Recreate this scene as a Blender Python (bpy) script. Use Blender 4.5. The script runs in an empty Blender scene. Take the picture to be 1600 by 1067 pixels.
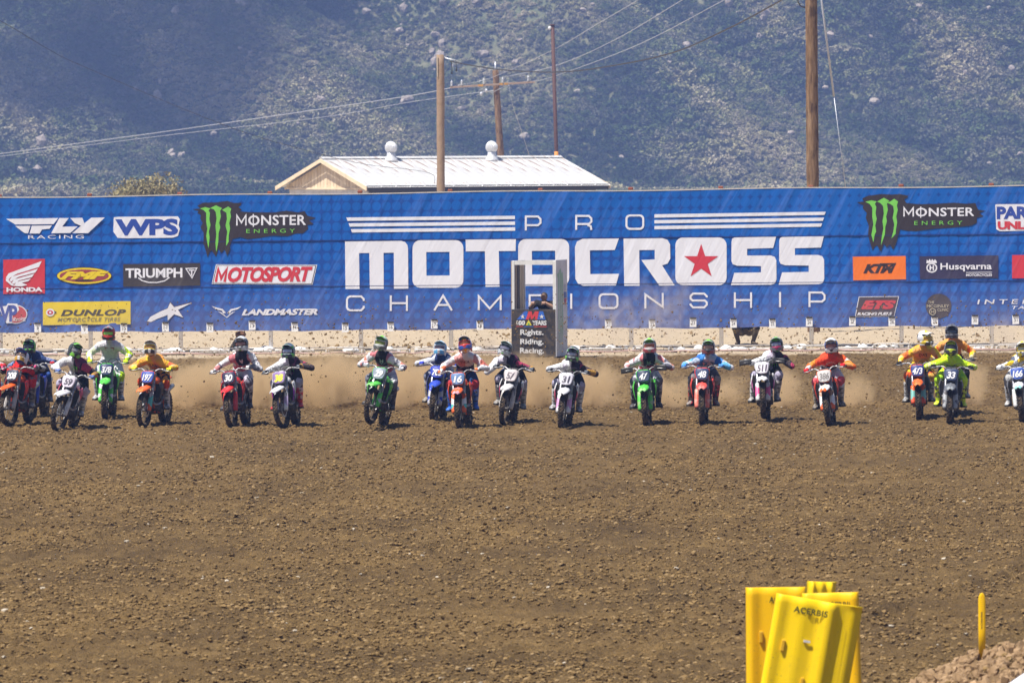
import bpy, bmesh, math, random
import numpy as np
from mathutils import Vector, Matrix, Euler
from mathutils.bvhtree import BVHTree

random.seed(7)
S = bpy.context.scene
COL = S.collection
R = math.radians

# ------------------------------------------------------------------ camera
CAM_Z = 5.0
FPX = 8889.0                      # focal length in photo pixels (200 mm on 36 mm)
PITCH, ROLL = R(1.836), R(-0.33)
cam_data = bpy.data.cameras.new('camera')
cam_data.lens = 200; cam_data.sensor_width = 36
cam_data.clip_start = 1; cam_data.clip_end = 9000
cam = bpy.data.objects.new('camera', cam_data); COL.objects.link(cam)
CAM_M = Matrix.Translation((0, 0, CAM_Z)) @ Matrix.Rotation(R(90) - PITCH, 4, 'X') @ Matrix.Rotation(ROLL, 4, 'Z')
cam.matrix_world = CAM_M
S.camera = cam
cam_data.dof.use_dof = True
cam_data.dof.focus_distance = 108
cam_data.dof.aperture_fstop = 7.1

# ------------------------------------------------------------------ light
SUN_EL, SUN_AZ = R(63), R(-130)      # azimuth from +Y (away from camera) clockwise: -90 is photo left
sun_dir = Vector((math.sin(SUN_AZ) * math.cos(SUN_EL), math.cos(SUN_AZ) * math.cos(SUN_EL), math.sin(SUN_EL)))
W = bpy.data.worlds.new('World'); S.world = W; W.use_nodes = True
wn = W.node_tree; wn.nodes.clear()
sky = wn.nodes.new('ShaderNodeTexSky'); sky.sky_type = 'NISHITA'; sky.sun_disc = False
sky.sun_elevation = SUN_EL; sky.sun_rotation = SUN_AZ
bg = wn.nodes.new('ShaderNodeBackground'); bg.inputs[1].default_value = 0.05
wo = wn.nodes.new('ShaderNodeOutputWorld')
wn.links.new(sky.outputs[0], bg.inputs[0]); wn.links.new(bg.outputs[0], wo.inputs[0])
sl = bpy.data.lights.new('sun', 'SUN'); sl.energy = 5.0; sl.angle = R(0.5); sl.color = (1, .95, .88)
so = bpy.data.objects.new('sun', sl); COL.objects.link(so)
so.rotation_euler = sun_dir.to_track_quat('Z', 'Y').to_euler(); so.location = (-60, 40, 90)

S.render.engine = 'CYCLES'
S.view_settings.view_transform = 'Standard'; S.view_settings.look = 'None'
S.view_settings.exposure = 0.65; S.view_settings.gamma = 1; S.view_settings.use_curve_mapping = False
cy = S.cycles
cy.use_denoising = True; cy.max_bounces = 5; cy.diffuse_bounces = 2; cy.glossy_bounces = 2
cy.transmission_bounces = 2; cy.volume_bounces = 1; cy.transparent_max_bounces = 8
cy.volume_step_rate = 1.0; cy.volume_max_steps = 64; cy.caustics_reflective = False; cy.caustics_refractive = False
cy.sample_clamp_indirect = 4

# ------------------------------------------------------------------ photo geometry helpers
RM = CAM_M.to_3x3()
def ray(px, py):
    return RM @ Vector(((px - 800) / FPX, -(py - 533.5) / FPX, -1))
def at(px, py, y):                # the point seen at that place of the photo, y metres down the straight
    d = ray(px, py); return Vector((0, 0, CAM_Z)) + d * (y / d.y)
def on_ground(px, py, z=0.0):
    d = ray(px, py); return Vector((0, 0, CAM_Z)) + d * ((z - CAM_Z) / d.z)

# ------------------------------------------------------------------ value noise
def _h(ix, iy, seed):
    n = (ix * 374761393 + iy * 668265263 + seed * 1274126177) & 0xffffffff
    n = ((n ^ (n >> 13)) * 1274126177) & 0xffffffff
    n = n ^ (n >> 16)
    return (n & 0xffff) / 65535.0
def vnoise(x, y, seed=0):
    x = np.asarray(x, dtype=np.float64); y = np.asarray(y, dtype=np.float64)
    xi = np.floor(x).astype(np.int64); yi = np.floor(y).astype(np.int64)
    fx = x - xi; fy = y - yi
    fx = fx * fx * (3 - 2 * fx); fy = fy * fy * (3 - 2 * fy)
    a = _h(xi, yi, seed); b = _h(xi + 1, yi, seed); c = _h(xi, yi + 1, seed); d = _h(xi + 1, yi + 1, seed)
    return (a * (1 - fx) + b * fx) * (1 - fy) + (c * (1 - fx) + d * fx) * fy
def fbm(x, y, seed=0, octv=4, gain=.5):
    s = 0; a = 1; t = 0
    for k in range(octv):
        s = s + a * vnoise(np.asarray(x) * 2 ** k + 17.3 * k, np.asarray(y) * 2 ** k + 9.1 * k, seed + k); t += a; a *= gain
    return s / t

# ------------------------------------------------------------------ object helpers
def tag(o, label=None, cat=None, group=None, kind=None):
    if label: o['label'] = label
    if cat: o['category'] = cat
    if group: o['group'] = group
    if kind: o['kind'] = kind
    return o
def empty(name, loc=(0, 0, 0), rz=0):
    o = bpy.data.objects.new(name, None); COL.objects.link(o)
    o.empty_display_size = .1
    o.location = loc; o.rotation_euler = (0, 0, rz)
    return o
def inst(name, me, mats, parent=None, M=None):
    """an object on (shared) mesh data with its own materials"""
    o = bpy.data.objects.new(name, me); COL.objects.link(o)
    if not isinstance(mats, (list, tuple)): mats = [mats]
    while len(me.materials) < len(mats): me.materials.append(None)
    for i, m in enumerate(mats):
        o.material_slots[i].link = 'OBJECT'; o.material_slots[i].material = m
    if parent: o.parent = parent
    if M is not None: o.matrix_basis = M
    return o

def perp(d):
    d = d.normalized(); u = Vector((0, 0, 1)) if abs(d.z) < .9 else Vector((0, 1, 0))
    a = d.cross(u).normalized(); return a, a.cross(d).normalized()

class MB:
    def __init__(s): s.v = []; s.f = []; s.m = []; s.sm = []
    def add(s, vs, fs, mi=0, smooth=False):
        b = len(s.v); s.v.extend([tuple(v) for v in vs])
        for f in fs: s.f.append([b + i for i in f]); s.m.append(mi); s.sm.append(smooth)
        return s
    def box(s, c, sz, mi=0, M=None, bev=0):
        x, y, z = [q / 2 for q in sz]
        if bev:
            k = bev; vs = []
            for sx in (-1, 1):
                for sy in (-1, 1):
                    for sz_ in (-1, 1):
                        vs += [Vector((sx * (x - k), sy * (y - k), sz_ * z)), Vector((sx * (x - k), sy * y, sz_ * (z - k))), Vector((sx * x, sy * (y - k), sz_ * (z - k)))]
            bm = bmesh.new(); [bm.verts.new(v) for v in vs]; bmesh.ops.convex_hull(bm, input=bm.verts)
            bm.verts.index_update(); V = [v.co.copy() for v in bm.verts]; F = [[q.index for q in f.verts] for f in bm.faces]; bm.free()
        else:
            V = [Vector((a * x, b * y, d * z)) for a in (-1, 1) for b in (-1, 1) for d in (-1, 1)]
            F = [(0, 1, 3, 2), (4, 6, 7, 5), (0, 4, 5, 1), (2, 3, 7, 6), (0, 2, 6, 4), (1, 5, 7, 3)]
        if M is not None: V = [M @ v for v in V]
        return s.add([v + Vector(c) for v in V], F, mi)
    def tube(s, pts, rad, n=8, mi=0, caps=True, smooth=True, flat=None):
        pts = [Vector(p) for p in pts]
        if not isinstance(rad, (list, tuple)): rad = [rad] * len(pts)
        V = []; F = []; a = None
        for i, p in enumerate(pts):
            d = (pts[min(i + 1, len(pts) - 1)] - pts[max(i - 1, 0)])
            if a is None: a, b = perp(d)
            else:
                d = d.normalized(); a = (a - d * a.dot(d)).normalized(); b = a.cross(d).normalized()
            for k in range(n):
                t = 2 * math.pi * k / n
                V.append(p + (a * math.cos(t) + b * math.sin(t)) * rad[i])
        for i in range(len(pts) - 1):
            for k in range(n):
                k2 = (k + 1) % n
                F.append((i * n + k, i * n + k2, (i + 1) * n + k2, (i + 1) * n + k))
        s.add(V, F, mi, smooth)
        if caps:
            b0 = len(s.v) - len(V)
            s.f.append([b0 + k for k in range(n)][::-1]); s.m.append(mi); s.sm.append(False)
            s.f.append([b0 + (len(pts) - 1) * n + k for k in range(n)]); s.m.append(mi); s.sm.append(False)
        return s
    def rings(s, rings, mi=0, smooth=True, caps=True, closed=False):
        """loft equal-length point rings"""
        n = len(rings[0]); V = [p for r in rings for p in r]; F = []
        m = len(rings); rr = range(m if closed else m - 1)
        for i in rr:
            j = (i + 1) % m
            for k in range(n):
                k2 = (k + 1) % n; F.append((i * n + k, i * n + k2, j * n + k2, j * n + k))
        if caps and not closed:
            F.append(tuple(range(n))[::-1]); F.append(tuple((m - 1) * n + k for k in range(n)))
        return s.add(V, F, mi, smooth)
    def ell(s, c, r, mi=0, nu=12, nv=8, M=None):
        V = []; F = []; c = Vector(c)
        for j in range(1, nv):
            ph = math.pi * j / nv
            for i in range(nu):
                th = 2 * math.pi * i / nu
                V.append(Vector((r[0] * math.sin(ph) * math.cos(th), r[1] * math.sin(ph) * math.sin(th), r[2] * math.cos(ph))))
        V.append(Vector((0, 0, r[2]))); V.append(Vector((0, 0, -r[2])))
        for j in range(nv - 2):
            for i in range(nu):
                i2 = (i + 1) % nu; F.append((j * nu + i, (j + 1) * nu + i, (j + 1) * nu + i2, j * nu + i2))
        t = len(V) - 2
        for i in range(nu):
            i2 = (i + 1) % nu; F.append((t, i, i2)); F.append((t + 1, (nv - 2) * nu + i2, (nv - 2) * nu + i))
        if M is not None: V = [M @ v for v in V]
        return s.add([v + c for v in V], F, mi, True)
    def prism(s, poly, axis, a, b, mi=0):
        """extrude a 2D polygon along an axis ('X': poly is (y,z)) from a to b"""
        def P(p, t):
            return {'X': (t, p[0], p[1]), 'Y': (p[0], t, p[1]), 'Z': (p[0], p[1], t)}[axis]
        n = len(poly); V = [P(p, a) for p in poly] + [P(p, b) for p in poly]
        F = [tuple(range(n))[::-1], tuple(range(n, 2 * n))] + [(i, (i + 1) % n, n + (i + 1) % n, n + i) for i in range(n)]
        return s.add(V, F, mi)
    def sheet(s, fn, nu, nv, th, mi=0, smooth=True):
        """curved plate of thickness th over (u,v) in 0..1"""
        P = [[Vector(fn(i / nu, j / nv)) for j in range(nv + 1)] for i in range(nu + 1)]
        V = []
        for sgn in (0, 1):
            for i in range(nu + 1):
                for j in range(nv + 1):
                    du = P[min(i + 1, nu)][j] - P[max(i - 1, 0)][j]; dv = P[i][min(j + 1, nv)] - P[i][max(j - 1, 0)]
                    nrm = du.cross(dv); nrm = nrm.normalized() if nrm.length > 1e-9 else Vector((0, 0, 1))
                    V.append(P[i][j] - nrm * th * sgn)
        q = nv + 1; o = (nu + 1) * q; F = []
        for i in range(nu):
            for j in range(nv):
                a_, b_, c_, d_ = i * q + j, (i + 1) * q + j, (i + 1) * q + j + 1, i * q + j + 1
                F.append((a_, b_, c_, d_)); F.append((o + d_, o + c_, o + b_, o + a_))
        for i in range(nu):
            F.append((i * q, o + i * q, o + (i + 1) * q, (i + 1) * q)); F.append((i * q + nv, (i + 1) * q + nv, o + (i + 1) * q + nv, o + i * q + nv))
        for j in range(nv):
            F.append((j, j + 1, o + j + 1, o + j)); F.append((nu * q + j, o + nu * q + j, o + nu * q + j + 1, nu * q + j + 1))
        return s.add(V, F, mi, smooth)
    def mesh(s, name, fix=True):
        me = bpy.data.meshes.new(name); me.from_pydata(s.v, [], s.f)
        me.polygons.foreach_set('material_index', s.m); me.polygons.foreach_set('use_smooth', s.sm)
        if fix:
            bm = bmesh.new(); bm.from_mesh(me); bmesh.ops.recalc_face_normals(bm, faces=bm.faces); bm.to_mesh(me); bm.free()
        me.update(); return me
    def build(s, name, mats, parent=None, M=None, fix=True):
        me = s.mesh(name, fix)
        if not isinstance(mats, (list, tuple)): mats = [mats]
        for m in mats: me.materials.append(m)
        o = bpy.data.objects.new(name, me); COL.objects.link(o)
        if parent: o.parent = parent
        if M is not None: o.matrix_basis = M
        return o

def np_mesh(name, V, F, mat=None, smooth=False):
    me = bpy.data.meshes.new(name); V = np.asarray(V, np.float32); F = np.asarray(F, np.int32); k = F.shape[1]
    me.vertices.add(len(V)); me.vertices.foreach_set('co', V.ravel())
    me.loops.add(F.size); me.loops.foreach_set('vertex_index', F.ravel())
    me.polygons.add(len(F)); me.polygons.foreach_set('loop_start', np.arange(0, F.size, k, dtype=np.int32))
    me.polygons.foreach_set('loop_total', np.full(len(F), k, np.int32))
    if smooth: me.polygons.foreach_set('use_smooth', np.ones(len(F), bool))
    me.update(calc_edges=True)
    if mat: me.materials.append(mat)
    return me

# ------------------------------------------------------------------ materials
class N:
    def __init__(s, name):
        s.mat = bpy.data.materials.new(name); s.mat.use_nodes = True; s.t = s.mat.node_tree
        s.b = s.t.nodes['Principled BSDF']; s.out = s.t.nodes['Material Output']
    def n(s, typ, **kw):
        x = s.t.nodes.new(typ)
        for k, v in kw.items():
            if k.startswith('i_'):
                key = k[2:]; key = int(key) if key.isdigit() else key.replace('_', ' ')
                if isinstance(v, bpy.types.NodeSocket): s.t.links.new(v, x.inputs[key])
                else: x.inputs[key].default_value = v
            else: setattr(x, k, v)
        return x
    def L(s, a, b): s.t.links.new(a, b)
    def pos(s): return s.n('ShaderNodeNewGeometry').outputs['Position']
    def obj(s): return s.n('ShaderNodeTexCoord').outputs['Object']
    def noise(s, vec, scale, detail=3, rough=.55, dist=0):
        return s.n('ShaderNodeTexNoise', i_Vector=vec, i_Scale=scale, i_Detail=detail, i_Roughness=rough, i_Distortion=dist).outputs[0]
    def mapping(s, vec, scale=(1, 1, 1), rot=(0, 0, 0)):
        return s.n('ShaderNodeMapping', i_Vector=vec, i_Scale=scale, i_Rotation=rot).outputs[0]
    def ramp(s, fac, stops, interp='LINEAR'):
        r = s.n('ShaderNodeValToRGB', i_Fac=fac); cr = r.color_ramp; cr.interpolation = interp
        while len(cr.elements) < len(stops): cr.elements.new(.5)
        for e, (p, c) in zip(cr.elements, stops):
            e.position = p; e.color = (*c, 1) if isinstance(c, (tuple, list)) else (c, c, c, 1)
        return r.outputs[0]
    def mix(s, fac, a, b, blend='MIX'):
        m = s.n('ShaderNodeMix', data_type='RGBA', blend_type=blend)
        for k, v in ((0, fac), (6, a), (7, b)):
            if isinstance(v, bpy.types.NodeSocket): s.L(v, m.inputs[k])
            else: m.inputs[k].default_value = (*v, 1) if isinstance(v, (tuple, list)) and len(v) == 3 else v
        return m.outputs[2]
    def math(s, op, a, b=0, c=None, clamp=False):
        m = s.n('ShaderNodeMath', operation=op, use_clamp=clamp)
        for k, v in enumerate((a, b) if c is None else (a, b, c)):
            if isinstance(v, bpy.types.NodeSocket): s.L(v, m.inputs[k])
            else: m.inputs[k].default_value = v
        return m.outputs[0]
    def sep(s, vec): return s.n('ShaderNodeSeparateXYZ', i_0=vec).outputs
    def bump(s, h, strength=.5, dist=.01):
        b = s.n('ShaderNodeBump', i_Strength=strength, i_Distance=dist, i_Height=h)
        s.L(b.outputs[0], s.b.inputs['Normal'])
    def set(s, col=None, rough=None, metal=None, spec=None):
        for k, v in (('Base Color', col), ('Roughness', rough), ('Metallic', metal), ('Specular IOR Level', spec)):
            if v is None: continue
            if isinstance(v, bpy.types.NodeSocket): s.L(v, s.b.inputs[k])
            else: s.b.inputs[k].default_value = (*v, 1) if isinstance(v, (tuple, list)) else v
        return s.mat

DIRT = (.15, .10, .058)
_mc = {}
def plain(col, rough=.5, metal=0, dirt=.25, scale=9, name=None, bump=0):
    """plain coloured surface with dust and mud splashes in it"""
    key = (tuple(col), rough, metal, dirt, scale, bump)
    if key in _mc: return _mc[key]
    n = N(name or 'surface')
    p = n.obj(); f = n.noise(p, scale, 4, .62)
    fac = n.math('MULTIPLY', n.ramp(f, [(.44, 0.0), (.72, 1.0)]), dirt)
    fine = n.noise(p, scale * 7, 2)
    c = n.mix(fac, col, DIRT)
    c = n.mix(n.math('MULTIPLY', n.ramp(fine, [(.5, 0.), (.9, 1.)]), dirt * .6), c, DIRT)
    n.set(c, n.math('ADD', n.math('MULTIPLY', fac, .6), rough, clamp=True), metal)
    if bump: n.bump(n.noise(p, bump, 3), .6, .02)
    _mc[key] = n.mat; return n.mat
# ================================================================== SETTING
def dirt_material():
    n = N('track_dirt'); p = n.pos(); x, y, z = n.sep(p)
    f1 = n.noise(p, .35, 5, .6); f2 = n.noise(p, 3.2, 5, .65); f3 = n.noise(p, 17, 4, .7)
    f4 = n.noise(n.mapping(p, (1, .28, 1), (0, 0, .45)), .55, 4, .6)
    a = n.ramp(f2, [(.30, (.055, .032, .012)), (.50, (.235, .148, .055)), (.72, (.46, .30, .125))])
    b = n.ramp(f4, [(.35, (.130, .080, .034)), (.65, (.33, .200, .070))])
    c = n.mix(.45, a, b)
    c = n.mix(n.ramp(f3, [(.42, 0.), (.62, .55)]), c, (.24, .162, .072))
    c = n.mix(n.ramp(f1, [(.35, .45), (.6, 0.)]), c, (.120, .077, .036))
    # harrowed bands across the straight, and darker damp patches
    band = n.noise(n.mapping(p, (.10, .55, 1), (0, 0, .12)), 1.0, 4, .6)
    c = n.mix(n.ramp(band, [(.48, 0.), (.66, .40)]), c, (.100, .062, .027))
    c = n.mix(n.ramp(n.noise(n.mapping(p, (.9, .12, 1), (0, 0, .62)), 1.0, 3, .5), [(.60, 0.), (.70, .45)]), c, (.075, .048, .024))
    # pale crumbly berm by the marker stake
    bm_ = n.math('MULTIPLY', n.n('ShaderNodeMapRange', i_Value=z, i_1=.10, i_2=.22).outputs[0], n.n('ShaderNodeMapRange', i_Value=y, i_1=60., i_2=58.).outputs[0])
    c = n.mix(bm_, c, (.34, .22, .115))
    # pale decomposed granite behind the start line
    edge = n.math('ADD', y, n.math('MULTIPLY', n.math('SUBTRACT', n.noise(p, 1.3, 3), .5), 3.0))
    s = n.n('ShaderNodeMapRange', i_Value=edge, i_1=142.6, i_2=144.2).outputs[0]
    sand = n.ramp(f2, [(.3, (.58, .45, .29)), (.7, (.74, .60, .42))])
    sand = n.mix(n.ramp(n.noise(p, 9, 3, .6), [(.62, 0.), (.72, .6)]), sand, (.16, .11, .07))
    c = n.mix(s, c, sand)
    n.set(c, .96, spec=.15)
    h = n.math('ADD', n.noise(p, 12, 6, .75), n.math('MULTIPLY', n.noise(p, 38, 3), .5))
    n.bump(h, 1.0, .10)
    return n.mat
M_DIRT = dirt_material()

def track_h(x, y):
    """height of the churned start straight"""
    x = np.asarray(x, float); y = np.asarray(y, float)
    fade = np.clip((y - 30) / 10, 0, 1) * np.clip((146 - y) / 3, 0, 1) * np.clip((26 - np.abs(x)) / 4, 0, 1)
    z = .10 * (fbm(x / 5, y / 9, 3, 3) - .5)
    # long shallow grooves pulled in at an angle by the disc harrow
    g = vnoise((x * .92 + y * .40) / .8, (y * .92 - x * .40) / 9, 11)
    z = z + .035 * (g - .5)
    c = fbm(x / .30, y / .34, 21, 3, .6); z = z + .085 * (np.clip(c, .42, .8) - .42) * 1.5
    d = fbm(x / .07, y / .12, 31, 2, .6); z = z + .10 * (np.clip(d, .40, 1) - .40)
    # old tyre grooves crossing the straight
    for ax, ay, bx, by, dep in ((3.6, 60.0, 7.2, 72.0, .07), (2.2, 66.0, 9.5, 88.0, .05), (-7.5, 62.0, -3.0, 92.0, .04), (-1.5, 70.0, 3.4, 98.0, .04), (.8, 54.0, 1.9, 66.0, .035)):
        ln = math.hypot(bx - ax, by - ay); ux, uy = (bx - ax) / ln, (by - ay) / ln
        dl = (x - ax) * ux + (y - ay) * uy; dc = (x - ax) * uy - (y - ay) * ux + .12 * np.sin(dl * .7)
        m = np.clip(dl / 2, 0, 1) * np.clip((ln - dl) / 2, 0, 1)
        z = z + m * (-dep * np.exp(-(dc / .09) ** 2) + dep * .5 * np.exp(-((np.abs(dc) - .2) / .08) ** 2))
    # berm at the corner beside the marker
    b = np.exp(-(((x - 6.4) / 2.5) ** 8)) * np.exp(-(((y - 51.6) / 1.9) ** 4)) * .47
    b = b * (.70 + .60 * fbm(x / .30, y / .35, 77, 4, .65))
    sd = np.clip((y - 143) / 2, 0, 1) * np.clip((185 - y) / 8, 0, 1) * np.clip((26 - np.abs(x)) / 4, 0, 1)
    return z * fade + b + sd * (.10 * (fbm(x / .9, y / 1.6, 91, 4, .6) - .5) + .05 * (np.clip(fbm(x / .25, y / .5, 95, 2), .5, 1) - .5))
def gz(x, y): return float(track_h(np.array([x]), np.array([y]))[0])

def build_ground():
    nc = 520
    u = np.linspace(-1, 1, nc)
    u = np.concatenate([[-80, -30, -12, -4, -2, -1.4, -1.1], u, [1.1, 1.4, 2, 4, 12, 30, 80]])
    ys = [-300, -60, 0, 20, 34, 42]
    y = 45.0
    while y < 178: ys.append(y); y += .055 * (y / 62) ** 2
    ys += [180, 190, 230, 300, 420, 600, 800, 1100, 1405]
    ys = np.array(ys)
    hw = np.clip(.098 * ys + 2.6, 6, 18.5)
    X = u[None, :] * hw[:, None]; Y = np.repeat(ys[:, None], len(u), 1)
    Z = track_h(X, Y)
    V = np.stack([X, Y, Z], -1).reshape(-1, 3); m, q = X.shape
    idx = np.arange(m * q).reshape(m, q)
    F = np.stack([idx[:-1, :-1], idx[:-1, 1:], idx[1:, 1:], idx[1:, :-1]], -1).reshape(-1, 4)
    me = np_mesh('ground', V, F, M_DIRT, True)
    o = bpy.data.objects.new('ground', me); COL.objects.link(o)
    tag(o, 'churned brown dirt start straight running back to pale sand', 'ground', kind='structure')
build_ground()

def lump(seed, n=2, amp=.35, flat=1.0):
    """an irregular stone / clod / shrub body"""
    rnd = random.Random(seed); bm = bmesh.new(); bmesh.ops.create_icosphere(bm, subdivisions=n, radius=1)
    off = [rnd.uniform(0, 40) for _ in range(3)]
    for v in bm.verts:
        c = v.co
        k = float(fbm(c.x * 1.4 + off[0] + c.z * .8, c.y * 1.4 + off[1] - c.z * .7, seed, 2))
        v.co = c * (1 + amp * (k - .5) * 2); v.co.z *= flat
    me = bpy.data.meshes.new('lump'); bm.to_mesh(me); bm.free(); return me

def scatter(name, pts, scales, rots, meshes, mats, label, cat, tone=None):
    """one stuff object: meshes instanced on points with per-point scale and turn"""
    if not isinstance(mats, list): mats = [mats]
    src = bpy.data.collections.new(name + '_source')
    for i, me in enumerate(meshes):
        if not me.materials: me.materials.append(mats[i % len(mats)])
        o = bpy.data.objects.new(name + '_piece', me); src.objects.link(o)
    n = len(pts); me = bpy.data.meshes.new(name); me.vertices.add(n)
    me.vertices.foreach_set('co', np.asarray(pts, np.float32).ravel())
    for an, arr in (('scl', scales), ('rot', rots)):
        a = me.attributes.new(an, 'FLOAT_VECTOR', 'POINT'); a.data.foreach_set('vector', np.asarray(arr, np.float32).ravel())
    if tone is not None:
        a = me.attributes.new('tone', 'FLOAT', 'POINT'); a.data.foreach_set('value', np.asarray(tone, np.float32))
    me.update()
    o = bpy.data.objects.new(name, me); COL.objects.link(o)
    g = bpy.data.node_groups.new(name, 'GeometryNodeTree')
    g.interface.new_socket('Geometry', in_out='INPUT', socket_type='NodeSocketGeometry')
    g.interface.new_socket('Geometry', in_out='OUTPUT', socket_type='NodeSocketGeometry')
    gi = g.nodes.new('NodeGroupInput'); go = g.nodes.new('NodeGroupOutput')
    ip = g.nodes.new('GeometryNodeInstanceOnPoints'); ci = g.nodes.new('GeometryNodeCollectionInfo')
    ci.inputs['Collection'].default_value = src; ci.inputs['Separate Children'].default_value = True; ci.inputs['Reset Children'].default_value = True
    m2p = g.nodes.new('GeometryNodeMeshToPoints')
    a1 = g.nodes.new('GeometryNodeInputNamedAttribute'); a1.data_type = 'FLOAT_VECTOR'; a1.inputs[0].default_value = 'scl'
    a2 = g.nodes.new('GeometryNodeInputNamedAttribute'); a2.data_type = 'FLOAT_VECTOR'; a2.inputs[0].default_value = 'rot'
    e2r = g.nodes.new('FunctionNodeEulerToRotation')
    g.links.new(gi.outputs[0], m2p.inputs[0]); g.links.new(m2p.outputs[0], ip.inputs['Points'])
    g.links.new(ci.outputs[0], ip.inputs['Instance']); ip.inputs['Pick Instance'].default_value = True
    g.links.new(a1.outputs[0], ip.inputs['Scale']); g.links.new(a2.outputs[0], e2r.inputs[0]); g.links.new(e2r.outputs[0], ip.inputs['Rotation'])
    g.links.new(ip.outputs[0], go.inputs[0])
    md = o.modifiers.new('scatter', 'NODES'); md.node_group = g
    return tag(o, label, cat, kind='stuff')

def clod_material(name, c1, c2):
    n = N(name); p = n.pos()
    r = n.n('ShaderNodeObjectInfo').outputs['Random']
    c = n.mix(n.ramp(n.noise(p, 6, 3), [(.35, 0.), (.65, 1.)]), c1, c2)
    c = n.mix(n.math('MULTIPLY', r, .5), c, (c1[0] * .8, c1[1] * .8, c1[2] * .8))
    n.set(c, .95, spec=.15); n.bump(n.noise(p, 60, 3), .6, .01); return n.mat
M_CLOD = clod_material('dirt_clod', (.135, .084, .032), (.29, .188, .078))
M_CLOD2 = clod_material('pale_clod', (.21, .14, .062), (.35, .24, .12))
M_PEB = clod_material('pebble', (.42, .36, .27), (.6, .53, .43))

rg = np.random.default_rng(5)
def clods(name, n, y0, y1, smin, smax, label, cat, meshes, mats, seed, pw=2.6, zoff=.35):
    r = np.random.default_rng(seed)
    # even cover on the ground, a little denser where the noise says so
    y = y0 + (y1 - y0) * r.random(n * 2) ** 1.15; x = (r.random(n * 2) * 2 - 1) * (.098 * y + 2.2)
    keep = fbm(x / 1.6, y / 2.4, 55, 3) + r.random(n * 2) * .5 > .68; x = x[keep][:n]; y = y[keep][:n]; n = len(x)
    s = smin + (smax - smin) * r.random(n) ** pw * 1.0
    z = track_h(x, y) + s * zoff
    sc = np.stack([s * (1 + .6 * r.random(n)), s * (1 + .5 * r.random(n)), s * (.6 + .4 * r.random(n))], -1)
    rot = np.stack([r.random(n) * .6 - .3, r.random(n) * .6 - .3, r.random(n) * 6.28], -1)
    return scatter(name, np.stack([x, y, z], -1), sc, rot, meshes, mats, label, cat)
clod_meshes = [lump(100 + k, 1, .7, .85) for k in range(7)]
clods('dirt_clods', 330000, 45, 141, .005, .026, 'loose brown clods thrown up all over the start straight', 'dirt', clod_meshes, [M_CLOD, M_CLOD, M_CLOD, M_CLOD, M_CLOD, M_CLOD, M_CLOD2], 1)
clods('pebbles', 900, 46, 150, .010, .032, 'small pale stones strewn over the dirt', 'stones', [lump(140 + k, 1, .4, .8) for k in range(3)], M_PEB, 2, 2.5, .5)
def sand_stones():
    r = np.random.default_rng(14); n = 2600; y = 143.2 + r.random(n) * 30; x = (r.random(n) * 2 - 1) * .1 * y; k = fbm(x / 2, y / 3, 58, 3) + r.random(n) * .4 > .68; x, y = x[k], y[k]; n = len(x)
    s = .012 + .05 * r.random(n) ** 3
    scatter('sand_stones', np.stack([x, y, track_h(x, y) + s * .2], -1), np.stack([s * 1.4, s * 1.2, s * .8], -1), r.random((n, 3)) * 6, [lump(190 + k, 1, .5) for k in range(4)],
            [M_PEB, M_CLOD2, clod_material('sand_lump', (.34, .25, .15), (.50, .38, .24)), M_CLOD2], 'stones and crumbs lying on the pale sand behind the gates', 'stones')
sand_stones()
# crumbly lumps on the berm by the yellow marker
def berm():
    r = np.random.default_rng(9); n = 3800
    x = 3.5 + r.random(n) * 2.4; y = 49.6 + r.random(n) * 4
    h = track_h(x, y); k = h > .10; x, y, h = x[k], y[k], h[k]; n = len(x); s = .012 + .050 * r.random(n) ** 2.4
    scatter('berm_lumps', np.stack([x, y, h + s * .2], -1), np.stack([s * 1.2, s, s * .75], -1), r.random((n, 3)) * 6,
            [lump(160 + k, 1, .6) for k in range(5)], [clod_material('berm_clod', (.26, .165, .085), (.42, .285, .165))], 'pale crumbled lumps piled on the berm below the yellow marker', 'dirt')
berm()
# dirt flung into the air by the rear wheels
def flying():
    r = np.random.default_rng(12); n = 8500
    y = 110 + r.random(n) * 30; x = (r.random(n) * 2 - 1) * (.092 * y)
    dens = .45 + .55 * (fbm(x / 1.5, y / 6, 66, 2) > .48); k = r.random(n) < dens; x, y = x[k], y[k]; n = len(x)
    z = .10 + 1.7 * r.random(n) ** 1.8; s = .006 + .020 * r.random(n) ** 3
    scatter('flying_dirt', np.stack([x, y, z], -1), np.stack([s, s, s * .8], -1), r.random((n, 3)) * 6, [lump(180 + k, 1, .5) for k in range(3)],
            [M_CLOD], 'specks of dirt flung up behind the motorcycles', 'dirt')
flying()

# ------------------------------------------------------------------ mountain
HILL_Y = 846.0
def hill_h(x, y):
    x = np.asarray(x, float); y = np.asarray(y, float)
    d = y - HILL_Y - 14 * (fbm(x / 120, y / 400, 201, 2) - .5)
    base = np.where(d > 0, d * .66, 0)
    # slanting spurs and gullies
    s = (x + d * 1.05) / 52 + .6 * fbm(x / 60, y / 60, 205, 2)
    spur = np.abs((s % 1) * 2 - 1)
    amp = np.clip(d / 30, 0, 1)
    h = base + amp * (17 * spur * np.clip(d / 60, .3, 1.6) + 22 * (fbm(x / 60, y / 50, 207, 4) - .5) + 4.0 * (fbm(x / 9, y / 9, 209, 3) - .5))
    h = h + (2.6 * np.exp(-((x + 76) / 13) ** 4) + 3.4 * np.exp(-((x + 56) / 9) ** 2) + 2.0 * np.exp(-((x + 38) / 9) ** 2)) * np.exp(-((y - HILL_Y + 34) / 9) ** 2)     # low foothill beyond the tree
    return np.minimum(h, 215 + 20 * fbm(x / 80, y / 80, 211, 2)) * np.clip((y - HILL_Y + 60) / 50, 0, 1)
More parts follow.
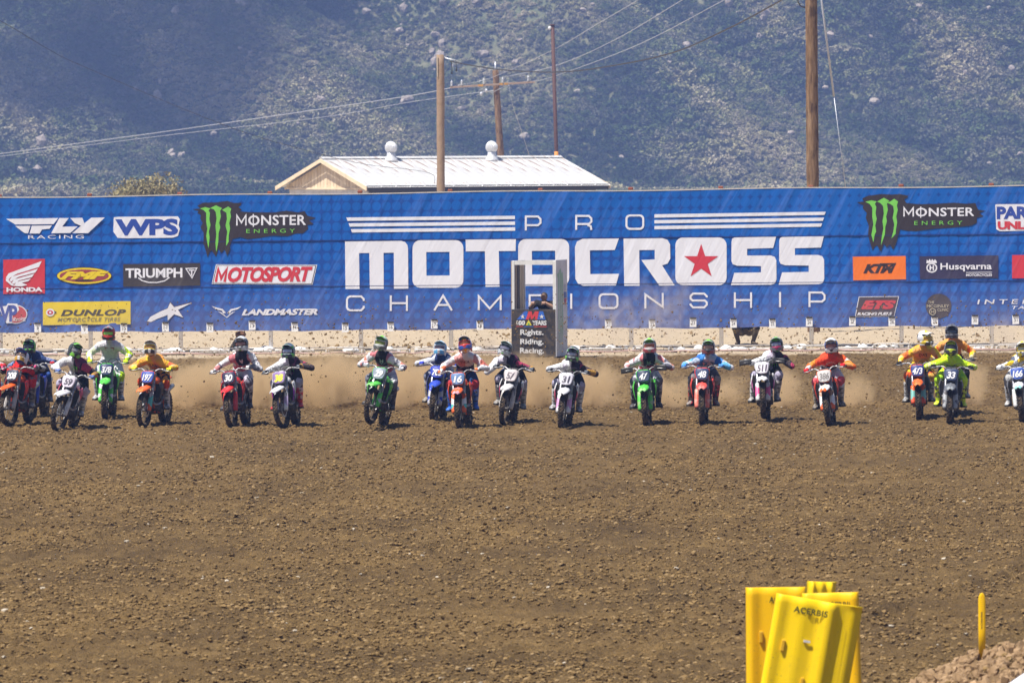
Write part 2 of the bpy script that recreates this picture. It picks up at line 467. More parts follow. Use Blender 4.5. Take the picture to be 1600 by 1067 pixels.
def hill_material():
    n = N('hillside'); p = n.pos()
    f = n.noise(p, .05, 5, .65); g = n.noise(p, .6, 5, .7)
    c = n.ramp(g, [(.35, (.08, .10, .045)), (.55, (.14, .15, .075)), (.72, (.22, .20, .11))])
    c = n.mix(n.ramp(f, [(.4, 0.), (.62, .6)]), c, (.20, .17, .10))
    n.set(c, .95, spec=.1); n.bump(g, .8, .6); return n.mat
def build_hill():
    xs = np.concatenate([np.linspace(-1500, -150, 60)[:-1], np.linspace(-150, 150, 420), np.linspace(150, 1500, 60)[1:]])
    ys = np.concatenate([np.linspace(785, 950, 330), np.linspace(953, 1400, 90)])
    X, Y = np.meshgrid(xs, ys); Z = hill_h(X, Y) - .3
    V = np.stack([X, Y, Z], -1).reshape(-1, 3); m, q = X.shape; idx = np.arange(m * q).reshape(m, q)
    F = np.stack([idx[:-1, :-1], idx[:-1, 1:], idx[1:, 1:], idx[1:, :-1]], -1).reshape(-1, 4)
    o = bpy.data.objects.new('mountain', np_mesh('mountain', V, F, hill_material(), True)); COL.objects.link(o)
    tag(o, 'steep mountain side covered in scrub and pale rock', 'mountain', kind='structure')
build_hill()
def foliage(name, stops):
    """shrub colour: dark green in the gullies, sage on the flanks, dry olive along the crests; relief light painted in"""
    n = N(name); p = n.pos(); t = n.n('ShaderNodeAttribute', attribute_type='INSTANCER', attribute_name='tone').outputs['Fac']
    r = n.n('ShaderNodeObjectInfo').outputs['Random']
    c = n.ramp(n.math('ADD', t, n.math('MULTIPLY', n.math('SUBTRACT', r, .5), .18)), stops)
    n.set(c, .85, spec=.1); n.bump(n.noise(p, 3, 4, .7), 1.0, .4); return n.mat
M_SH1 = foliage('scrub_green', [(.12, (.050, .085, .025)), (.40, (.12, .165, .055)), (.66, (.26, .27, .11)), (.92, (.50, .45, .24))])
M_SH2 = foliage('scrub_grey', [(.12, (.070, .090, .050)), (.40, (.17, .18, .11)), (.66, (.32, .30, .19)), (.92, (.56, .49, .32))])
def bush(seed):
    """a rounded dome of small leaf sprays"""
    r = np.random.default_rng(seed); n = 170; d = r.normal(size=(n, 3)); d[:, 2] = np.abs(d[:, 2]) * .9; d /= np.linalg.norm(d, axis=1)[:, None]
    k = 1 + .35 * np.sin(d[:, 0] * 5 + seed) * np.cos(d[:, 1] * 4 + seed * 2); P = d * (.55 + .45 * r.random(n) ** .5)[:, None] * k[:, None]
    a = r.normal(size=(n, 3)) + d * .3; a /= np.linalg.norm(a, axis=1)[:, None]; b = np.cross(a, r.normal(size=(n, 3))); b /= np.linalg.norm(b, axis=1)[:, None]; s = (.14 + .12 * r.random(n))[:, None]
    return np_mesh('bush', np.stack([P - a * s, P + b * s * .7, P + a * s, P - b * s * .7], 1).reshape(-1, 3), np.arange(4 * n).reshape(n, 4))
def shrubs():
    r = np.random.default_rng(21)
    n = 150000; x = (r.random(n) * 2 - 1) * 112; y = HILL_Y - 46 + r.random(n) * 132
    z = hill_h(x, y)
    dn = fbm(x / 26, y / 26, 301, 4); k = dn + .60 * r.random(n) > .46; x, y, z, dn = x[k], y[k], z[k], dn[k]; n = len(x)
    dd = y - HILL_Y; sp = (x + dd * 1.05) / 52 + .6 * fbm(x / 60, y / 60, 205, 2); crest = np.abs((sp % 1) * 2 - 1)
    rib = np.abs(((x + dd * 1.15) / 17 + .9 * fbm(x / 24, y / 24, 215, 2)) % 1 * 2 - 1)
    tone = np.clip(.50 * crest + .28 * rib + 1.5 * (fbm(x / 20, y / 16, 217, 4) - .5) + .22 * (r.random(n) - .5) + .06, 0, 1)  # crests lighter, gullies darker: light and shade of the relief put into colour
    s = .20 + .42 * r.random(n) ** 2.2 + .75 * (dn > .58) * r.random(n) ** 4
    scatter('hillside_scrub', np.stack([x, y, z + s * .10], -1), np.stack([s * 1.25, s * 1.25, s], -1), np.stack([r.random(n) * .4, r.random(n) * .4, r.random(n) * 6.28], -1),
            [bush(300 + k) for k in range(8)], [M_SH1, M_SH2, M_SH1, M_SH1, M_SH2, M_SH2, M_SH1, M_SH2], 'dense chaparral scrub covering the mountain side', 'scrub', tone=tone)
    # pale rock outcrops too many to count
    n = 9000; x = (r.random(n) * 2 - 1) * 112; y = HILL_Y + 2 + r.random(n) * 92
    c = vnoise(x / 5.5, y / 7, 411) * .6 + .4 * vnoise(x / 22, y / 22, 412); k = c > .715; x, y = x[k], y[k]; n = len(x); z = hill_h(x, y)
    s = .20 + .60 * r.random(n) ** 3
    scatter('rock_outcrops', np.stack([x, y, z + s * 1.1 + .15], -1), np.stack([s * 1.5, s, s * 1.3], -1), r.random((n, 3)) * 6, [lump(360 + k, 1, .5) for k in range(5)],
            [M_ROCK], 'scattered pale granite outcrops between the scrub', 'rocks')
def rock_material():
    n = N('granite'); p = n.pos()
    c = n.ramp(n.noise(p, .8, 5, .7), [(.3, (.22, .18, .14)), (.6, (.42, .36, .30))]); n.set(c, .9, spec=.1)
    n.bump(n.noise(p, 2.5, 4), .8, .3); return n.mat
M_ROCK = rock_material()
shrubs()

def hill_point(px, py):
    d = ray(px, py); o = Vector((0, 0, CAM_Z)); lo, hi = 800.0, 1400.0
    for t in np.linspace(790, 1250, 900):
        p = o + d * (t / d.y)
        if float(hill_h(np.array([p.x]), np.array([p.y]))[0]) > p.z: return p
    return o + d * (1000 / d.y)
BOULDERS = [(69, 130, 12, 'low pale boulder far over the dark end of the mountain side'),
 (216, 68, 7, 'small round boulder high above the sagging black cable'),
 (375, 12, 18, 'tall pale outcrop at the top edge of the shaded slope'),
 (410, 10, 9, 'rounded rock beside the tall outcrop at the top edge'),
 (375, 80, 9, 'pale rock pair below the tall top outcrop'),
 (355, 160, 7, 'pale rock where the shaded slope meets the sunny slope'),
 (334, 214, 11, 'wide pale slab just above the twin wires'),
 (466, 198, 9, 'pale boulder above the shed gable'),
 (503, 165, 22, 'long slanting pale slab above the shed roof'),
 (635, 164, 24, 'long tilted pale slab just past the short wooden pole'),
 (754, 91, 20, 'big pale boulder above the crossarm pole'),
 (678, 60, 17, 'pale slab high over the short wooden pole'),
 (625, 53, 13, 'rock cluster above the ridge of the shed'),
 (637, 75, 8, 'small rock under the high cluster over the shed'),
 (745, 6, 20, 'broad pale cliff at the top of the slope'),
 (693, 10, 16, 'pale cliff piece beside the broad top cliff'),
 (812, 68, 10, 'pale rock up beside the rusty steel pole'),
 (910, 20, 11, 'slanting pale rock past the top of the rusty pole'),
 (925, 12, 9, 'upper rock of the pair past the rusty pole'),
 (722, 175, 14, 'pale split boulder between the two wooden poles'),
 (804, 102, 12, 'pale rock behind the crossarm insulators'),
 (820, 220, 18, 'broad orange tinted rock bank behind the rusty pole'),
 (902, 147, 10, 'pale boulder a little past the rusty pole'),
 (970, 250, 10, 'pale boulder just above the end of the shed roof'),
 (1031, 93, 12, 'pale boulder below the black cable'),
 (1046, 102, 11, 'pointed pale rock next to the boulder below the black cable'),
 (1073, 76, 15, 'reddish boulder touching the black cable'),
 (1050, 79, 12, 'flat pale rock beside the reddish boulder'),
 (1083, 28, 11, 'pale rock high between the pale wires'),
 (1118, 73, 10, 'pale rock above the middle of the open slope'),
 (1235, 213, 11, 'tan patch of rock next to the thick wooden pole'),
 (1297, 60, 18, 'outcrop cluster just past the thick wooden pole'),
 (1290, 142, 11, 'pair of pale rocks beside the guy wire'),
 (1367, 165, 18, 'slanting rock bank beyond the guy wire'),
 (1435, 16, 15, 'large pale boulder at the top near the corner'),
 (1472, 4, 12, 'topmost pale boulder in the upper corner group'),
 (1470, 18, 9, 'small rock under the topmost boulder'),
 (1429, 38, 11, 'upright pale rock under the top boulder group'),
 (1419, 57, 10, 'lowest rock of the upright group'),
 (1446, 46, 8, 'small round rock beside the upright group'),
 (1361, 62, 8, 'lone small pale rock on the upper open slope'),
 (1545, 18, 12, 'pale crag near the far upper corner'),
 (1580, 112, 12, 'pinkish boulder near the far edge of the slope'),
 (1512, 120, 18, 'reddish rock bank on the bare patch'),
 (1545, 260, 9, 'small pale boulder low on the open slope'),
 (1594, 246, 12, 'pale boulder at the far end just above the banner'),
 (1514, 163, 8, 'white rock in the middle of the open slope'),
 (1226, 253, 8, 'pale rocks low beside the thick wooden pole')]
def boulders():
    meshes = [lump(500 + k, 2, .5, .8) for k in range(6)]
    for i, (px, py, w, lab) in enumerate(BOULDERS):
        p = hill_point(px, py); rr = random.Random(i); s = w / 11.0 / 2
        o = bpy.data.objects.new('boulder', meshes[i % 6]); COL.objects.link(o)
        if not meshes[i % 6].materials: meshes[i % 6].materials.append(M_ROCK)
        o.location = p + Vector((0, -.5, s * .45 + .25)); o.rotation_euler = (rr.uniform(-.3, .3), rr.uniform(-.5, .5), rr.uniform(0, 6)); o.scale = (s * 1.15, s * .9, s * .8)
        tag(o, lab, 'boulder', 'pale boulders on the mountain side')
boulders()

# cloud whose shadow lies on the far part of the mountain
def cloud():
    n = N('cloud'); n.set((.9, .9, .92), 1.0, spec=0)
    mb = MB(); rr = random.Random(4)
    for k in range(230):
        y = rr.uniform(866, 1010); edge = -30 + (y - 866) * .66 + 8 * math.sin(y / 9.0); r_ = rr.uniform(5, 12)
        x = edge - r_ - 150 * rr.random() ** 1.15
        c = Vector((x, y, float(hill_h(np.array([x]), np.array([y]))[0]))) + sun_dir * (900 + rr.uniform(-6, 6))
        mb.ell(c, (r_ * 1.25, r_ * 1.2, r_ * .7), nu=12, nv=8)
    o = mb.build('cloud', n.mat); tag(o, 'white fair weather cloud high over the mountain', 'cloud', kind='structure')
cloud()

# ------------------------------------------------------------------ haze
def haze():
    n = N('haze'); t = n.t; t.nodes.remove(n.b)
    v = t.nodes.new('ShaderNodeVolumePrincipled'); v.inputs['Color'].default_value = (.31, .47, 1, 1); v.inputs['Density'].default_value = .00038
    t.links.new(v.outputs[0], n.out.inputs['Volume'])
    o = MB().box((0, 550, 128), (3700, 1750, 258)).build('haze', n.mat)
    tag(o, 'pale blue air between the start straight and the mountain', 'haze', kind='stuff')
haze()
# ================================================================== BANNER FENCE
# fence plane: through two ground points a little nearer at the far right end
FL = on_ground(0, 551.5); FR = on_ground(1600, 540)
FDIR = Vector((FR.x - FL.x, FR.y - FL.y, 0)).normalized(); FN = Vector((FDIR.y, -FDIR.x, 0))   # FN points to the camera
def uv(px, py, dist=0.0):
    """photo place -> (metres along the fence, height) on the plane of the banner"""
    d = ray(px, py); o = Vector((0, 0, CAM_Z)); q = FL + FN * dist
    t = (q - o).dot(FN) / d.dot(FN); p = o + d * t
    return (p - FL).dot(FDIR), p.z
def FP(u, v, dist=0.0): return Vector((FL.x, FL.y, 0)) + FDIR * u + FN * dist + Vector((0, 0, v))
FM = Matrix.Identity(4)
for i_, ax in enumerate((FDIR, Vector((0, 0, 1)), FN)):
    for j_ in range(3): FM[j_][i_] = ax[j_]
FM.translation = Vector((FL.x, FL.y, 0))        # local x along the fence, y up, z towards the track

def wrinkle(n):
    """height of folds and stretch creases running over the whole banner"""
    p = n.pos()
    turn = lambda ang, sc: n.mapping(n.mapping(p, (1, 1, 1), (0, ang, 0)), sc)
    # stretch folds lean one way near the top and the other way further down
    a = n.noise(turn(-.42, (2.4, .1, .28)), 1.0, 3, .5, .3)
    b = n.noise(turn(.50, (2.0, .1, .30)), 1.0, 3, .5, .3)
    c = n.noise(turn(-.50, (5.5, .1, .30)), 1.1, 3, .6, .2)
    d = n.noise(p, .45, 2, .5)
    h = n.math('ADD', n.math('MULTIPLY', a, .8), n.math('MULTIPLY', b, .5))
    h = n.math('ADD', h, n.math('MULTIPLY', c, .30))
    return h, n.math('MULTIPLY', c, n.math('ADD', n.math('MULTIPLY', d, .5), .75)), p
def dusty(n, col, p, amt=1.0):
    """track dust thrown against the foot of the banner, in blotches"""
    x, y, z = n.sep(p)
    f = n.math('ADD', n.math('MULTIPLY', n.math('SUBTRACT', 1.9, z), .42), n.math('MULTIPLY', n.math('SUBTRACT', n.noise(p, .8, 4, .6), .5), .9), clamp=True)
    return n.mix(n.math('MULTIPLY', f, .42 * amt), col, (.36, .31, .30))
_pc = {}
def print_mat(col, name='banner_print'):
    if tuple(col) in _pc: return _pc[tuple(col)]
    n = N(name); h, c, p = wrinkle(n)
    k = n.mix(n.math('MULTIPLY', n.ramp(c, [(.55, 0.), (.75, .25)]), 1.0), col, tuple(min(1, q * .75 + .12) for q in col))  # lit creases painted in as paler streaks of the print colour
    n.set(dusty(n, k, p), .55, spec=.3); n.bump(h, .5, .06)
    _pc[tuple(col)] = n.mat; return n.mat
def banner_mat():
    n = N('banner_cloth'); h, c, p = wrinkle(n); x, y, z = n.sep(p)
    # halftone dots of changing size in a quarter metre grid
    q = .262
    fx = n.math('SUBTRACT', n.math('FRACT', n.math('DIVIDE', x, q)), .5); fz = n.math('SUBTRACT', n.math('FRACT', n.math('DIVIDE', n.math('ADD', z, n.math('MULTIPLY', x, -.006)), q)), .5)
    d = n.math('SQRT', n.math('ADD', n.math('MULTIPLY', fx, fx), n.math('MULTIPLY', fz, fz)))
    big = n.math('ADD', n.math('MULTIPLY', n.noise(n.mapping(p, (.16, .1, .5)), 1.0, 2), .34), n.math('ADD', n.math('MULTIPLY', z, .062), .10))
    dot = n.n('ShaderNodeMapRange', i_Value=n.math('SUBTRACT', d, big), i_1=-.03, i_2=.03, i_3=1.0, i_4=0.).outputs[0]
    col = n.mix(dot, (.005, .066, .33), (.002, .112, .46))
    st = n.ramp(c, [(.50, 0.), (.68, .45)])  # pale streaks paint the light on the creases into the cloth
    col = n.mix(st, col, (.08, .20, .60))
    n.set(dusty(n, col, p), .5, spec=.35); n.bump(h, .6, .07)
    return n.mat
WHITE_P = (.80, .80, .86); BLACK_P = (.042, .032, .034); RED_P = (.62, .045, .06); NAVY_P = (.035, .075, .36)
YEL_P = (.80, .60, .02); GRN_P = (.20, .62, .09); ORG_P = (.90, .20, .02); DKP_P = (.045, .038, .085); GREY_P = (.33, .33, .36)

# --- flat print helpers: loops in photo pixels, curve fill makes the holes
def poly2d(loops, z=0.0, name='print'):
    cu = bpy.data.curves.new(name, 'CURVE'); cu.dimensions = '2D'; cu.fill_mode = 'BOTH'
    for lp in loops:
        sp = cu.splines.new('POLY'); sp.points.add(len(lp) - 1)
        for i, p in enumerate(lp): sp.points[i].co = (p[0], p[1], 0, 1)
        sp.use_cyclic_u = True
    o = bpy.data.objects.new(name, cu); COL.objects.link(o)
    dg = bpy.context.evaluated_depsgraph_get(); dg.update()
    me = bpy.data.meshes.new_from_object(o.evaluated_get(dg)); bpy.data.objects.remove(o); bpy.data.curves.remove(cu)
    V = [Vector((v.co.x, v.co.y, z)) for v in me.vertices]; F = [list(p.vertices) for p in me.polygons]
    bpy.data.meshes.remove(me); return V, F
_tc = {}
def text2d(s, bold=0.0, shear=0.0, space=1.0):
    """(verts in 0..1 box, faces) of a line of lettering"""
    k = (s, bold, shear, space)
    if k in _tc: return _tc[k]
    cu = bpy.data.curves.new('lettering', 'FONT'); cu.body = s; cu.offset = bold; cu.shear = shear; cu.space_character = space; cu.resolution_u = 3; cu.fill_mode = 'FRONT' if hasattr(cu, 'fill_mode') else 'BOTH'
    o = bpy.data.objects.new('lettering', cu); COL.objects.link(o)
    dg = bpy.context.evaluated_depsgraph_get(); dg.update()
    me = bpy.data.meshes.new_from_object(o.evaluated_get(dg)); bpy.data.objects.remove(o); bpy.data.curves.remove(cu)
    V = [(v.co.x, v.co.y) for v in me.vertices]; F = [list(p.vertices) for p in me.polygons]; bpy.data.meshes.remove(me)
    x0 = min(v[0] for v in V); x1 = max(v[0] for v in V); y0 = min(v[1] for v in V); y1 = max(v[1] for v in V)
    V = [((a - x0) / (x1 - x0), (b - y0) / (y1 - y0)) for a, b in V]
    _tc[k] = (V, F); return V, F
def rrect(x0, y0, x1, y1, r, n=5, slope=0.0):
    out = []
    for cx, cy_, a0 in ((x1 - r, y0 + r, -90), (x1 - r, y1 - r, 0), (x0 + r, y1 - r, 90), (x0 + r, y0 + r, 180)):
        for k in range(n + 1):
            a = R(a0 + 90 * k / n); x = cx + r * math.cos(a); out.append((x, cy_ + r * math.sin(a) + slope * (x - x0)))
    return out
SL = -.0082      # the banner's rows climb this much per photo pixel
def ellipse(cx, cy_, rx, ry, n=28, tilt=0): return [(cx + rx * math.cos(2 * math.pi * k / n), cy_ + ry * math.sin(2 * math.pi * k / n) + tilt * rx * math.cos(2 * math.pi * k / n)) for k in range(n)]
def stroke(pts, w, closed=False):
    """outline loop(s) of a line of even width with mitred corners (y down pixels)"""
    n = len(pts); Ls = []; Rs = []
    for i in range(n):
        p = Vector(pts[i]); a = Vector(pts[i - 1]) if (i > 0 or closed) else None; b = Vector(pts[(i + 1) % n]) if (i < n - 1 or closed) else None
        d1 = (p - a).normalized() if a is not None else None; d2 = (b - p).normalized() if b is not None else None
        if d1 is None: d1 = d2
        if d2 is None: d2 = d1
        n1 = Vector((-d1.y, d1.x)); n2 = Vector((-d2.y, d2.x)); m = (n1 + n2); m = m.normalized() if m.length > 1e-6 else n1
        k = w / 2 / max(.4, m.dot(n1)); Ls.append(p + m * k); Rs.append(p - m * k)
    if closed: return [[tuple(q) for q in Ls], [tuple(q) for q in Rs]]
    return [[tuple(q) for q in Ls] + [tuple(q) for q in Rs[::-1]]]
def arc_box(x0, y0, x1, y1, r, corners='1111'):
    """closed path of a box; corners tl,tr,br,bl rounded when 1"""
    out = []
    for c, (cx, cy_, sx, sy, a0) in zip(corners, ((x0, y0, 1, 1, 180), (x1, y0, -1, 1, 270), (x1, y1, -1, -1, 0), (x0, y1, 1, -1, 90))):
        if c == '0': out.append((cx, cy_)); continue
        for k in range(5):
            a = R(a0 + 90 * k / 4); out.append((cx + sx * r + r * math.cos(a), cy_ + sy * r + r * math.sin(a)))
    return out

banner = empty('event_banner', FP(0, 0)); banner.rotation_euler = (0, 0, math.atan2(FDIR.y, FDIR.x))
tag(banner, 'long blue championship banner with sponsor logos hung on the fence', 'banner')
BM = banner.matrix_basis.copy()
bpy.context.view_layer.update()
BI = (Matrix.Translation(banner.location) @ banner.rotation_euler.to_matrix().to_4x4()).inverted()
def BP(px, py, off=.0):
    """photo place -> banner local coordinates, off metres proud of the cloth"""
    u, v = uv(px, py, .055); return BI @ FP(u, v, .055 + off)
def blayer(items, name, parent, base, label=None):
    """items: ('p', colour, loops) / ('t', colour, text, rect, bold, shear, space); one mesh, one slot per colour"""
    cols = []; mb = MB(); off = base
    for it in items:
        if it[1] not in cols: cols.append(it[1])
        mi = cols.index(it[1])
        if it[0] == 'p': V, F = poly2d(it[2]); P = [BP(v.x, v.y, off) for v in V]
        elif it[0] == 's':
            lp = stroke(*it[2:])[0]; k = len(lp) // 2; P = [BP(x, y, off) for x, y in lp]; F = [(i, i + 1, 2 * k - 2 - i, 2 * k - 1 - i) for i in range(k - 1)]
        else:
            x0, y0, x1, y1 = it[3]; V, F = text2d(it[2], *it[4:7])
            sl = SL if len(it) < 8 else it[7]
            P = [BP(x0 + (x1 - x0) * a, y1 + (y0 - y1) * b + sl * (x1 - x0) * a, off) for a, b in V]
        mb.add(P, F, mi); off += .003
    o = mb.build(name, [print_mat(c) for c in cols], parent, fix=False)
    # all prints face the track
    me = o.data
    if me.polygons and sum((p.normal.y for p in me.polygons)) > 0: me.flip_normals()
    if label: o['label'] = label
    return o
def logo(name, label, items, base=.012):
    """first item is the ground of the logo, the rest lie on it"""
    o = blayer(items[:1], name, banner, base, label)
    if len(items) > 1: blayer(items[1:], 'lettering', o, base + .003)
    return o

def banner_cloth():
    m = banner_mat(); seams = [(-14, 1614)]
    top = lambda x: 309 - 18.2 * x / 1600 + .9 * math.sin(x / 71.0); s1 = lambda x: 380.5 - 14.5 * x / 1600; s2 = lambda x: 451.5 - 13 * x / 1600; bot = lambda x: 519.5 - 10.5 * x / 1600 + .7 * math.sin(x / 33.0) + .5 * math.sin(x / 12.0)
    for a, b, off in ((top, s1, .004), (s1, s2, .0), (s2, bot, .004)):
        P = []; nx = 420; nz = 14; V = []; F = []
        for i in range(nx + 1):
            x = -45 + 1690 * i / nx
            for j in range(nz + 1):
                y = a(x) + (b(x) - a(x)) * j / nz; q = BP(x, y, off)
                q.y += .004 * math.sin(x / 9 + y / 23) + (.02 * max(0, (y - 500) / 15) * math.sin(x / 10.0))
                V.append(q)
        F = [(i * (nz + 1) + j, i * (nz + 1) + j + 1, (i + 1) * (nz + 1) + j + 1, (i + 1) * (nz + 1) + j) for i in range(nx) for j in range(nz)]
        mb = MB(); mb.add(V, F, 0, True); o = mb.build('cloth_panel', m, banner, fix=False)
        if sum(p.normal.y for p in o.data.polygons) > 0: o.data.flip_normals()
    for sfn in (s1, s2):
        V = []
        for i in range(200):
            x = -45 + 1690 * i / 199; V += [BP(x, sfn(x) - .45, .014), BP(x, sfn(x) + .45, .014), BP(x, sfn(x) + .45, .0), BP(x, sfn(x) - .45, .0)]
        F = [(4 * i + k, 4 * i + (k + 1) % 4, 4 * i + 4 + (k + 1) % 4, 4 * i + 4 + k) for i in range(199) for k in range(4)]
        MB().add(V, F).build('seam_tape', print_mat((.02, .035, .16)), banner)
    V = []; F = []
    for i in range(200):                                  # pale hem tape along the top edge
        x = -45 + 1690 * i / 199; V += [BP(x, top(x) + .4, .01), BP(x, top(x) - 1.3, .01), BP(x, top(x) - 1.3, -.02), BP(x, top(x) + .4, -.02)]
    F = [(4 * i + k, 4 * i + (k + 1) % 4, 4 * i + 4 + (k + 1) % 4, 4 * i + 4 + k) for i in range(199) for k in range(4)]
    MB().add(V, F).build('hem_tape', plain((.62, .58, .52), .7), banner)
banner_cloth()

# --- title lettering
def title():
    W = WHITE_P; q = lambda *a: ('p', W, list(a))
    def letters(name, dic):
        for lp in dic: blayer([('p', W, lp)], name, banner, .012)
    rr = rrect
    L = []
    L.append([[(539, 377.5), (627, 376.5), (633, 378.3), (636.6, 383), (637.5, 388), (638, 451), (615.5, 451.3), (615.3, 395), (599.3, 395.2), (599.5, 451.4), (577.8, 451.4), (577, 395.4), (561, 395.6), (561.8, 451.6), (539.8, 451.6)]])
    L.append([rr(644.5, 375.4, 724, 449.6, 12), [(666, 394), (702.3, 393.6), (702.6, 430.4), (666.3, 430.8)]])
    L.append([[(727.5, 374.4), (806, 373.8), (805.6, 392.3), (779.3, 392.5), (780.5, 448), (758.6, 448.3), (757.6, 392.8), (727.8, 393)]])
    L.append([rr(809.6, 373.6, 889.3, 446.6, 12), [(831, 392.2), (867.3, 391.8), (867.8, 428.6), (831.3, 429)]])
    L.append([[(910, 373.4), (967, 372.8), (960.5, 390.8), (921.6, 391.3), (922.3, 428.3), (967.2, 427.9), (962.3, 446), (911, 446.6), (903, 443), (899, 436), (898.3, 386), (901.5, 377.5)]])
    L.append([[(974.2, 373), (1035, 372.3), (1043, 375), (1047, 382), (1047.3, 404), (1043, 412), (1034.5, 414.6), (1054.3, 446), (1030.2, 446.3), (1002, 406.3), (1023, 405.4), (1023, 390.6), (998.7, 391), (999.4, 446.5), (975.3, 446.6)]])
    L.append([rr(1055.2, 371.2, 1135.3, 445.6, 12)])
    s = [(1147.3, 371.3), (1212.7, 369.7), (1208, 387.6), (1167.3, 388.8), (1167.3, 399.4), (1204, 399.2), (1210.5, 401.5), (1213, 407), (1213.2, 437), (1210.5, 443), (1205, 444.8), (1142, 445.6), (1147.2, 426.4), (1189, 425.6), (1189, 415.8), (1152, 415.3), (1145, 413), (1142.7, 408), (1142.9, 378), (1144, 373)]
    L.append([s]); L.append([[(x + 74.6, y - .75) for x, y in s]])
    letters('title_letter', L)
    cx, cy_ = 1095.5, 409.0; st = []
    for k in range(10):
        r_ = 28.0 if k % 2 == 0 else 10.7; a = R(-90 + 36 * k); st.append((cx + r_ * math.cos(a), cy_ + r_ * math.sin(a)))
    blayer([('p', RED_P, [st])], 'red_star', banner, .018)
    for lp in ([(541, 340), (804.5, 337.3), (804.5, 342.6), (543, 345.3)], [(544.6, 349), (804.6, 346.3), (804.7, 351.6), (546.6, 354.3)], [(548, 358.2), (804.8, 355.3), (805, 360.7), (550, 363.4)],
               [(1022.5, 335), (1290.3, 331), (1288.2, 336), (1022.5, 340.3)], [(1022.5, 344.1), (1287.5, 340.2), (1285.4, 345.3), (1022.5, 349.3)], [(1022.5, 353.2), (1284.7, 349.2), (1282.6, 354.3), (1022.5, 358.5)]):
        blayer([('p', W, [lp])], 'title_stripe', banner, .012)
    # thin wide letters
    w = 3.1
    def thin(ch, x0, y0, x1, y1):
        h = w / 2; a, b, c, d = x0 + h, y0 + h, x1 - h, y1 - h; m = (b + d) / 2; r_ = 5
        P = {
         'C': [[(c, b + 7), (c, b + 4), (c - 4, b), (a + 5, b), (a + 1.5, b + 1.5), (a, b + 5), (a, d - 5), (a + 1.5, d - 1.5), (a + 5, d), (c - 4, d), (c, d - 4), (c, d - 7)]],
         'H': [[(a, y0), (a, y1)], [(a + h, m), (c - h, m)], [(c, y0), (c, y1)]],
         'A': [[(a, y1), ((a + c) / 2, b - .5), (c, y1)], [(a + 6, d - 7), (c - 6, d - 7)]],
         'M': [[(a, y1), (a, b + 1), ((a + c) / 2, d - 1), (c, b + 1), (c, y1)]],
         'P': [[(a, y1), (a, y0)], [(a + h, b), (c - 4, b), (c, b + 4), (c, m), (c - 4, m + 3.5), (a + h, m + 3.5)]],
         'R': [[(a, y1), (a, y0)], [(a + h, b), (c - 4, b), (c, b + 4), (c, m - 1), (c - 4, m + 2.5), (a + h, m + 2.5)], [(c - 6, m + 2.5 + h), (c - 1, m + 6), (c, y1)]],
         'I': [[((x0 + x1) / 2, y0), ((x0 + x1) / 2, y1)]],
         'N': [[(a, y1), (a, b + 1), (c, d - 1), (c, y0)]],
         'S': [[(c, b + 6), (c, b + 4), (c - 4, b), (a + 4, b), (a, b + 4), (a, m - 3), (a + 3, m), (c - 3, m), (c, m + 3), (c, d - 4), (c - 4, d), (a + 4, d), (a, d - 4), (a, d - 6)]]}
        if ch == 'O': mb = [('p', W, [rrect(x0, y0, x1, y1, 7), rrect(x0 + w, y0 + w, x1 - w, y1 - w, 4.5)])]
        else: mb = [('s', W, q, w) for q in P[ch]]
        blayer(mb, 'title_letter', banner, .012)
    for ch, x0, y0, x1, y1 in (('P', 820, 336.9, 846, 360.2), ('R', 898.7, 336, 925.5, 359.4), ('O', 977.2, 335.3, 1006.6, 359.3),
            ('C', 540.5, 461.6, 569.8, 486.4), ('H', 609, 461.6, 637.3, 485.8), ('A', 677, 461, 707.6, 485), ('M', 746.5, 460.3, 783.8, 484.6), ('P', 826, 459.8, 852, 484), ('I', 890.5, 458.8, 894.5, 482.6),
            ('O', 935.2, 458.3, 966.2, 482.8), ('N', 1006.8, 457.7, 1037, 482), ('S', 1077.3, 457.2, 1105.8, 481.8), ('H', 1146.6, 456.8, 1175, 481), ('I', 1216.5, 456.2, 1221, 480), ('P', 1263.2, 455.5, 1289.8, 479.8)):
        thin(ch, x0, y0, x1, y1)
title()

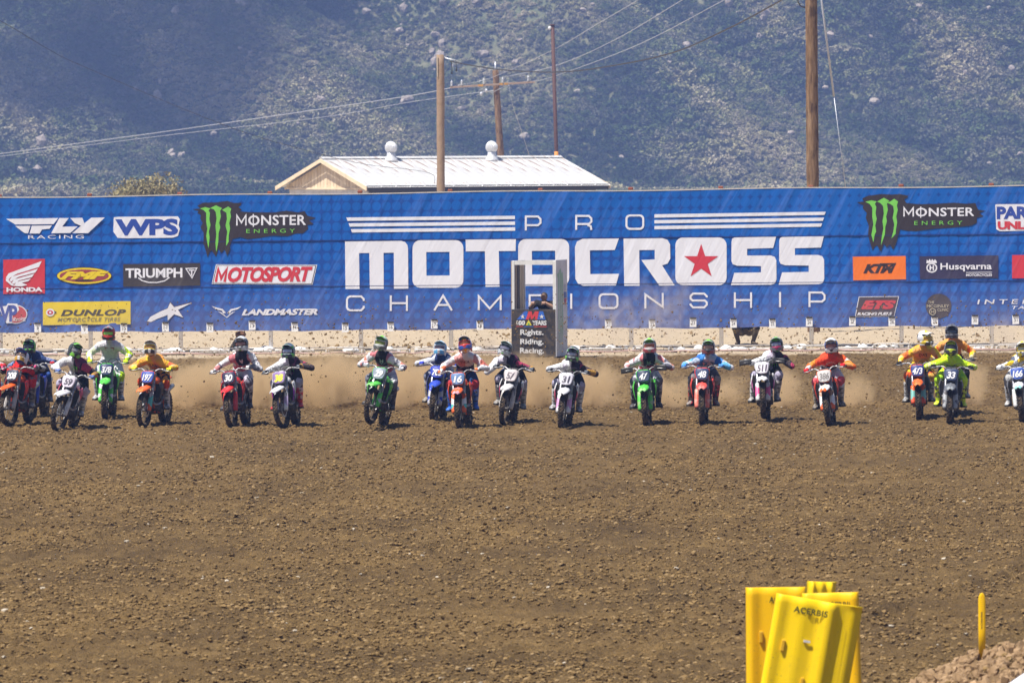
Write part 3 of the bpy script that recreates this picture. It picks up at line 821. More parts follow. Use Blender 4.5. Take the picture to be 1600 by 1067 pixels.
def c1(pts): return [(x / 4.444, 290 + y / 4.444) for x, y in pts]
def c2(pts): return [(270 + x / 4.444, 290 + y / 4.444) for x, y in pts]
def c5(pts): return [(1300 + x / 4.267, 280 + y / 4.267) for x, y in pts]
def rect(f, x0, y0, x1, y1): (a, b), (c, d) = f([(x0, y0), (x1, y1)]); return (a, b, c, d)
def bold_m(col, x0, y0, x1, y1, w, lean=0.0):
    """the letter M as one even stroke"""
    h = w / 2; return ('s', col, [(x0 + h, y1), (x0 + h + lean, y0), ((x0 + x1) / 2 + lean * .4, y0 + (y1 - y0) * .72), (x1 - h + lean, y0), (x1 - h, y1)], w)
def sponsor_logos():
    W, K = WHITE_P, BLACK_P
    # winged wordmark
    o = blayer([('p', W, [c1(p)]) for p in (
        [(42, 232), (255, 228), (222, 270), (106, 271)], [(105, 281), (212, 280), (195, 332), (172, 331), (150, 316)],
        [(262, 228), (405, 226), (372, 268), (222, 271), (240, 240)], [(221, 280), (360, 277), (345, 300), (292, 305), (276, 333), (205, 334)],
        [(412, 226), (478, 226), (432, 286), (540, 284), (488, 330), (355, 332)], [(488, 226), (572, 224), (586, 262), (634, 224), (728, 222), (612, 331), (502, 331), (562, 280), (520, 262)])], 'sponsor_logo', banner, .012, 'white winged wordmark')
    blayer([('t', W, 'RACING', rect(c1, 195, 346, 582, 371), .0, 0, 1.25)], 'lettering', o, .012)
    logo('sponsor_logo', 'blue letters outlined in white', [('p', W, [c1([(790, 222), (1040, 216)]) [0:1] + [(176, 340), (184, 339), (258, 338.3), (278, 338.2), (281, 343), (279, 352), (281, 358), (278, 369), (270, 371.5), (200, 372.5), (184, 372), (177, 362)]]), ('t', (.03, .075, .36), 'WPS', (180, 342.5, 278.5, 368.5), .05, 0, .95)])
    for f in (c2, c5):
        if f is c2:
            blob = [(135, 165), (190, 160), (170, 140), (210, 120), (300, 118), (380, 108), (420, 122), (478, 120), (470, 140), (455, 150), (478, 168), (462, 180), (540, 186), (700, 188), (790, 175), (870, 188), (915, 178), (935, 210), (995, 226), (945, 240), (978, 268), (935, 275), (940, 300), (905, 332), (850, 335), (800, 352), (690, 348), (600, 365), (520, 372), (470, 358), (415, 372), (395, 420), (400, 440), (378, 490), (360, 445), (335, 470), (318, 440), (300, 495), (270, 450), (255, 462), (242, 500), (225, 440), (212, 400), (215, 330), (192, 290), (208, 260), (190, 230), (195, 205), (170, 190), (180, 178)]
            claws = [[(188, 160), (225, 150), (262, 160), (248, 172), (258, 190), (254, 235), (262, 275), (250, 320), (256, 360), (248, 435), (240, 400), (232, 350), (240, 300), (232, 250), (232, 190), (215, 172)],
                     [(258, 158), (300, 138), (342, 158), (328, 175), (334, 215), (322, 260), (330, 290), (318, 330), (316, 390), (302, 462), (296, 400), (302, 340), (296, 280), (304, 230), (298, 185), (284, 165)],
                     [(342, 170), (385, 146), (406, 162), (398, 185), (404, 215), (392, 262), (398, 300), (388, 345), (388, 390), (370, 420), (372, 370), (378, 320), (366, 280), (376, 230), (372, 190), (355, 178)]]
            t1 = rect(c2, 440, 207, 925, 278); t2 = rect(c2, 510, 303, 848, 330)
        else:
            blob = [(165, 155), (215, 150), (200, 130), (240, 112), (330, 100), (400, 104), (450, 100), (510, 112), (500, 125), (480, 135), (495, 160), (580, 168), (700, 165), (810, 158), (900, 165), (955, 160), (975, 205), (1025, 212), (980, 225), (1010, 248), (965, 258), (965, 290), (930, 310), (800, 325), (690, 330), (560, 348), (500, 345), (455, 335), (440, 380), (430, 420), (408, 470), (385, 435), (365, 455), (345, 430), (326, 485), (300, 440), (285, 450), (270, 475), (252, 420), (240, 370), (245, 310), (225, 260), (232, 225), (205, 195), (210, 175)]
            claws = [[(222, 152), (262, 142), (298, 150), (285, 165), (295, 185), (290, 230), (298, 265), (288, 310), (294, 350), (285, 368), (275, 420), (262, 370), (275, 300), (268, 250), (268, 190), (250, 165)],
                     [(300, 150), (345, 125), (382, 145), (366, 165), (372, 205), (360, 250), (366, 280), (355, 320), (352, 370), (326, 440), (332, 380), (342, 330), (336, 280), (345, 230), (340, 180), (322, 160)],
                     [(370, 160), (415, 132), (440, 150), (432, 175), (438, 205), (428, 250), (434, 290), (425, 340), (424, 365), (396, 395), (408, 350), (415, 300), (404, 260), (412, 215), (408, 180), (385, 165)]]
            t1 = rect(c5, 475, 192, 948, 250); t2 = rect(c5, 548, 280, 868, 306)
        o = blayer([('p', K, [f(blob)])], 'sponsor_logo', banner, .012, 'black torn patch with three green claw marks')
        for cl in claws: blayer([('p', GRN_P, [f(cl)])], 'claw_mark', o, .016)
        blayer([bold_m(W, t1[0], t1[1], t1[0] + (t1[2] - t1[0]) * .15, t1[3], 2.3), ('t', W, 'ONSTER', (t1[0] + (t1[2] - t1[0]) * .172, t1[1], t1[2], t1[3]), .02, 0, 1.05), ('t', GRN_P, 'ENERGY', t2, .0, 0, 1.7)], 'lettering', o, .016)
        x0, y0, x1, y1 = t1; ox = x0 + (x1 - x0) * .245
        blayer([('p', W, [stroke([(ox, y0 - 2), (ox, y1 + 2)], 1.6)[0]])], 'lettering', o, .020)
    # red panel with white wing
    o = blayer([('p', RED_P, [c1([(22, 514), (312, 509), (312, 750), (22, 753)])])], 'sponsor_logo', banner, .012, 'red square with a white feathered wing')
    blayer([('p', W, [c1(p)]) for p in (
        [(40, 640), (60, 610), (290, 524), (270, 566), (120, 612), (70, 640), (60, 655)], [(66, 656), (84, 632), (262, 578), (245, 604), (130, 634), (84, 662), (76, 668)],
        [(82, 674), (98, 652), (238, 612), (222, 636), (130, 660), (100, 682), (92, 684)], [(98, 694), (116, 668), (214, 646), (196, 664), (150, 674), (190, 690), (150, 700), (110, 698)], [(40, 645), (52, 648), (104, 698), (80, 694), (42, 662)])] +
        [('t', W, 'HONDA', rect(c1, 45, 707, 296, 739), .05, 0, .98)], 'lettering', o, .016)
    # yellow oval
    o = blayer([('p', K, [ellipse(131.5, 431, 43.5, 13.8)])], 'sponsor_logo', banner, .012, 'yellow and maroon oval')
    blayer([('p', YEL_P, [ellipse(131.5, 431, 42.3, 12.6)]), ('p', (.33, .06, .07), [ellipse(131.5, 431, 38.5, 9.8)]), ('p', K, [ellipse(131, 438.3, 14, 1.4)]), ('t', YEL_P, 'FMF', (93, 424.5, 170, 436.8), .06, .45, 1.0)], 'lettering', o, .016)
    # grey panel
    o = blayer([('p', (.055, .045, .045), [c1([(855, 546), (1390, 538), (1390, 695), (855, 703)])])], 'sponsor_logo', banner, .012, 'dark panel with white letters over a curved line')
    tr = c2([(85, 573), (172, 569), (134, 648)]); tri = c2([(98, 580), (160, 577), (133, 633)])
    blayer([('t', W, 'TRIUMPH', (196, 419.5, 285, 434.5), .03, 0, .98), ('s', W, [(216, 434), (222, 438.5), (232, 441.3), (245, 441.5), (257, 439), (265, 433.5)], 1.7), ('p', W, [tr]), ('p', K, [tri]), ('t', W, 'T', (295, 421.5, 304, 431), .03)], 'lettering', o, .016)
    # red wordmark
    sk = c2([(300, 548), (1002, 550), (970, 688), (270, 684)])
    o = blayer([('p', W, [sk])], 'sponsor_logo', banner, .012, 'slanted red wordmark with a white edge')
    blayer([('p', K, [c2([(304, 552), (996, 554), (966, 684), (275, 680)])]), ('p', W, [c2([(308, 556), (990, 558), (962, 680), (281, 676)])]), bold_m(RED_P, 335.2, 420.4, 353, 440.6, 4.2, 3.6), ('t', RED_P, 'OTOSPORT', (356, 417.4, 488.6, 441.2), .045, .28, .9)], 'lettering', o, .015)
    # round pump logo
    o = blayer([('p', W, [ellipse(24, 491, 18.7, 14.8)])], 'sponsor_logo', banner, .012, 'red oval with big blue letters')
    blayer([('p', (.55, .05, .06), [ellipse(24, 491, 17.2, 13.3)]), ('p', W, [[(-3, 479), (10, 478), (12, 474), (27, 474.5), (30, 484), (26, 489), (20, 490), (19, 504.5), (10, 505)]]), ('t', NAVY_P, 'VP', (-1, 477, 27, 503), .04, .0, .85), ('t', W, 'Racing', (20, 496.5, 41, 504.5), .01, .3, 1.0, -.14)], 'lettering', o, .016)
    # yellow tyre panel
    o = blayer([('p', YEL_P, [[(67, 472.2), (204, 470.4), (204, 506.5), (67, 508)]])], 'sponsor_logo', banner, .012, 'bright yellow panel with black slanted letters')
    blayer([('t', (.06, .05, .03), 'DUNLOP', (95, 484, 197, 494), .045, .25, 1.08), ('t', (.27, .24, .10), 'MOTORCYCLE TIRES', (90, 496.5, 188, 502.5), .02, .25, 1.15), ('p', (.07, .06, .05), [[(80, 482.5), (89, 488), (80, 493.5)]]), ('p', W, [ellipse(78.5, 488.2, 6.6, 6)]), ('p', RED_P, [ellipse(78.5, 488.2, 4.6, 3.4)]), ('p', W, [ellipse(78.5, 488.2, 1.8, 1.8)])], 'lettering', o, .016)
    # white star mark
    st = [(230, 502), (235, 495), (250, 487), (262, 482), (266, 473), (272, 480), (300, 473), (278, 484), (286, 496), (272, 491), (262, 501), (262, 492), (246, 498), (236, 503)]
    o = blayer([('p', (.08, .06, .09), [[(x + (x - 262) * .05, y + (y - 489) * .14) for x, y in st]])], 'sponsor_logo', banner, .012, 'white leaning star with a dark edge')
    blayer([('p', W, [st])], 'lettering', o, .016)
    # bird wordmark
    o = blayer([('p', W, [c2(p)]) for p in ([(270, 836), (300, 846), (345, 856), (368, 882), (352, 890), (338, 868), (296, 858)], [(476, 838), (446, 848), (402, 858), (378, 884), (394, 892), (408, 870), (452, 858)], [(312, 872), (336, 880), (374, 912), (412, 880), (436, 872), (404, 894), (376, 918), (348, 898)])], 'sponsor_logo', banner, .012, 'white spread wings beside slanted letters')
    blayer([('t', W, 'LANDMASTER', rect(c2, 478, 858, 1005, 902), .05, .3, .95)], 'lettering', o, .016)
    # right half
    o = blayer([('p', ORG_P, [c5([(138, 517), (491, 512), (493, 668), (141, 675)])])], 'sponsor_logo', banner, .012, 'orange panel with slanted black letters')
    blayer([('t', (.05, .03, .03), 'KTM', rect(c5, 208, 566, 425, 628), .06, .35, .85), ('p', (.05, .03, .03), [c5([(318, 561), (428, 559), (424, 569), (314, 571)])])], 'lettering', o, .016)
    o = blayer([('p', DKP_P, [c5([(583, 514), (1108, 508), (1108, 660), (586, 667)])])], 'sponsor_logo', banner, .012, 'dark violet panel with a crowned white ring')
    cr = c5([(628, 560), (632, 536), (642, 546), (650, 532), (660, 545), (668, 532), (678, 545), (686, 534), (696, 546), (700, 560)])
    blayer([('p', W, [ellipse(1455.8, 418.5, 8.6, 7.7), ellipse(1455.8, 418.5, 6.4, 5.6)]), ('p', W, [cr]), ('t', W, 'H', (1452.3, 414.5, 1459.3, 422.5), .05), ('t', W, 'Husqvarna', rect(c5, 722, 560, 1064, 617), .02, 0, 1.0), ('p', W, [c5([(893, 620), (1066, 618), (1066, 622), (893, 624)])]), ('t', W, 'MOTORCYCLES', rect(c5, 893, 631, 1066, 648), .03, 0, 1.0)], 'lettering', o, .016)
    blayer([('p', RED_P, [c5([(1200, 506), (1420, 504), (1420, 658), (1200, 662)])])], 'sponsor_logo', banner, .012, 'red panel cut by the edge of the view')
    o = blayer([('p', W, [c5([(1088, 172), (1095, 168), (1420, 166), (1420, 340), (1200, 346), (1120, 348), (1095, 335)])])], 'sponsor_logo', banner, .012, 'white edged stacked blue and red letters')
    blayer([('t', NAVY_P, 'PARTS', rect(c5, 1098, 183, 1420, 268), .05, .0, .95), ('t', RED_P, 'UNLIMITED', rect(c5, 1104, 282, 1560, 336), .05, 0, .95)], 'lettering', o, .016)
    o = blayer([('p', W, [c5([(178, 783), (447, 780), (415, 915), (152, 918)])])], 'sponsor_logo', banner, .012, 'slanted dark panel with big red letters')
    blayer([('p', (.05, .035, .05), [c5([(182, 787), (441, 784), (411, 911), (158, 914)])]), ('t', RED_P, 'ETS', rect(c5, 190, 808, 428, 868), .07, .3, .9), ('t', W, 'RACING FUELS', rect(c5, 168, 888, 400, 908), .05, .25, .95)], 'lettering', o, .016)
    o = blayer([('p', (.05, .04, .05), [ellipse(1466.5, 478.2, 20.2, 19.4)])], 'sponsor_logo', banner, .012, 'black disc with small cream lettering')
    CRM = (.62, .56, .42)
    blayer([('t', CRM, 'THE', rect(c5, 640, 812, 680, 828), .0), ('t', CRM, 'MCGINLEY', rect(c5, 632, 836, 780, 856), .0), ('t', CRM, 'CLINIC', rect(c5, 702, 862, 776, 880), .0), ('p', CRM, [ellipse(1457, 487, 5.2, 5.4), ellipse(1457, 487, 4.2, 4.4)]), ('t', CRM, 'M', (1454.5, 485, 1459.5, 489.5), 0)], 'lettering', o, .016)
    o = blayer([('t', W, 'INTENSE', rect(c5, 968, 802, 1480, 834), .01, .1, 1.5)], 'sponsor_logo', banner, .012, 'wide thin white wordmark by the edge')
    blayer([('t', W, 'TAZER', rect(c5, 1200, 845, 1420, 866), .01, .25, 1.3)], 'lettering', o, .016)
sponsor_logos()

# --- fence that carries it
fence = empty('perimeter_fence', FP(0, 0)); fence.rotation_euler = banner.rotation_euler
tag(fence, 'galvanised post fence that carries the blue banner', 'fence')
M_GALV = plain((.84, .85, .88), .5, 0, .1); M_CAP = plain((.26, .06, .025), .6, 0, .3)
def fence_build():
    FI = BI; pm = MB().tube([(0, 0, -.1), (0, 0, 4.12)], .055, 10).mesh('fence_post')
    cm = MB().box((0, 0, 0), (.13, .13, .085), bev=.02).mesh('post_cap')
    for k in range(-1, 12):
        x = 1 + 140.8 * k
        u, v = uv(x, 540); u2, vt = uv(x, 309 - 18.2 * x / 1600)
        inst('fence_post', pm, M_GALV, fence, Matrix.Translation(FI @ FP(u, 0, -.03)))
        inst('post_cap', cm, M_CAP, fence, Matrix.Translation(FI @ FP(u, vt + .045, -.02)))
    for (ya, yb, r_) in ((311, 293, .025), (381, 366.5, .018), (452, 438, .018), (547, 536, .012)):
        a = FI @ FP(*uv(-45, ya, -.03), -.10); b = FI @ FP(*uv(1645, yb, -.03), -.10)
        MB().tube([a, b], r_, 6).build('rail', M_GALV, fence)
fence_build()

# --- lane number signs clipped to the foot of the banner
WORDS = {8: 'eight', 9: 'nine', 10: 'ten', 11: 'eleven', 12: 'twelve', 13: 'thirteen', 14: 'fourteen', 15: 'fifteen', 16: 'sixteen', 17: 'seventeen', 18: 'eighteen', 21: 'twenty one', 22: 'twenty two', 23: 'twenty three', 24: 'twenty four', 25: 'twenty five', 26: 'twenty six', 27: 'twenty seven', 28: 'twenty eight', 29: 'twenty nine', 30: 'thirty', 31: 'thirty one'}
LANES = [(8, 59, 512), (9, 132, 514.5), (10, 193.5, 513), (11, 258.5, 511), (12, 328, 512), (13, 394, 508.5), (14, 460.5, 511), (15, 539.5, 512), (16, 610.5, 510.5), (17, 678.5, 506.5), (18, 750, 508.5), (21, 950.5, 506.5), (22, 1019, 506.5), (23, 1083, 504), (24, 1146, 505), (25, 1207, 505.5), (26, 1264.5, 503), (27, 1332, 502), (28, 1393.5, 502.5), (29, 1460.5, 502), (30, 1523.5, 500), (31, 1587, 499.5)]
def lane_signs():
    pw = MB().box((0, 0, 0), (.175, .006, .235), bev=.002).mesh('sign_plate'); cl = MB().box((0, 0, 0), (.16, .03, .045), bev=.006).mesh('clip')
    M_W = plain((.88, .88, .88), .5, 0, .1); M_K = plain((.025, .025, .025), .6, 0, .2)
    rot = banner.rotation_euler
    for n_, x, y in LANES:
        u, v = uv(x, y, .12); r_ = empty('lane_sign', FP(u, v - .10, .12)); r_.rotation_euler = rot
        tag(r_, f'small white lane sign reading {WORDS[n_]} at the foot of the banner', 'sign', 'lane number signs along the banner')
        tilt = Matrix.Rotation(random.uniform(-.03, .03), 4, 'Y')
        p = inst('sign_plate', pw, M_W, r_, Matrix.Translation((0, 0, .10)) @ tilt)
        V, F = text2d(str(n_), .0); w_ = .092 if n_ > 9 else .05
        mb = MB().add([((a - .5) * w_, -.0055, (b - .5) * .085 - .012) for a, b in V], F); mb.build('numeral', M_K, p, fix=False)
        inst('clip', cl, M_K, r_, Matrix.Translation((0, -.008, .215)))
lane_signs()
# ================================================================== SHED, POLES, WIRES, TREE
def shed():
    A = R(30); Ld = Vector((math.cos(A), math.sin(A), 0)); Gd = Vector((-math.sin(A), math.cos(A), 0))
    P0 = at(572, 290.5, 300); ze = P0.z; zr = at(498, 247.2, 304.4).z; L = 14.9; W_ = 10.1
    root = empty('metal_shed', (P0.x, P0.y, 0), A)
    tag(root, 'long shed with a white metal roof and tan gable behind the banner', 'shed')
    M_ROOF = N('roof_sheet'); p = M_ROOF.obj(); pw = M_ROOF.pos()
    st = M_ROOF.ramp(M_ROOF.noise(M_ROOF.mapping(p, (3.2, .22, 1)), 1.5, 4, .6), [(.56, 0.), (.70, .8)])
    gr = M_ROOF.ramp(M_ROOF.noise(M_ROOF.mapping(p, (1.2, .5, 1)), 2.2, 5, .6), [(.35, (.64, .64, .63)), (.7, (.48, .47, .45))])
    M_ROOF.set(M_ROOF.mix(st, gr, (.26, .14, .07)), .5, .0); M_ROOF = M_ROOF.mat
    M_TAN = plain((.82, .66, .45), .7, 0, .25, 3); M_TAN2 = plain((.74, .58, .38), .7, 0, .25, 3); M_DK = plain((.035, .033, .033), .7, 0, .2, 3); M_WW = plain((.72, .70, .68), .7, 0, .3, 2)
    # walls (local x along the shed, y across it)
    MB().box((L / 2, .55, (ze - .1) / 2), (L - 1.0, .12, ze - .1)).build('wall', M_DK, root)  # near wall coloured dark to stand for the shade under the eave
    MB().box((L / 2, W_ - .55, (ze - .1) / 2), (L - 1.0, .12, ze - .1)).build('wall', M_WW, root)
    MB().box((.50, W_ / 2, (ze - .15) / 2), (.12, W_ - 1.25, ze - .15)).build('wall', M_WW, root)
    MB().box((L - .50, W_ / 2, (ze - .15) / 2), (.12, W_ - 1.25, ze - .15)).build('wall', M_WW, root)
    MB().box((L / 2, .02, ze - .17), (L, .05, .26)).build('fascia', M_DK, root)  # eave shadow put into the dark colour of this strip
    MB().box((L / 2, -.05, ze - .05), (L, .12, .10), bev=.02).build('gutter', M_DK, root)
    # gable siding boards, each cut to the roof slope
    nb = 26; sl = (zr - ze) / (W_ / 2)
    for e_, xx in ((0, .36), (1, L - .40)):
        for k in range(nb):
            y0 = .35 + (W_ - .7) * k / nb; y1 = .35 + (W_ - .7) * (k + 1) / nb - .035; rf = lambda y: ze + sl * (W_ / 2 - abs(y - W_ / 2)) - .14
            if y0 < W_ / 2 < y1: pl = [(y0, ze - .12), (y1, ze - .12), (y1, rf(y1)), (W_ / 2, rf(W_ / 2)), (y0, rf(y0))]
            else: pl = [(y0, ze - .12), (y1, ze - .12), (y1, max(rf(y1), ze - .08)), (y0, max(rf(y0), ze - .08))]
            MB().prism(pl, 'X', xx, xx + .03 + .008 * (k % 2)).build('siding_board', M_TAN if k % 3 else M_TAN2, root)
        MB().prism([(.30, ze - .12), (W_ - .3, ze - .12), (W_ / 2, zr - .16)], 'X', xx + .045, xx + .06).build('gable_backing', M_TAN2, root)
        xe = -.06 if e_ == 0 else L + .02
        for sg in (0, 1):                       # barge boards
            ya, yb = (-.12, W_ / 2) if sg == 0 else (W_ + .12, W_ / 2)
            za = ze - .10; zb = zr - .04
            MB().prism([(ya, za - .16), (yb, zb - .20), (yb, zb), (ya, za + .06)] if sg == 0 else [(yb, zb - .20), (ya, za - .16), (ya, za + .06), (yb, zb)], 'X', xe, xe + .05).build('barge_board', M_TAN, root)
        MB().box((xx - .02 if e_ == 0 else xx + .07, W_ / 2, ze - .16), (.04, W_ - .5, .10)).build('trim_board', M_TAN, root)
    # roof sheets: one ribbed metal sheet per part
    n = 17; w = L / n
    def ribbed(sg):
        def fn(u, v):
            x = u * (w - .015); rib = .035 * max(0, 1 - abs(((u * 3) % 1) - .08) / .08) if u < 1 else .035
            t = v; y = (-.22 + t * (W_ / 2 + .22)); z = ze - .02 - .22 * sl + t * (W_ / 2 + .22) * sl + rib
            return Vector((x, y if sg == 0 else W_ - y, z))
        return MB().sheet(fn, 18, 6, .012, smooth=False).mesh('roof_sheet')
    for sg in (0, 1):
        me = ribbed(sg)
        for k in range(n): inst('roof_sheet', me, M_ROOF, root, Matrix.Translation((k * w, 0, .004 * (k % 2))))
    MB().prism([(W_ / 2 - .25, zr - .035), (W_ / 2, zr + .07), (W_ / 2 + .25, zr - .035), (W_ / 2, zr + .03)], 'X', 0, L).build('ridge_cap', M_ROOF, root)
    # turbine vents standing on the ridge
    M_V = plain((.74, .74, .74), .4, .3, .1)
    for px, lab in ((611.5, 'white turbine vent on the shed roof nearer the gable'), (768.5, 'white turbine vent on the shed roof nearer the rusty pole')):
        # position along the ridge whose picture column is px
        d = ray(px, 247); best = min((abs(((P0 + Ld * t + Gd * (W_ / 2 - .4)).x / (P0 + Ld * t + Gd * (W_ / 2 - .4)).y) - d.x / d.y), t) for t in np.linspace(0, L, 400))[1]
        q = P0 + Ld * best + Gd * (W_ / 2 - .4); q.z = zr - .16
        v = empty('roof_vent', q); tag(v, lab, 'vent', 'turbine vents on the shed roof')
        mb = MB(); prof = [(.40, -.05), (.36, .05), (.26, .22), (.22, .32), (.22, .46)]
        mb.rings([[Vector((r_ * math.cos(2 * math.pi * k / 20), r_ * math.sin(2 * math.pi * k / 20), z)) for k in range(20)] for r_, z in prof]); mb.build('vent_base', M_V, v)
        mb = MB(); ng = 44
        rg_ = []
        for j in range(11):
            ph = R(25 + 130 * (1 - j / 10)); z = .70 + .33 * math.cos(ph) * 1.0
            rg_.append([Vector(((.335 * math.sin(ph)) * (1 - .11 * (k % 2)) * math.cos(2 * math.pi * k / ng + j * .04), (.335 * math.sin(ph)) * (1 - .11 * (k % 2)) * math.sin(2 * math.pi * k / ng + j * .04), z)) for k in range(ng)])
        mb.rings(rg_, smooth=False); mb.build('turbine_head', M_V, v)
        mb = MB(); mb.ell((0, 0, .985), (.17, .17, .06)); mb.build('vent_cap', M_V, v)
shed()

def wood_mat():
    n = N('pole_wood'); p = n.pos()
    g = n.noise(n.mapping(p, (9, 9, .8)), 2.2, 5, .65); k = n.noise(n.mapping(p, (3, 3, 1.2)), 1.5, 3, .6)
    c = n.ramp(g, [(.3, (.085, .048, .026)), (.55, (.235, .145, .078)), (.75, (.38, .26, .16))])
    c = n.mix(n.ramp(k, [(.55, 0.), (.68, .75)]), c, (.06, .035, .022)); n.set(c, .85, spec=.15); n.bump(g, .8, .02); return n.mat
M_WOOD = wood_mat()
M_WOOD2 = plain((.32, .22, .14), .85, 0, .35, 5, bump=20)
M_STEEL = plain((.095, .040, .030), .7, .2, .3, 4)
M_INS = plain((.55, .57, .60), .3, .2, .1)
def wobble_tube(a, b, r0, r1, n=16, seg=24, amp=.006):
    pts = [a.lerp(b, k / seg) + Vector((random.uniform(-amp, amp), random.uniform(-amp, amp), 0)) for k in range(seg + 1)]
    return MB().tube(pts, [r0 + (r1 - r0) * k / seg + random.uniform(-amp, amp) for k in range(seg + 1)], n)
def poles():
    # short wooden pole just in front of the shed
    t = at(688, 86, 222); b = Vector((at(688.5, 300, 222).x, 222, -.2))
    r_ = empty('utility_pole', (b.x, b.y, 0)); tag(r_, 'short wooden pole standing before the white shed roof', 'pole')
    O = Vector((b.x, b.y, 0))
    wobble_tube(b - O, t - O, .165, .150).build('pole_shaft', M_WOOD2, r_)
    MB().box(tuple(t - O + Vector((-.12, -.155, -.45))), (.05, .02, .8)).build('ground_wire_guard', plain((.5, .42, .3), .7), r_)
    mb = MB()
    for k, (dx, dz) in enumerate(((.25, -.12), (.42, -.16), (.62, -.22))):
        mb.tube([t - O + Vector((.16, 0, -.1 - .02 * k)), t - O + Vector((dx, .02, dz)), t - O + Vector((dx + .1, .02, dz - .05))], .02, 6)
    mb.build('cable_clamp', M_INS, r_)
    for dx, dz in ((.42, -.62), (.60, -.52)):
        MB().tube([t - O + Vector((dx, 0, -.2)), t - O + Vector((dx + .03, 0, dz)), t - O + Vector((dx + .02, 0, dz - .13))], [.012, .014, .035], 6).build('hanging_lead', plain((.03, .03, .03)), r_)
    # crossarm pole
    t = at(774, 110, 330); b = Vector((at(791, 330, 330).x, 330, -.2)); O = Vector((b.x, b.y, 0))
    r_ = empty('utility_pole', O); tag(r_, 'leaning wooden pole with a crossarm and insulators behind the shed', 'pole')
    wobble_tube(b - O, t - O, .235, .175).build('pole_shaft', M_WOOD, r_)
    aL = at(703, 137, 329.7) - O; aR = at(836, 128.5, 329.7) - O
    d = (aR - aL).normalized(); mid = (aL + aR) / 2
    rotm = d.to_track_quat('X', 'Z').to_matrix()
    MB().box(mid, ((aR - aL).length, .11, .12), M=rotm.to_4x4(), bev=.01).build('crossarm', plain((.34, .25, .19), .8, 0, .3), r_)
    top = t - O; MB().tube([top + Vector((0, -.05, -.4)), top + Vector((0, -.03, .5))], .045, 8).build('top_pin', M_INS, r_)
    for q, off in ((.02, 0), (.14, 0), (.62, .0), (.92, 0), (.40, 0)):
        pt = aL.lerp(aR, q); mb = MB()
        for k in range(4): mb.ell(pt + Vector((0, -.02, .10 + .07 * k)), (.075, .075, .035), nu=10, nv=6)
        mb.tube([pt, pt + Vector((0, -.02, .4))], .02, 6); mb.build('insulator', M_INS, r_)
    for q, dz in ((.30, .5), (.70, .45)):
        pt = aL.lerp(aR, q); MB().tube([pt, (mid + Vector((.0, 0, -dz)))], .018, 6).build('brace', M_INS, r_)
    for q in (.36, .60, .66): MB().box(aL.lerp(aR, q) + Vector((0, -.07, 0)), (.3 if q < .5 else .2, .012, .13)).build('warning_plate', plain((.55, .28, .05), .6), r_)
    for px, py in ((760, 142), (752, 147)): 
        pt = at(px, py, 329.6) - O; MB().ell(pt, (.09, .09, .12), nu=10, nv=6).build('insulator', M_INS, r_)
    # rusty steel mast
    t = at(863.3, 40, 317); O = Vector((at(869.5, 245, 317).x, 317, 0)); r_ = empty('steel_pole', O); tag(r_, 'thin rusty red steel pole rising behind the end of the shed', 'pole')
    bz_ = at(869.5, 245, 317).z; kx = (t.x - O.x) / (t.z - bz_)
    f = lambda z: Vector((kx * (z - bz_), 0, z))
    MB().tube([f(-.2), f(bz_ - .1), f(t.z)], .105, 10).build('pole_shaft', M_STEEL, r_)
    MB().tube([f(bz_ - .3), f(bz_ + .28)], [.125, .11], 10).build('base_collar', plain((.75, .30, .04), .7, 0, .3), r_)
    MB().tube([f(t.z), f(t.z + .06)], [.15, .12], 10).build('cap_plate', M_STEEL, r_)
    MB().ell(f(t.z - .15) + Vector((-.16, -.05, 0)), (.10, .08, .10), nu=10, nv=8).build('lamp_globe', plain((.7, .72, .75), .3), r_)
    # thick near pole
    t = at(1266.8, -120, 163); b = Vector((at(1270.5, 293, 163).x, 163, -.2)); O = Vector((b.x, b.y, 0))
    r_ = empty('utility_pole', O); tag(r_, 'thick brown wooden pole rising out of view right behind the banner', 'pole')
    wobble_tube(b - O, t - O, .185, .165, 20, 40, .004).build('pole_shaft', M_WOOD, r_)
    q = at(1256, 10, 162.9) - O; MB().tube([at(1246, -10, 163) - O, at(1247, 4, 163) - O, at(1252, 11, 163) - O, at(1258, 12, 163) - O], .018, 6).build('cable_loop', plain((.04, .04, .04)), r_)
poles()

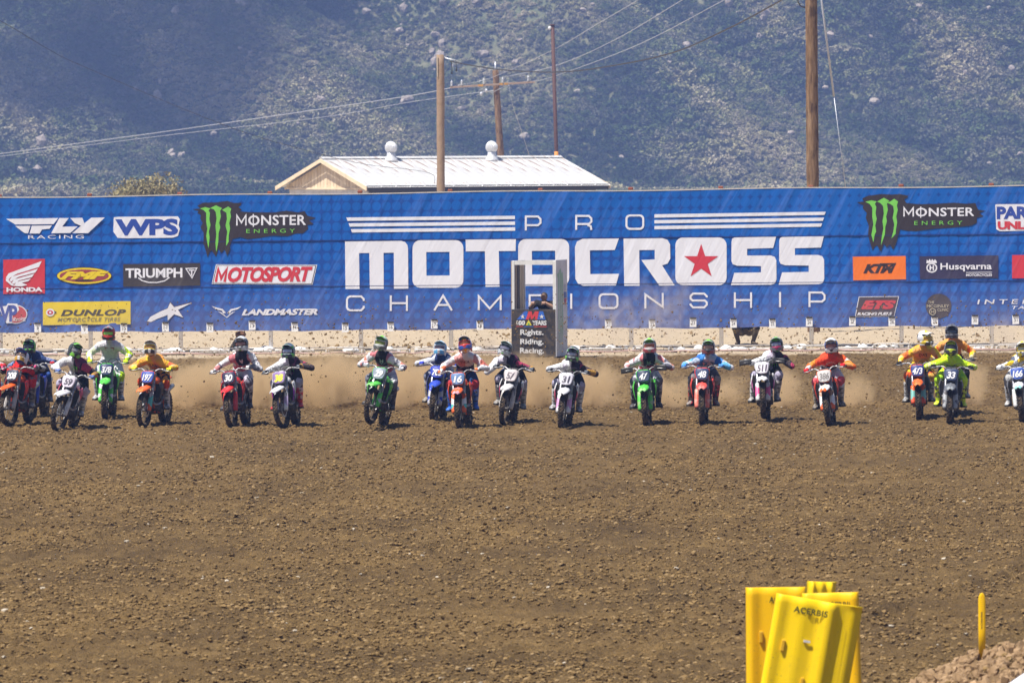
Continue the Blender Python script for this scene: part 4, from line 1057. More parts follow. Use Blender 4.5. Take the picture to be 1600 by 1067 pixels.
def catmull(P, m=14):
    out = []; P = [P[0] * 2 - P[1]] + P + [P[-1] * 2 - P[-2]]
    for i in range(1, len(P) - 2):
        for k in range(m):
            t = k / m; a, b, c, d = P[i - 1:i + 3]
            out.append(.5 * ((2 * b) + (c - a) * t + (2 * a - 5 * b + 4 * c - d) * t * t + (3 * b - a - 3 * c + d) * t ** 3))
    out.append(P[-2]); return out
def wires():
    AL = plain((.52, .54, .58), .4, .3, .1); BK = plain((.035, .035, .04), .6, 0, .1)
    for pts, r_, m, lab, nm in (
      ([(-30, 244.5, 400), (250, 207, 370), (500, 171, 350), (640, 150, 338), (715, 135.5, 330)], .022, AL, 'upper pale power line sagging in from the far side to the crossarm', 'power_line'),
      ([(-30, 248.5, 402), (250, 213, 372), (500, 184, 352), (640, 160, 338), (772, 141.5, 330)], .015, AL, 'lower pale power line sagging in to the crossarm pole', 'power_line'),
      ([(715, 134, 330), (770, 121, 330), (865, 78, 318), (935, 37, 305), (1015, -10, 290)], .015, AL, 'steepest pale power line leaving past the top of the rusty pole', 'power_line'),
      ([(782, 122, 330), (868, 103, 322), (962, 62, 308), (1075, -5, 290)], .015, AL, 'middle pale power line crossing the rusty pole', 'power_line'),
      ([(830, 128, 330), (868, 119, 324), (1000, 69, 305), (1140, -4, 285)], .015, AL, 'lowest pale power line leaving the end of the crossarm', 'power_line'),
      ([(703, 96, 222), (740, 103, 220), (790, 110, 216), (870, 113, 208), (945, 105, 201), (1050, 83, 190), (1140, 44, 178), (1215, 4, 168), (1256, -20, 163)], .024, BK, 'thick black cable strung from the short pole to the thick pole', 'cable'),
      ([(-20, 22, 240), (20, 44, 241), (80, 80, 243), (130, 104, 246), (320, 184, 256), (430, 222, 262), (560, 255, 275), (640, 265, 285), (676, 273, 293), (679, 287, 297)], .013, BK, 'thin dark service wire running down to the shed roof', 'cable'),
      ([(795, 133, 330), (801, 165, 330), (813, 200, 332), (828, 246, 334)], .013, AL, 'guy wire dropping from the crossarm pole behind the ridge', 'guy_wire')):
        o = MB().tube(catmull([at(*p) for p in pts]), r_, 6, caps=True).build(nm, m); tag(o, lab, 'wire', 'overhead wires' if nm != 'guy_wire' else None)
    g = empty('guy_wire', at(1283, -4, 162)); tag(g, 'pale guy wire with a thick upper sleeve beside the thick wooden pole', 'wire'); O = Vector(g.location)
    MB().tube([at(1281, -30, 162) - O, at(1284, 4, 162) - O, at(1303, 151, 162) - O], .028, 8).build('sleeve', AL, g)
    MB().tube([at(1303, 150, 162) - O, at(1322, 300, 162) - O], .011, 6).build('strand', AL, g)
wires()

def leafy(root, c, rad, n, leaf, mat, name='crown', seed=1, lumps=9):
    r = np.random.default_rng(seed); cs = (r.random((lumps, 3)) * 2 - 1) * np.array(rad) * .62 + np.array(c); ls = (.35 + .3 * r.random(lumps))
    V = []; F = []
    k = r.integers(0, lumps, n); d = r.normal(size=(n, 3)); d /= np.linalg.norm(d, axis=1)[:, None]
    P = cs[k] + d * np.array(rad) * ls[k][:, None] * (.55 + .5 * r.random(n))[:, None]
    a = r.normal(size=(n, 3)); a /= np.linalg.norm(a, axis=1)[:, None]; b = np.cross(a, r.normal(size=(n, 3))); b /= np.linalg.norm(b, axis=1)[:, None]
    s = (leaf * (.6 + .8 * r.random(n)))[:, None]
    V = np.stack([P - a * s, P + b * s * .45, P + a * s, P - b * s * .45], 1).reshape(-1, 3); F = np.arange(4 * n).reshape(n, 4)
    o = bpy.data.objects.new(name, np_mesh(name, V, F, mat)); COL.objects.link(o); o.parent = root; return o
def tree():
    p = at(230, 300, 300); root = empty('tree', (p.x, 300, 0)); tag(root, 'tan green leafy tree top showing over the banner', 'tree')
    ztop = at(228, 274, 300).z; m = N('olive_leaves'); r_ = m.n('ShaderNodeTexCoord').outputs['Object']
    m.set(m.ramp(m.noise(r_, 2.5, 4, .7), [(.35, (.11, .10, .035)), (.5, (.27, .23, .10)), (.68, (.48, .40, .22))]), .8, spec=.15)
    leafy(root, (0, 0, ztop - 1.5), (1.95, 1.7, 1.45), 16000, .085, m.mat, seed=3, lumps=34)
    mb = MB(); mb.tube([(0, 0, 0), (.05, 0, 1.4), (0, .1, 2.4)], [.16, .12, .07], 8); mb.build('trunk', M_WOOD, root)
    for k in range(7):
        a = k * .9; MB().tube([(0.02, 0.05, 1.6 + .1 * k), (.6 * math.cos(a), .5 * math.sin(a), 2.5), (1.3 * math.cos(a), 1.1 * math.sin(a), 3.1)], [.06, .04, .015], 6).build('limb', M_WOOD, root)
tree()

# ================================================================== START LINE
def print_on(root, items, px2, m_of, name, base=0.0, axis_x=None, M=None):
    """flat print items in local (x, z) metres on a face looking along -y; one object"""
    cols = []; mb = MB(); off = 0
    for it in items:
        if it[1] not in cols: cols.append(it[1])
        mi = cols.index(it[1])
        if it[0] == 'p':
            V, F = poly2d([[px2(*p) for p in lp] for lp in it[2]]); P = [(v.x, -base - off, v.y) for v in V]
        else:
            x0, y0, x1, y1 = it[3]; (ax, az), (bx, bz) = px2(x0, y1), px2(x1, y0); V, F = text2d(it[2], *it[4:]); P = [(ax + (bx - ax) * a, -base - off, az + (bz - az) * b) for a, b in V]
        mb.add(P, F, mi); off += .002
    o = mb.build(name, [m_of(c) for c in cols], root, M, fix=False)
    nm = sum(p.normal.y for p in o.data.polygons)
    if nm > 0: o.data.flip_normals()
    return o
def star(cx, cy_, r_): return [(cx + (r_ if k % 2 == 0 else r_ * .4) * math.cos(R(-90 + 36 * k)), cy_ + (r_ if k % 2 == 0 else r_ * .4) * math.sin(R(-90 + 36 * k))) for k in range(10)]
def booth():
    g = on_ground(843, 561); Yb = g.y; sc = FPX / Yb; A = R(-15); w, d = 1.13, 1.08
    root = empty('start_booth', (g.x, g.y + .45, gz(g.x, g.y)), A); tag(root, 'white framed start booth with a black front panel before the banner', 'booth')
    M_WH = plain((.72, .71, .68), .5, 0, .2, 6); M_BK = plain((.028, .026, .027), .5, 0, .55, 7); M_BR = plain((.42, .33, .24), .8, 0, .3, 4); M_SIL = plain((.80, .79, .78), .5, .0, .2, 3)
    H = 2.41
    for x in (-1, 1):
        for y in (-1, 1): MB().box((x * (w / 2 - .035), y * (d / 2 - .035), H / 2), (.07, .07, H), bev=.006).build('corner_post', M_WH, root)
    for x in (-1, 1): MB().box((x * (w / 2 - .035), 0, H - .05), (.06, d - .15, .10)).build('top_rail', M_WH, root)
    for y in (-1, 1): MB().box((0, y * (d / 2 - .035), H - .05), (w - .145, .06, .10)).build('top_rail', M_WH, root)
    MB().box((0, -d / 2 - .012, .62), (w + .01, .02, 1.16), bev=.004).build('front_panel', M_BK, root)
    MB().box((0, d / 2 - .035, 1.1), (w - .145, .05, .07)).build('back_rail', M_WH, root)
    sp = MB().box((w / 2 + .012, 0, H / 2 + .02), (.02, d + .03, H), bev=.004).build('side_panel', M_SIL, root)
    MB().box((-w / 2 - .005, 0, H / 2), (.02, d, H - .02)).build('side_panel', M_BR, root)
    for k, c in enumerate((M_BR, M_BK, plain((.62, .52, .40), .8), plain((.62, .52, .40), .8))):
        MB().box((-w / 2 + .04, -d / 2 + .22 + .22 * k, H / 2), (.045, .15, H - .2)).build('curtain_strip', c, root)
    MB().box((0, 0, .06), (w - .15, d - .15, .05)).build('floor_board', M_BR, root)
    MB().box((0, -d / 2 + .1, 1.17), (w - .16, .22, .03)).build('counter', M_BK, root)
    f = lambda px, py: ((px - 837) / sc / math.cos(A), (558 - py) / sc + .05)
    mo = lambda c: plain(c, .5, 0, .25, 12)
    BL = (.02, .13, .55); Wt = (.72, .72, .72); RD = (.62, .04, .05)
    fp = print_on(root, [('p', BL, [[(811, 502), (823, 489), (828, 489), (827, 502)]]), ('p', BL, [[(843, 502), (846, 489), (852, 489), (856, 502)]]),
        ('p', RD, [[(825, 502), (829.5, 489.2), (834.5, 489.2), (835.5, 496), (839.5, 489.2), (845.5, 489.2), (843, 502), (838.8, 502), (839.9, 496), (835.5, 501.5), (833, 501.5), (832, 496), (829.8, 502)]]),
        ('p', Wt, [star(820.5, 497.5, 4)]), ('p', Wt, [star(850, 497.5, 4)]),
        ('t', Wt, '100', (810, 503.5, 824, 511), .05, .1, .95), ('t', Wt, 'YEARS', (835, 503.5, 857.5, 511), .04, 0, .95), ('p', (.75, .62, .03), [[(825, 511), (829.5, 502.5), (834.5, 511)]]), ('p', (.1, .4, .1), [ellipse(829.7, 509, 1.8, 1.6)]),
        ('p', RD, [[(810, 512.3), (821, 512.3), (821, 513.3), (810, 513.3)]]), ('p', BL, [[(822, 512.3), (837, 512.3), (837, 513.3), (822, 513.3)]]), ('p', RD, [[(838, 512.3), (858, 512.3), (858, 513.3), (838, 513.3)]]),
        ('t', Wt, 'Rights.', (816.5, 517.5, 853, 528.5), .03), ('t', Wt, 'Riding.', (816.5, 532, 853, 543), .03), ('t', Wt, 'Racing.', (816, 546, 853.5, 557), .03)], f, mo, 'front_print', d / 2 + .0245)
    # claw marks and small stickers on the silver side
    g2 = lambda px, py: ((px - 878) / 18 * (d - .1), (560 - py) / sc)
    Ms = Matrix.Translation((w / 2 + .0245, 0, 0)) @ Matrix.Rotation(R(90), 4, 'Z')
    gr = (.40, .66, .42)
    print_on(root, [('p', gr, [[(869.5, 431), (873, 427), (874, 440), (873.2, 480), (873.6, 520), (872.4, 552), (871.6, 515), (871.8, 470), (871.4, 438)]]), ('p', gr, [[(873.2, 425), (876.4, 421), (877.4, 440), (876.6, 480), (877, 520), (875.8, 556), (875, 515), (875.3, 470), (874.8, 436)]]),
        ('p', gr, [[(876.8, 430), (879.4, 427), (880.2, 440), (879.4, 480), (879.8, 515), (878.6, 545), (878, 505), (878.2, 470), (877.8, 438)]]),
        ('p', (.6, .62, .68), [[(882, 447), (886, 447), (886, 457), (882, 457)]]), ('p', (.12, .2, .5), [[(881.6, 459), (886.4, 459), (886.4, 468), (881.6, 468)]]), ('p', (.6, .08, .15), [[(881.6, 469), (886.4, 469), (884, 481)]])], g2, mo, 'side_print', 0.0, M=Ms)
    return root
BOOTH = booth()

def gates():
    M_B = plain((.62, .60, .57), .6, 0, .35, 8); M_S = plain((.34, .30, .26), .6, .3, .45, 8); M_PAD = plain((.74, .73, .70), .8, 0, .3, 6)
    pad = [lump(700 + k, 2, .6, .55) for k in range(4)]
    bar = MB().tube([(-.46, .0, .035), (-.46, -.42, .045), (-.40, -.47, .05), (.40, -.47, .05), (.46, -.42, .045), (.46, 0, .035)], .02, 8).mesh('gate_bar')
    base = MB().box((0, .06, .03), (1.02, .10, .06), bev=.01).mesh('base_rail'); hin = MB().box((0, 0, .05), (.10, .14, .10), bev=.015).mesh('hinge_block')
    px_all = [(n_, x) for n_, x, _ in LANES] + [(19, 822), (20, 888), (7, -6)]
    WORDS.update({19: 'nineteen', 20: 'twenty', 7: 'seven'})
    for n_, px in sorted(px_all):
        p = on_ground(px, 556.3 - 8.5 * px / 1600); rr = random.Random(n_)
        r_ = empty('starting_gate', (p.x, p.y, gz(p.x, p.y) + .01), rr.uniform(-.05, .05))
        where = {19: 'dropped starting gate just before the white framed booth', 20: 'dropped starting gate beside the silver side of the booth', 7: 'dropped starting gate at the far end of the row'}.get(n_, f'dropped starting gate on the ground in line with lane sign {WORDS[n_]}')
        tag(r_, where, 'gate', 'dropped starting gates')
        inst('base_rail', base, M_S, r_); inst('gate_bar', bar, M_B, r_, Matrix.Rotation(R(rr.uniform(-16, -2)), 4, 'X'))
        for sx in (-.46, .46): inst('hinge_block', hin, M_B, r_, Matrix.Translation((sx, .02, .01)))
        inst('pad', pad[n_ % 4], M_PAD, r_, Matrix.Translation((rr.uniform(-.3, .3), .12, .085)) @ Matrix.Rotation(rr.uniform(0, 6), 4, 'Z') @ Matrix.Diagonal((rr.uniform(.12, .26), .14, rr.uniform(.13, .2), 1)))
        if rr.random() < .55: inst('pad', pad[(n_ + 1) % 4], M_PAD, r_, Matrix.Translation((rr.uniform(-.4, .4), .2, .06)) @ Matrix.Diagonal((.13, .12, .13, 1)))
    P = []
    for k in range(60):
        x = -30 + 1660 * k / 59; q = on_ground(x, 558.6 - 8 * x / 1600 + .6 * math.sin(k * 1.7)); P.append(q + Vector((0, 0, gz(q.x, q.y) + .07 + .02 * math.sin(k * 2.3))))
    o = MB().tube(P, .016, 6).build('boundary_rope', plain((.62, .42, .38), .7, 0, .5, 3)); tag(o, 'pale pinkish rope lying along the dropped starting gates', 'rope')
gates()

def behind_fence():
    # tan block of a low building, seen under the banner
    a = at(1322, 520, 181); b = at(1465, 520, 181)
    r_ = empty('tan_building', (a.x, 181, 0)); tag(r_, 'low tan block wall building seen under the right end of the banner'.replace('right end', 'far end'), 'building')
    M_T = plain((.50, .30, .18), .85, 0, .3, 2, bump=4); w = b.x - a.x
    MB().box((w / 2, 1.5, 1.25), (w, 3, 2.5)).build('wall', M_T, r_); MB().box((w / 2, 1.5, 2.55), (w + .2, 3.2, .1)).build('roof', plain((.3, .28, .26), .8), r_)
    MB().box((1.4, -.03, 1.1), (.9, .05, 2.1)).build('door', plain((.42, .26, .16), .7, 0, .3), r_)
    p = at(1318, 520, 168); o = MB().box((0, 0, .75), (.24, .2, 1.6), bev=.02).build('wooden_post', M_WOOD2); o.location = (p.x, 168, 0); tag(o, 'square brown post under the banner beside the tan wall', 'post')
    p = at(1384, 520, 172); r_ = empty('barrel', (p.x, 172, 0)); tag(r_, 'brown trash barrel with a yellow lid before the tan wall', 'barrel')
    mb = MB(); mb.rings([[Vector((q * math.cos(k * math.pi / 10), q * math.sin(k * math.pi / 10), z)) for k in range(20)] for q, z in ((.19, 0), (.20, .3), (.215, .31), (.205, .33), (.215, .6))]); mb.build('drum', plain((.16, .11, .08), .6, 0, .4), r_)
    MB().tube([(0, 0, .60), (0, 0, .66)], .235, 18).build('lid', plain((.62, .42, .04), .5), r_)
    for px, hgt, lab in ((1350, 1.1, 'white standpipe before the tan wall near the brown post'), (1367, 1.0, 'pale thin standpipe between the post and the barrel')):
        p = at(px, 520, 174); r2 = empty('standpipe', (p.x, 174, 0)); tag(r2, lab, 'pipe')
        MB().tube([(0, 0, 0), (0, 0, hgt)], .03, 8).build('pipe', plain((.68, .66, .62), .5), r2); MB().ell((0, 0, .42), (.06, .06, .06), nu=8, nv=6).build('valve', M_GALV, r2)
    # chain-link leaf in a tube frame
    a = at(1466, 520, 178); b = at(1514, 520, 178); w = b.x - a.x
    r_ = empty('chain_link_gate', (a.x, 178, 0)); tag(r_, 'chain link gate in a pale tube frame past the tan wall', 'gate')
    MB().tube([(0, 0, .05), (w, 0, .05), (w, 0, 1.9), (0, 0, 1.9), (0, 0, .05)], .03, 6).build('gate_frame', M_GALV, r_)
    V = []; F = []; mb = MB(); q = .11
    def seg(x0, z0, x1, z1):
        d = Vector((x1 - x0, 0, z1 - z0)).normalized(); nn = Vector((-d.z, 0, d.x)) * .006
        A_, B_ = Vector((x0, 0, z0)), Vector((x1, 0, z1)); mb.add([A_ - nn, B_ - nn, B_ + nn, A_ + nn, A_ - nn + Vector((0, .01, 0)), B_ - nn + Vector((0, .01, 0)), B_ + nn + Vector((0, .01, 0)), A_ + nn + Vector((0, .01, 0))], [(0, 1, 2, 3), (7, 6, 5, 4), (0, 4, 5, 1), (2, 6, 7, 3)])
    c = -1.9
    while c < w:
        x0, z0 = max(c, 0), .05 + max(0, -c); x1 = min(w, c + 1.85); z1 = .05 + (x1 - c)
        if x1 > x0: seg(x0, z0, x1, min(1.9, z1)); seg(w - x0, z0, w - x1, min(1.9, z1))
        c += q
    mesh = mb.build('wire_mesh', M_GALV, r_); mesh['kind'] = 'stuff'
    bb = MB().box((w / 2, 0, .9), (w * 1.1, 1.2, 1.8)).build('dark_block', plain((.05, .05, .05), .8, 0, .3)); bb.location = (a.x, 180.5, 0); tag(bb, 'dark block behind the chain link gate', 'box')  # plain dark block filling the space behind the gate mesh
    P = [at(x, 521 + 7.5 * (x - 1060) / 540 if x < 1330 else 526.5, 165) for x in (1045, 1130, 1230, 1330, 1430, 1530, 1640)]
    r_ = empty('pipe_rail', (P[0].x, 165, 0)); tag(r_, 'thin low pipe rail running behind the fence', 'rail'); O = Vector((P[0].x, 165, 0))
    MB().tube([p - O for p in P], .022, 8).build('top_pipe', M_GALV, r_)
    for p in P: MB().tube([p - O, Vector((p.x, 165, -.05)) - O], .02, 6).build('upright', M_GALV, r_)
    p = at(1115, 523, 170); o = MB().box((0, 0, .10), (.5, .3, .2), bev=.02).build('wooden_crate', plain((.55, .38, .22), .7)); o.location = (p.x, 170, .28); tag(o, 'small tan box on the sand beyond the pipe rail', 'box')
    o = MB().box((0, 0, .14), (.44, .26, .28), bev=.03).build('stump', M_WOOD); o.location = (p.x, 170, 0); tag(o, 'brown block under the small tan box beyond the pipe rail', 'block')
    p = on_ground(413, 549); bg_ = inst('netting_bundle', lump(801, 3, .6, .35), plain((.72, .70, .68), .8)); bg_.location = (p.x, p.y + .3, .02); bg_.scale = (.28, .25, .32); tag(bg_, 'white bundle of netting on the sand under the banner', 'bundle')
    bv = inst('netting_bundle', lump(802, 3, .6, .5), plain((.72, .70, .68), .8)); p = on_ground(1154, 550); bv.location = (p.x, p.y + .2, .02); bv.scale = (.2, .15, .2); tag(bv, 'small white crumpled sheet on the sand near the crouching photographer', 'sheet')
behind_fence()

# ================================================================== FOREGROUND MARKERS
M_YEL = None
def yellow(col):
    n = N('yellow_plastic'); p = n.obj()
    f = n.noise(p, 3, 4, .6); c = n.mix(n.ramp(f, [(.5, 0.), (.9, .25)]), col, (.62, .40, .05))
    c = n.mix(n.ramp(n.noise(p, 26, 3), [(.62, 0.), (.75, .35)]), c, DIRT)
    n.set(c, .5, spec=.3); return n.mat
M_YEL = yellow((.96, .56, .0)); M_YEL2 = yellow((.97, .66, .0))
def barrier_mesh(w, h, flap=.0):
    # cross-section: fluted face with thickened edges, optional folded flap
    xs = [0, .02, .06, .10, .16, .22, .26, .30, .36, .42, .46, .50, .54, .56]
    ys = [0, -.02, -.025, -.012, -.010, -.022, -.024, -.022, -.010, -.012, -.026, -.028, -.02, 0]
    fr = [(x * w / .56, y * 1.6) for x, y in zip(xs, ys)]
    if flap: fr += [(w + .03, .005), (w + flap * .5, .05), (w + flap * .55, .045), (w + flap, .10)]
    bk = [(x, y + .055) for x, y in fr[::-1]]
    prof = fr + bk; mb = MB(); rings = []
    for t in np.linspace(0, 1, 30):
        z = h * t; k = 1.0
        rings.append([Vector((x, y + .0012 * math.sin(z * 7), z)) for x, y in prof])
    cx = sum(x for x, y in prof) / len(prof); cyy = .02
    for dz, k in ((.012, .97), (.018, .90)):
        rings.append([Vector((x, cyy + (y - cyy) * (k * .8), h + dz)) for x, y in prof])
    return mb.rings(rings, smooth=True).mesh('panel')
def barriers():
    D0 = 50.0
    def place(px, py, D, h):      # top-left corner at that place
        p = at(px, py, D); return Vector((p.x, D, p.z - h))
    lab = ['tall yellow barrier panel standing upright behind on the dark soil side', 'front yellow barrier panel leaning over with a folded edge', 'yellow barrier panel half hidden behind the leaning one', 'rearmost yellow barrier section showing only its folded top']
    KB = plain((.05, .06, .01), .5)
    specs = [(1166, 921, 50.5, .54, 1.2, 0, 0.0, lab[0], M_YEL, .12), (1213, 929.5, 49.6, .55, 1.2, .22, 10.2, lab[1], M_YEL2, .0), (1253, 930, 50.2, .50, 1.2, 0, -1.6, lab[2], M_YEL, -.1), (1265, 911, 50.9, .24, 1.3, .1, 4, lab[3], M_YEL2, .5)]
    for px, py, D, w, h, fl, tilt, lb, m, rz in specs:
        c = at(px, py, D); root = empty('track_barrier', (c.x, D, c.z)); root.rotation_euler = (0, R(tilt), rz)
        tag(root, lb, 'barrier', 'yellow plastic barrier panels')
        o = inst('panel', barrier_mesh(w, h + .25, fl), m, root, Matrix.Translation((0, 0, -h - .25)))
        if w > .4:
            V, F = text2d('ACERBIS', .03, .0, 1.1)
            tx, tw = (.17 if fl else .20), (.30 if fl else .24)
            MB().add([(tx + tw * a, -.043, -.115 + .055 * b) for a, b in V], F).build('lettering', KB, root, fix=False)
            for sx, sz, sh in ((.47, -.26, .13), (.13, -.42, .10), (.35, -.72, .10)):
                MB().box((sx * w / .55, -.026, sz), (.03, .03, sh), bev=.004).build('slot', plain((.66, .38, .01), .6), root)  # shallow raised strip, its darker yellow standing for shade in a recess
            MB().box((.33 * w / .55, -.036, -.35), (.06, .008, .02)).build('sticker', plain((.7, .68, .66), .5), root)
    # folded grip block on top of the rearmost section
    c = at(1265, 911, 50.85); c2_ = at(1312, 922, 50.85)
    # thin marker stake on the berm
    p = at(1534.5, 1026, 51.9); zb = gz(p.x, 51.9); hh = at(1534.5, 926, 51.9).z - zb
    r_ = empty('course_marker', (p.x, 51.9, zb - .05)); tag(r_, 'thin upright yellow marker stake on the dirt berm', 'marker')
    mb = MB(); rings = []
    for z, k in [(0, .9), (.3, 1), (hh - .02, 1), (hh + .02, .85), (hh + .045, .45), (hh + .052, .1)]:
        rings.append([Vector((.033 * k * math.cos(a), .014 * math.sin(a), z)) for a in np.linspace(0, 2 * math.pi, 17)[:-1]])
    mb.rings(rings).build('stake', M_YEL, r_)
    V, F = text2d('ACERBIS', .02); MB().add([(-.004 + .014 * (b - .5), -.0155, hh - .28 + .16 * a) for a, b in V], F).build('lettering', plain((.2, .12, .02), .5), r_, fix=False)
barriers()
def parasol():
    p = at(1600, 1045, 41); c = Vector((p.x + .66, 41, p.z + .32)); r_ = empty('parasol', (c.x, 41, 0)); tag(r_, 'white parasol poking into the bottom corner below the berm', 'parasol')
    mw = plain((.80, .80, .82), .7, 0, .05); R0 = 1.05
    for k in range(8):
        a0, a1 = k * math.pi / 4 + .2, (k + 1) * math.pi / 4 + .2
        def fn(u, v, a0=a0, a1=a1):
            a = a0 + (a1 - a0) * v; sag = .03 * math.sin(math.pi * v) * u
            rr = R0 * u * (1 - .05 * math.sin(math.pi * v)); return Vector((rr * math.cos(a), rr * math.sin(a), c.z + .02 - .60 * u ** 1.15 - sag))
        MB().sheet(fn, 8, 6, .004).build('canopy_panel', mw, r_)
        MB().tube([Vector(fn(0.02, 0)) - Vector((0, 0, .02)), Vector(fn(.5, 0)) - Vector((0, 0, .02)), Vector(fn(1, 0)) - Vector((0, 0, .015))], .006, 5).build('rib', M_GALV, r_)
    MB().tube([(0, 0, -.1), (0, 0, c.z + .08)], .018, 8).build('pole', M_GALV, r_)
parasol()
# ================================================================== MOTORCYCLES
def tyre_mesh(rad, sec, knob, nk, nm):
    mb = MB(); n = 48; m = 12; rings = []
    for i in range(n):
        a = 2 * math.pi * i / n; rg_ = []
        for k in range(m):
            t = 2 * math.pi * k / m; rr = rad - knob - sec + sec * math.cos(t) * 1.0; xx = sec * 1.06 * math.sin(t)
            rg_.append(Vector((xx, -rr * math.sin(a), rr * math.cos(a))))
        rings.append(rg_)
    mb.rings(rings, closed=True, caps=False)
    for i in range(nk):
        for row, t in ((0, 0), (1, .62), (-1, -.62), (2, 1.15), (-2, -1.15)):
            a = 2 * math.pi * (i + (.5 if abs(row) == 1 else 0)) / nk; rr = rad - knob - sec + (sec + knob * .35) * math.cos(t); xx = (sec * 1.06 + knob * .35) * math.sin(t)
            M = Matrix.Rotation(-a + 0, 4, 'X') if False else Matrix.Rotation(a, 4, 'X')
            M2 = M @ Matrix.Translation((xx, 0, rr)) @ Matrix.Rotation(t, 4, 'Y')
            wx = .022 if row == 0 else .017
            V = [M2 @ Vector((sx * wx * (1 - .15 * (sz > 0)), sy * .013, sz * knob * .6)) for sx in (-1, 1) for sy in (-1, 1) for sz in (-1, 1)]
            mb.add(V, [(0, 1, 3, 2), (4, 6, 7, 5), (0, 4, 5, 1), (2, 3, 7, 6), (0, 2, 6, 4), (1, 5, 7, 3)])
    return mb.mesh(nm)
def ring_band(r0, r1, w0, n=40):
    """rim hoop of box section"""
    mb = MB(); rings = []
    for i in range(n):
        a = 2 * math.pi * i / n; c, s_ = math.cos(a), math.sin(a)
        rings.append([Vector((x, -r * s_, r * c)) for x, r in ((-w0, r1), (-w0 * .6, r0), (w0 * .6, r0), (w0, r1))])
    return mb.rings(rings, closed=True, caps=False)
def spokes_mesh(r0, r1, n=18):
    mb = MB()
    for i in range(n):
        a = 2 * math.pi * i / n; b = a + (.35 if i % 2 else -.35); x = .035 * (1 if i % 4 < 2 else -1)
        mb.tube([(x, -r0 * math.sin(b), r0 * math.cos(b)), (0, -r1 * math.sin(a), r1 * math.cos(a))], .0028, 4, caps=False)
    return mb
BIKE = []      # (name, group, mesh, [material keys], offset matrix, children[(name, mesh, keys, matrix)])
RAKE = Vector((0, math.sin(R(25)), math.cos(R(25))))     # up along the steering axis
AX = Vector((0, .02, .36))
def SA(t, x=0, f=0): return AX + RAKE * t + Vector((x, 0, 0)) + Vector((0, -math.cos(R(25)), math.sin(R(25)))) * f
def fwheel(y): return Matrix.Translation((0, y, 0))
def make_bike_parts():
    add = lambda nm, grp, me, keys, ch=(), M=None: BIKE.append((nm, grp, me, keys, M, ch))
    # wheels
    FW = Matrix.Translation((0, 0, .345)); RW = Matrix.Translation((0, 1.45, .335))
    hubm = MB().tube([(-.055, 0, 0), (-.04, 0, 0), (.04, 0, 0), (.055, 0, 0)], [.035, .024, .024, .035], 12); hubm.tube([(-.10, 0, 0), (.10, 0, 0)], .012, 8)
    hub = hubm.mesh('hub')
    def disc(x, r):
        mb = MB(); rings = []
        for i in range(32):
            a = 2 * math.pi * i / 32; k = 1 if i % 2 else .96
            rings.append([Vector((x + dx, -q * math.sin(a), q * math.cos(a))) for dx, q in ((-.002, r * k), (.002, r * k), (.002, r * .72), (-.002, r * .72))])
        return mb.rings(rings, closed=True, caps=False, smooth=False).mesh('brake_disc')
    add('front_wheel', 's', ring_band(.262, .278, .024).mesh('rim'), ['rim'], (('tyre', tyre_mesh(.345, .040, .013, 34, 'tyre'), ['tyre'], None), ('spokes', spokes_mesh(.03, .265).mesh('spokes'), ['steel'], None), ('hub', hub, ['hub'], None), ('brake_disc', disc(.058, .13), ['steel'], None)), FW)
    sp = MB().tube([(-.066, 0, 0), (-.062, 0, 0)], .105, 20).mesh('sprocket')
    add('rear_wheel', 'm', ring_band(.235, .252, .030).mesh('rim'), ['rim'], (('tyre', tyre_mesh(.335, .052, .016, 30, 'tyre'), ['tyre'], None), ('spokes', spokes_mesh(.03, .238).mesh('spokes'), ['steel'], None), ('hub', hub, ['hub'], None), ('brake_disc', disc(.068, .115), ['steel'], None), ('sprocket', sp, ['steel'], None)), RW)
    # fork
    for sx in (-1, 1):
        x = .098 * sx
        up = MB().tube([SA(.30, x), SA(.31, x), SA(.52, x), SA(.53, x), SA(.74, x)], [.030, .0315, .0315, .029, .029], 12).mesh('fork_leg')
        lo = MB().tube([SA(-.02, x), SA(.32, x)], .022, 10).mesh('inner_tube')
        lug = MB().box(SA(-.01, x), (.045, .06, .085), bev=.012).tube([SA(-.0, .075 * sx), SA(.0, .125 * sx)], .02, 10).mesh('axle_lug')
        def gfn(u, v, x=x): 
            t = -.03 + .37 * u; a = R(-80 + 160 * v); r_ = .036 + .008 * math.sin(math.pi * u)
            return SA(t, x + r_ * math.sin(a), r_ * math.cos(a))
        gd = MB().sheet(gfn, 8, 8, .004).mesh('fork_guard')
        add('fork_leg', 's', up, ['forkup'], (('inner_tube', lo, ['steel'], None), ('axle_lug', lug, ['lug'], None), ('fork_guard', gd, ['guard'], None)))
    for t in (.50, .70):
        mb = MB(); c = SA(t); M = Matrix.Rotation(R(-25), 4, 'X')
        mb.box(c + Vector((0, .01, 0)), (.26, .075, .032), M=M, bev=.01); add('triple_clamp', 's', mb.mesh('triple_clamp'), ['clamp'])
    # number plate with rounded outline
    def py_(x, z): return .155 + 1.7 * x * x + .42 * (z - .955)
    def pfn(u, v):
        z = .865 + .19 * u; hw = .088 + .040 * math.sin(min(1, u * 1.4) * math.pi / 2) - .012 * max(0, u - .8) / .2
        x = (v * 2 - 1) * hw; return Vector((x, py_(x, z), z + .012 * (1 - (v * 2 - 1) ** 2) * (1 if u > .5 else -1)))
    add('number_plate', 's', MB().sheet(pfn, 8, 10, .006).mesh('number_plate'), ['plate'])
    def pb(u, v):
        z = .868 + .180 * u; hw = (.080 + .038 * math.sin(min(1, u * 1.4) * math.pi / 2)); x = (v * 2 - 1) * hw
        return Vector((x, py_(x, z) - .003, z))
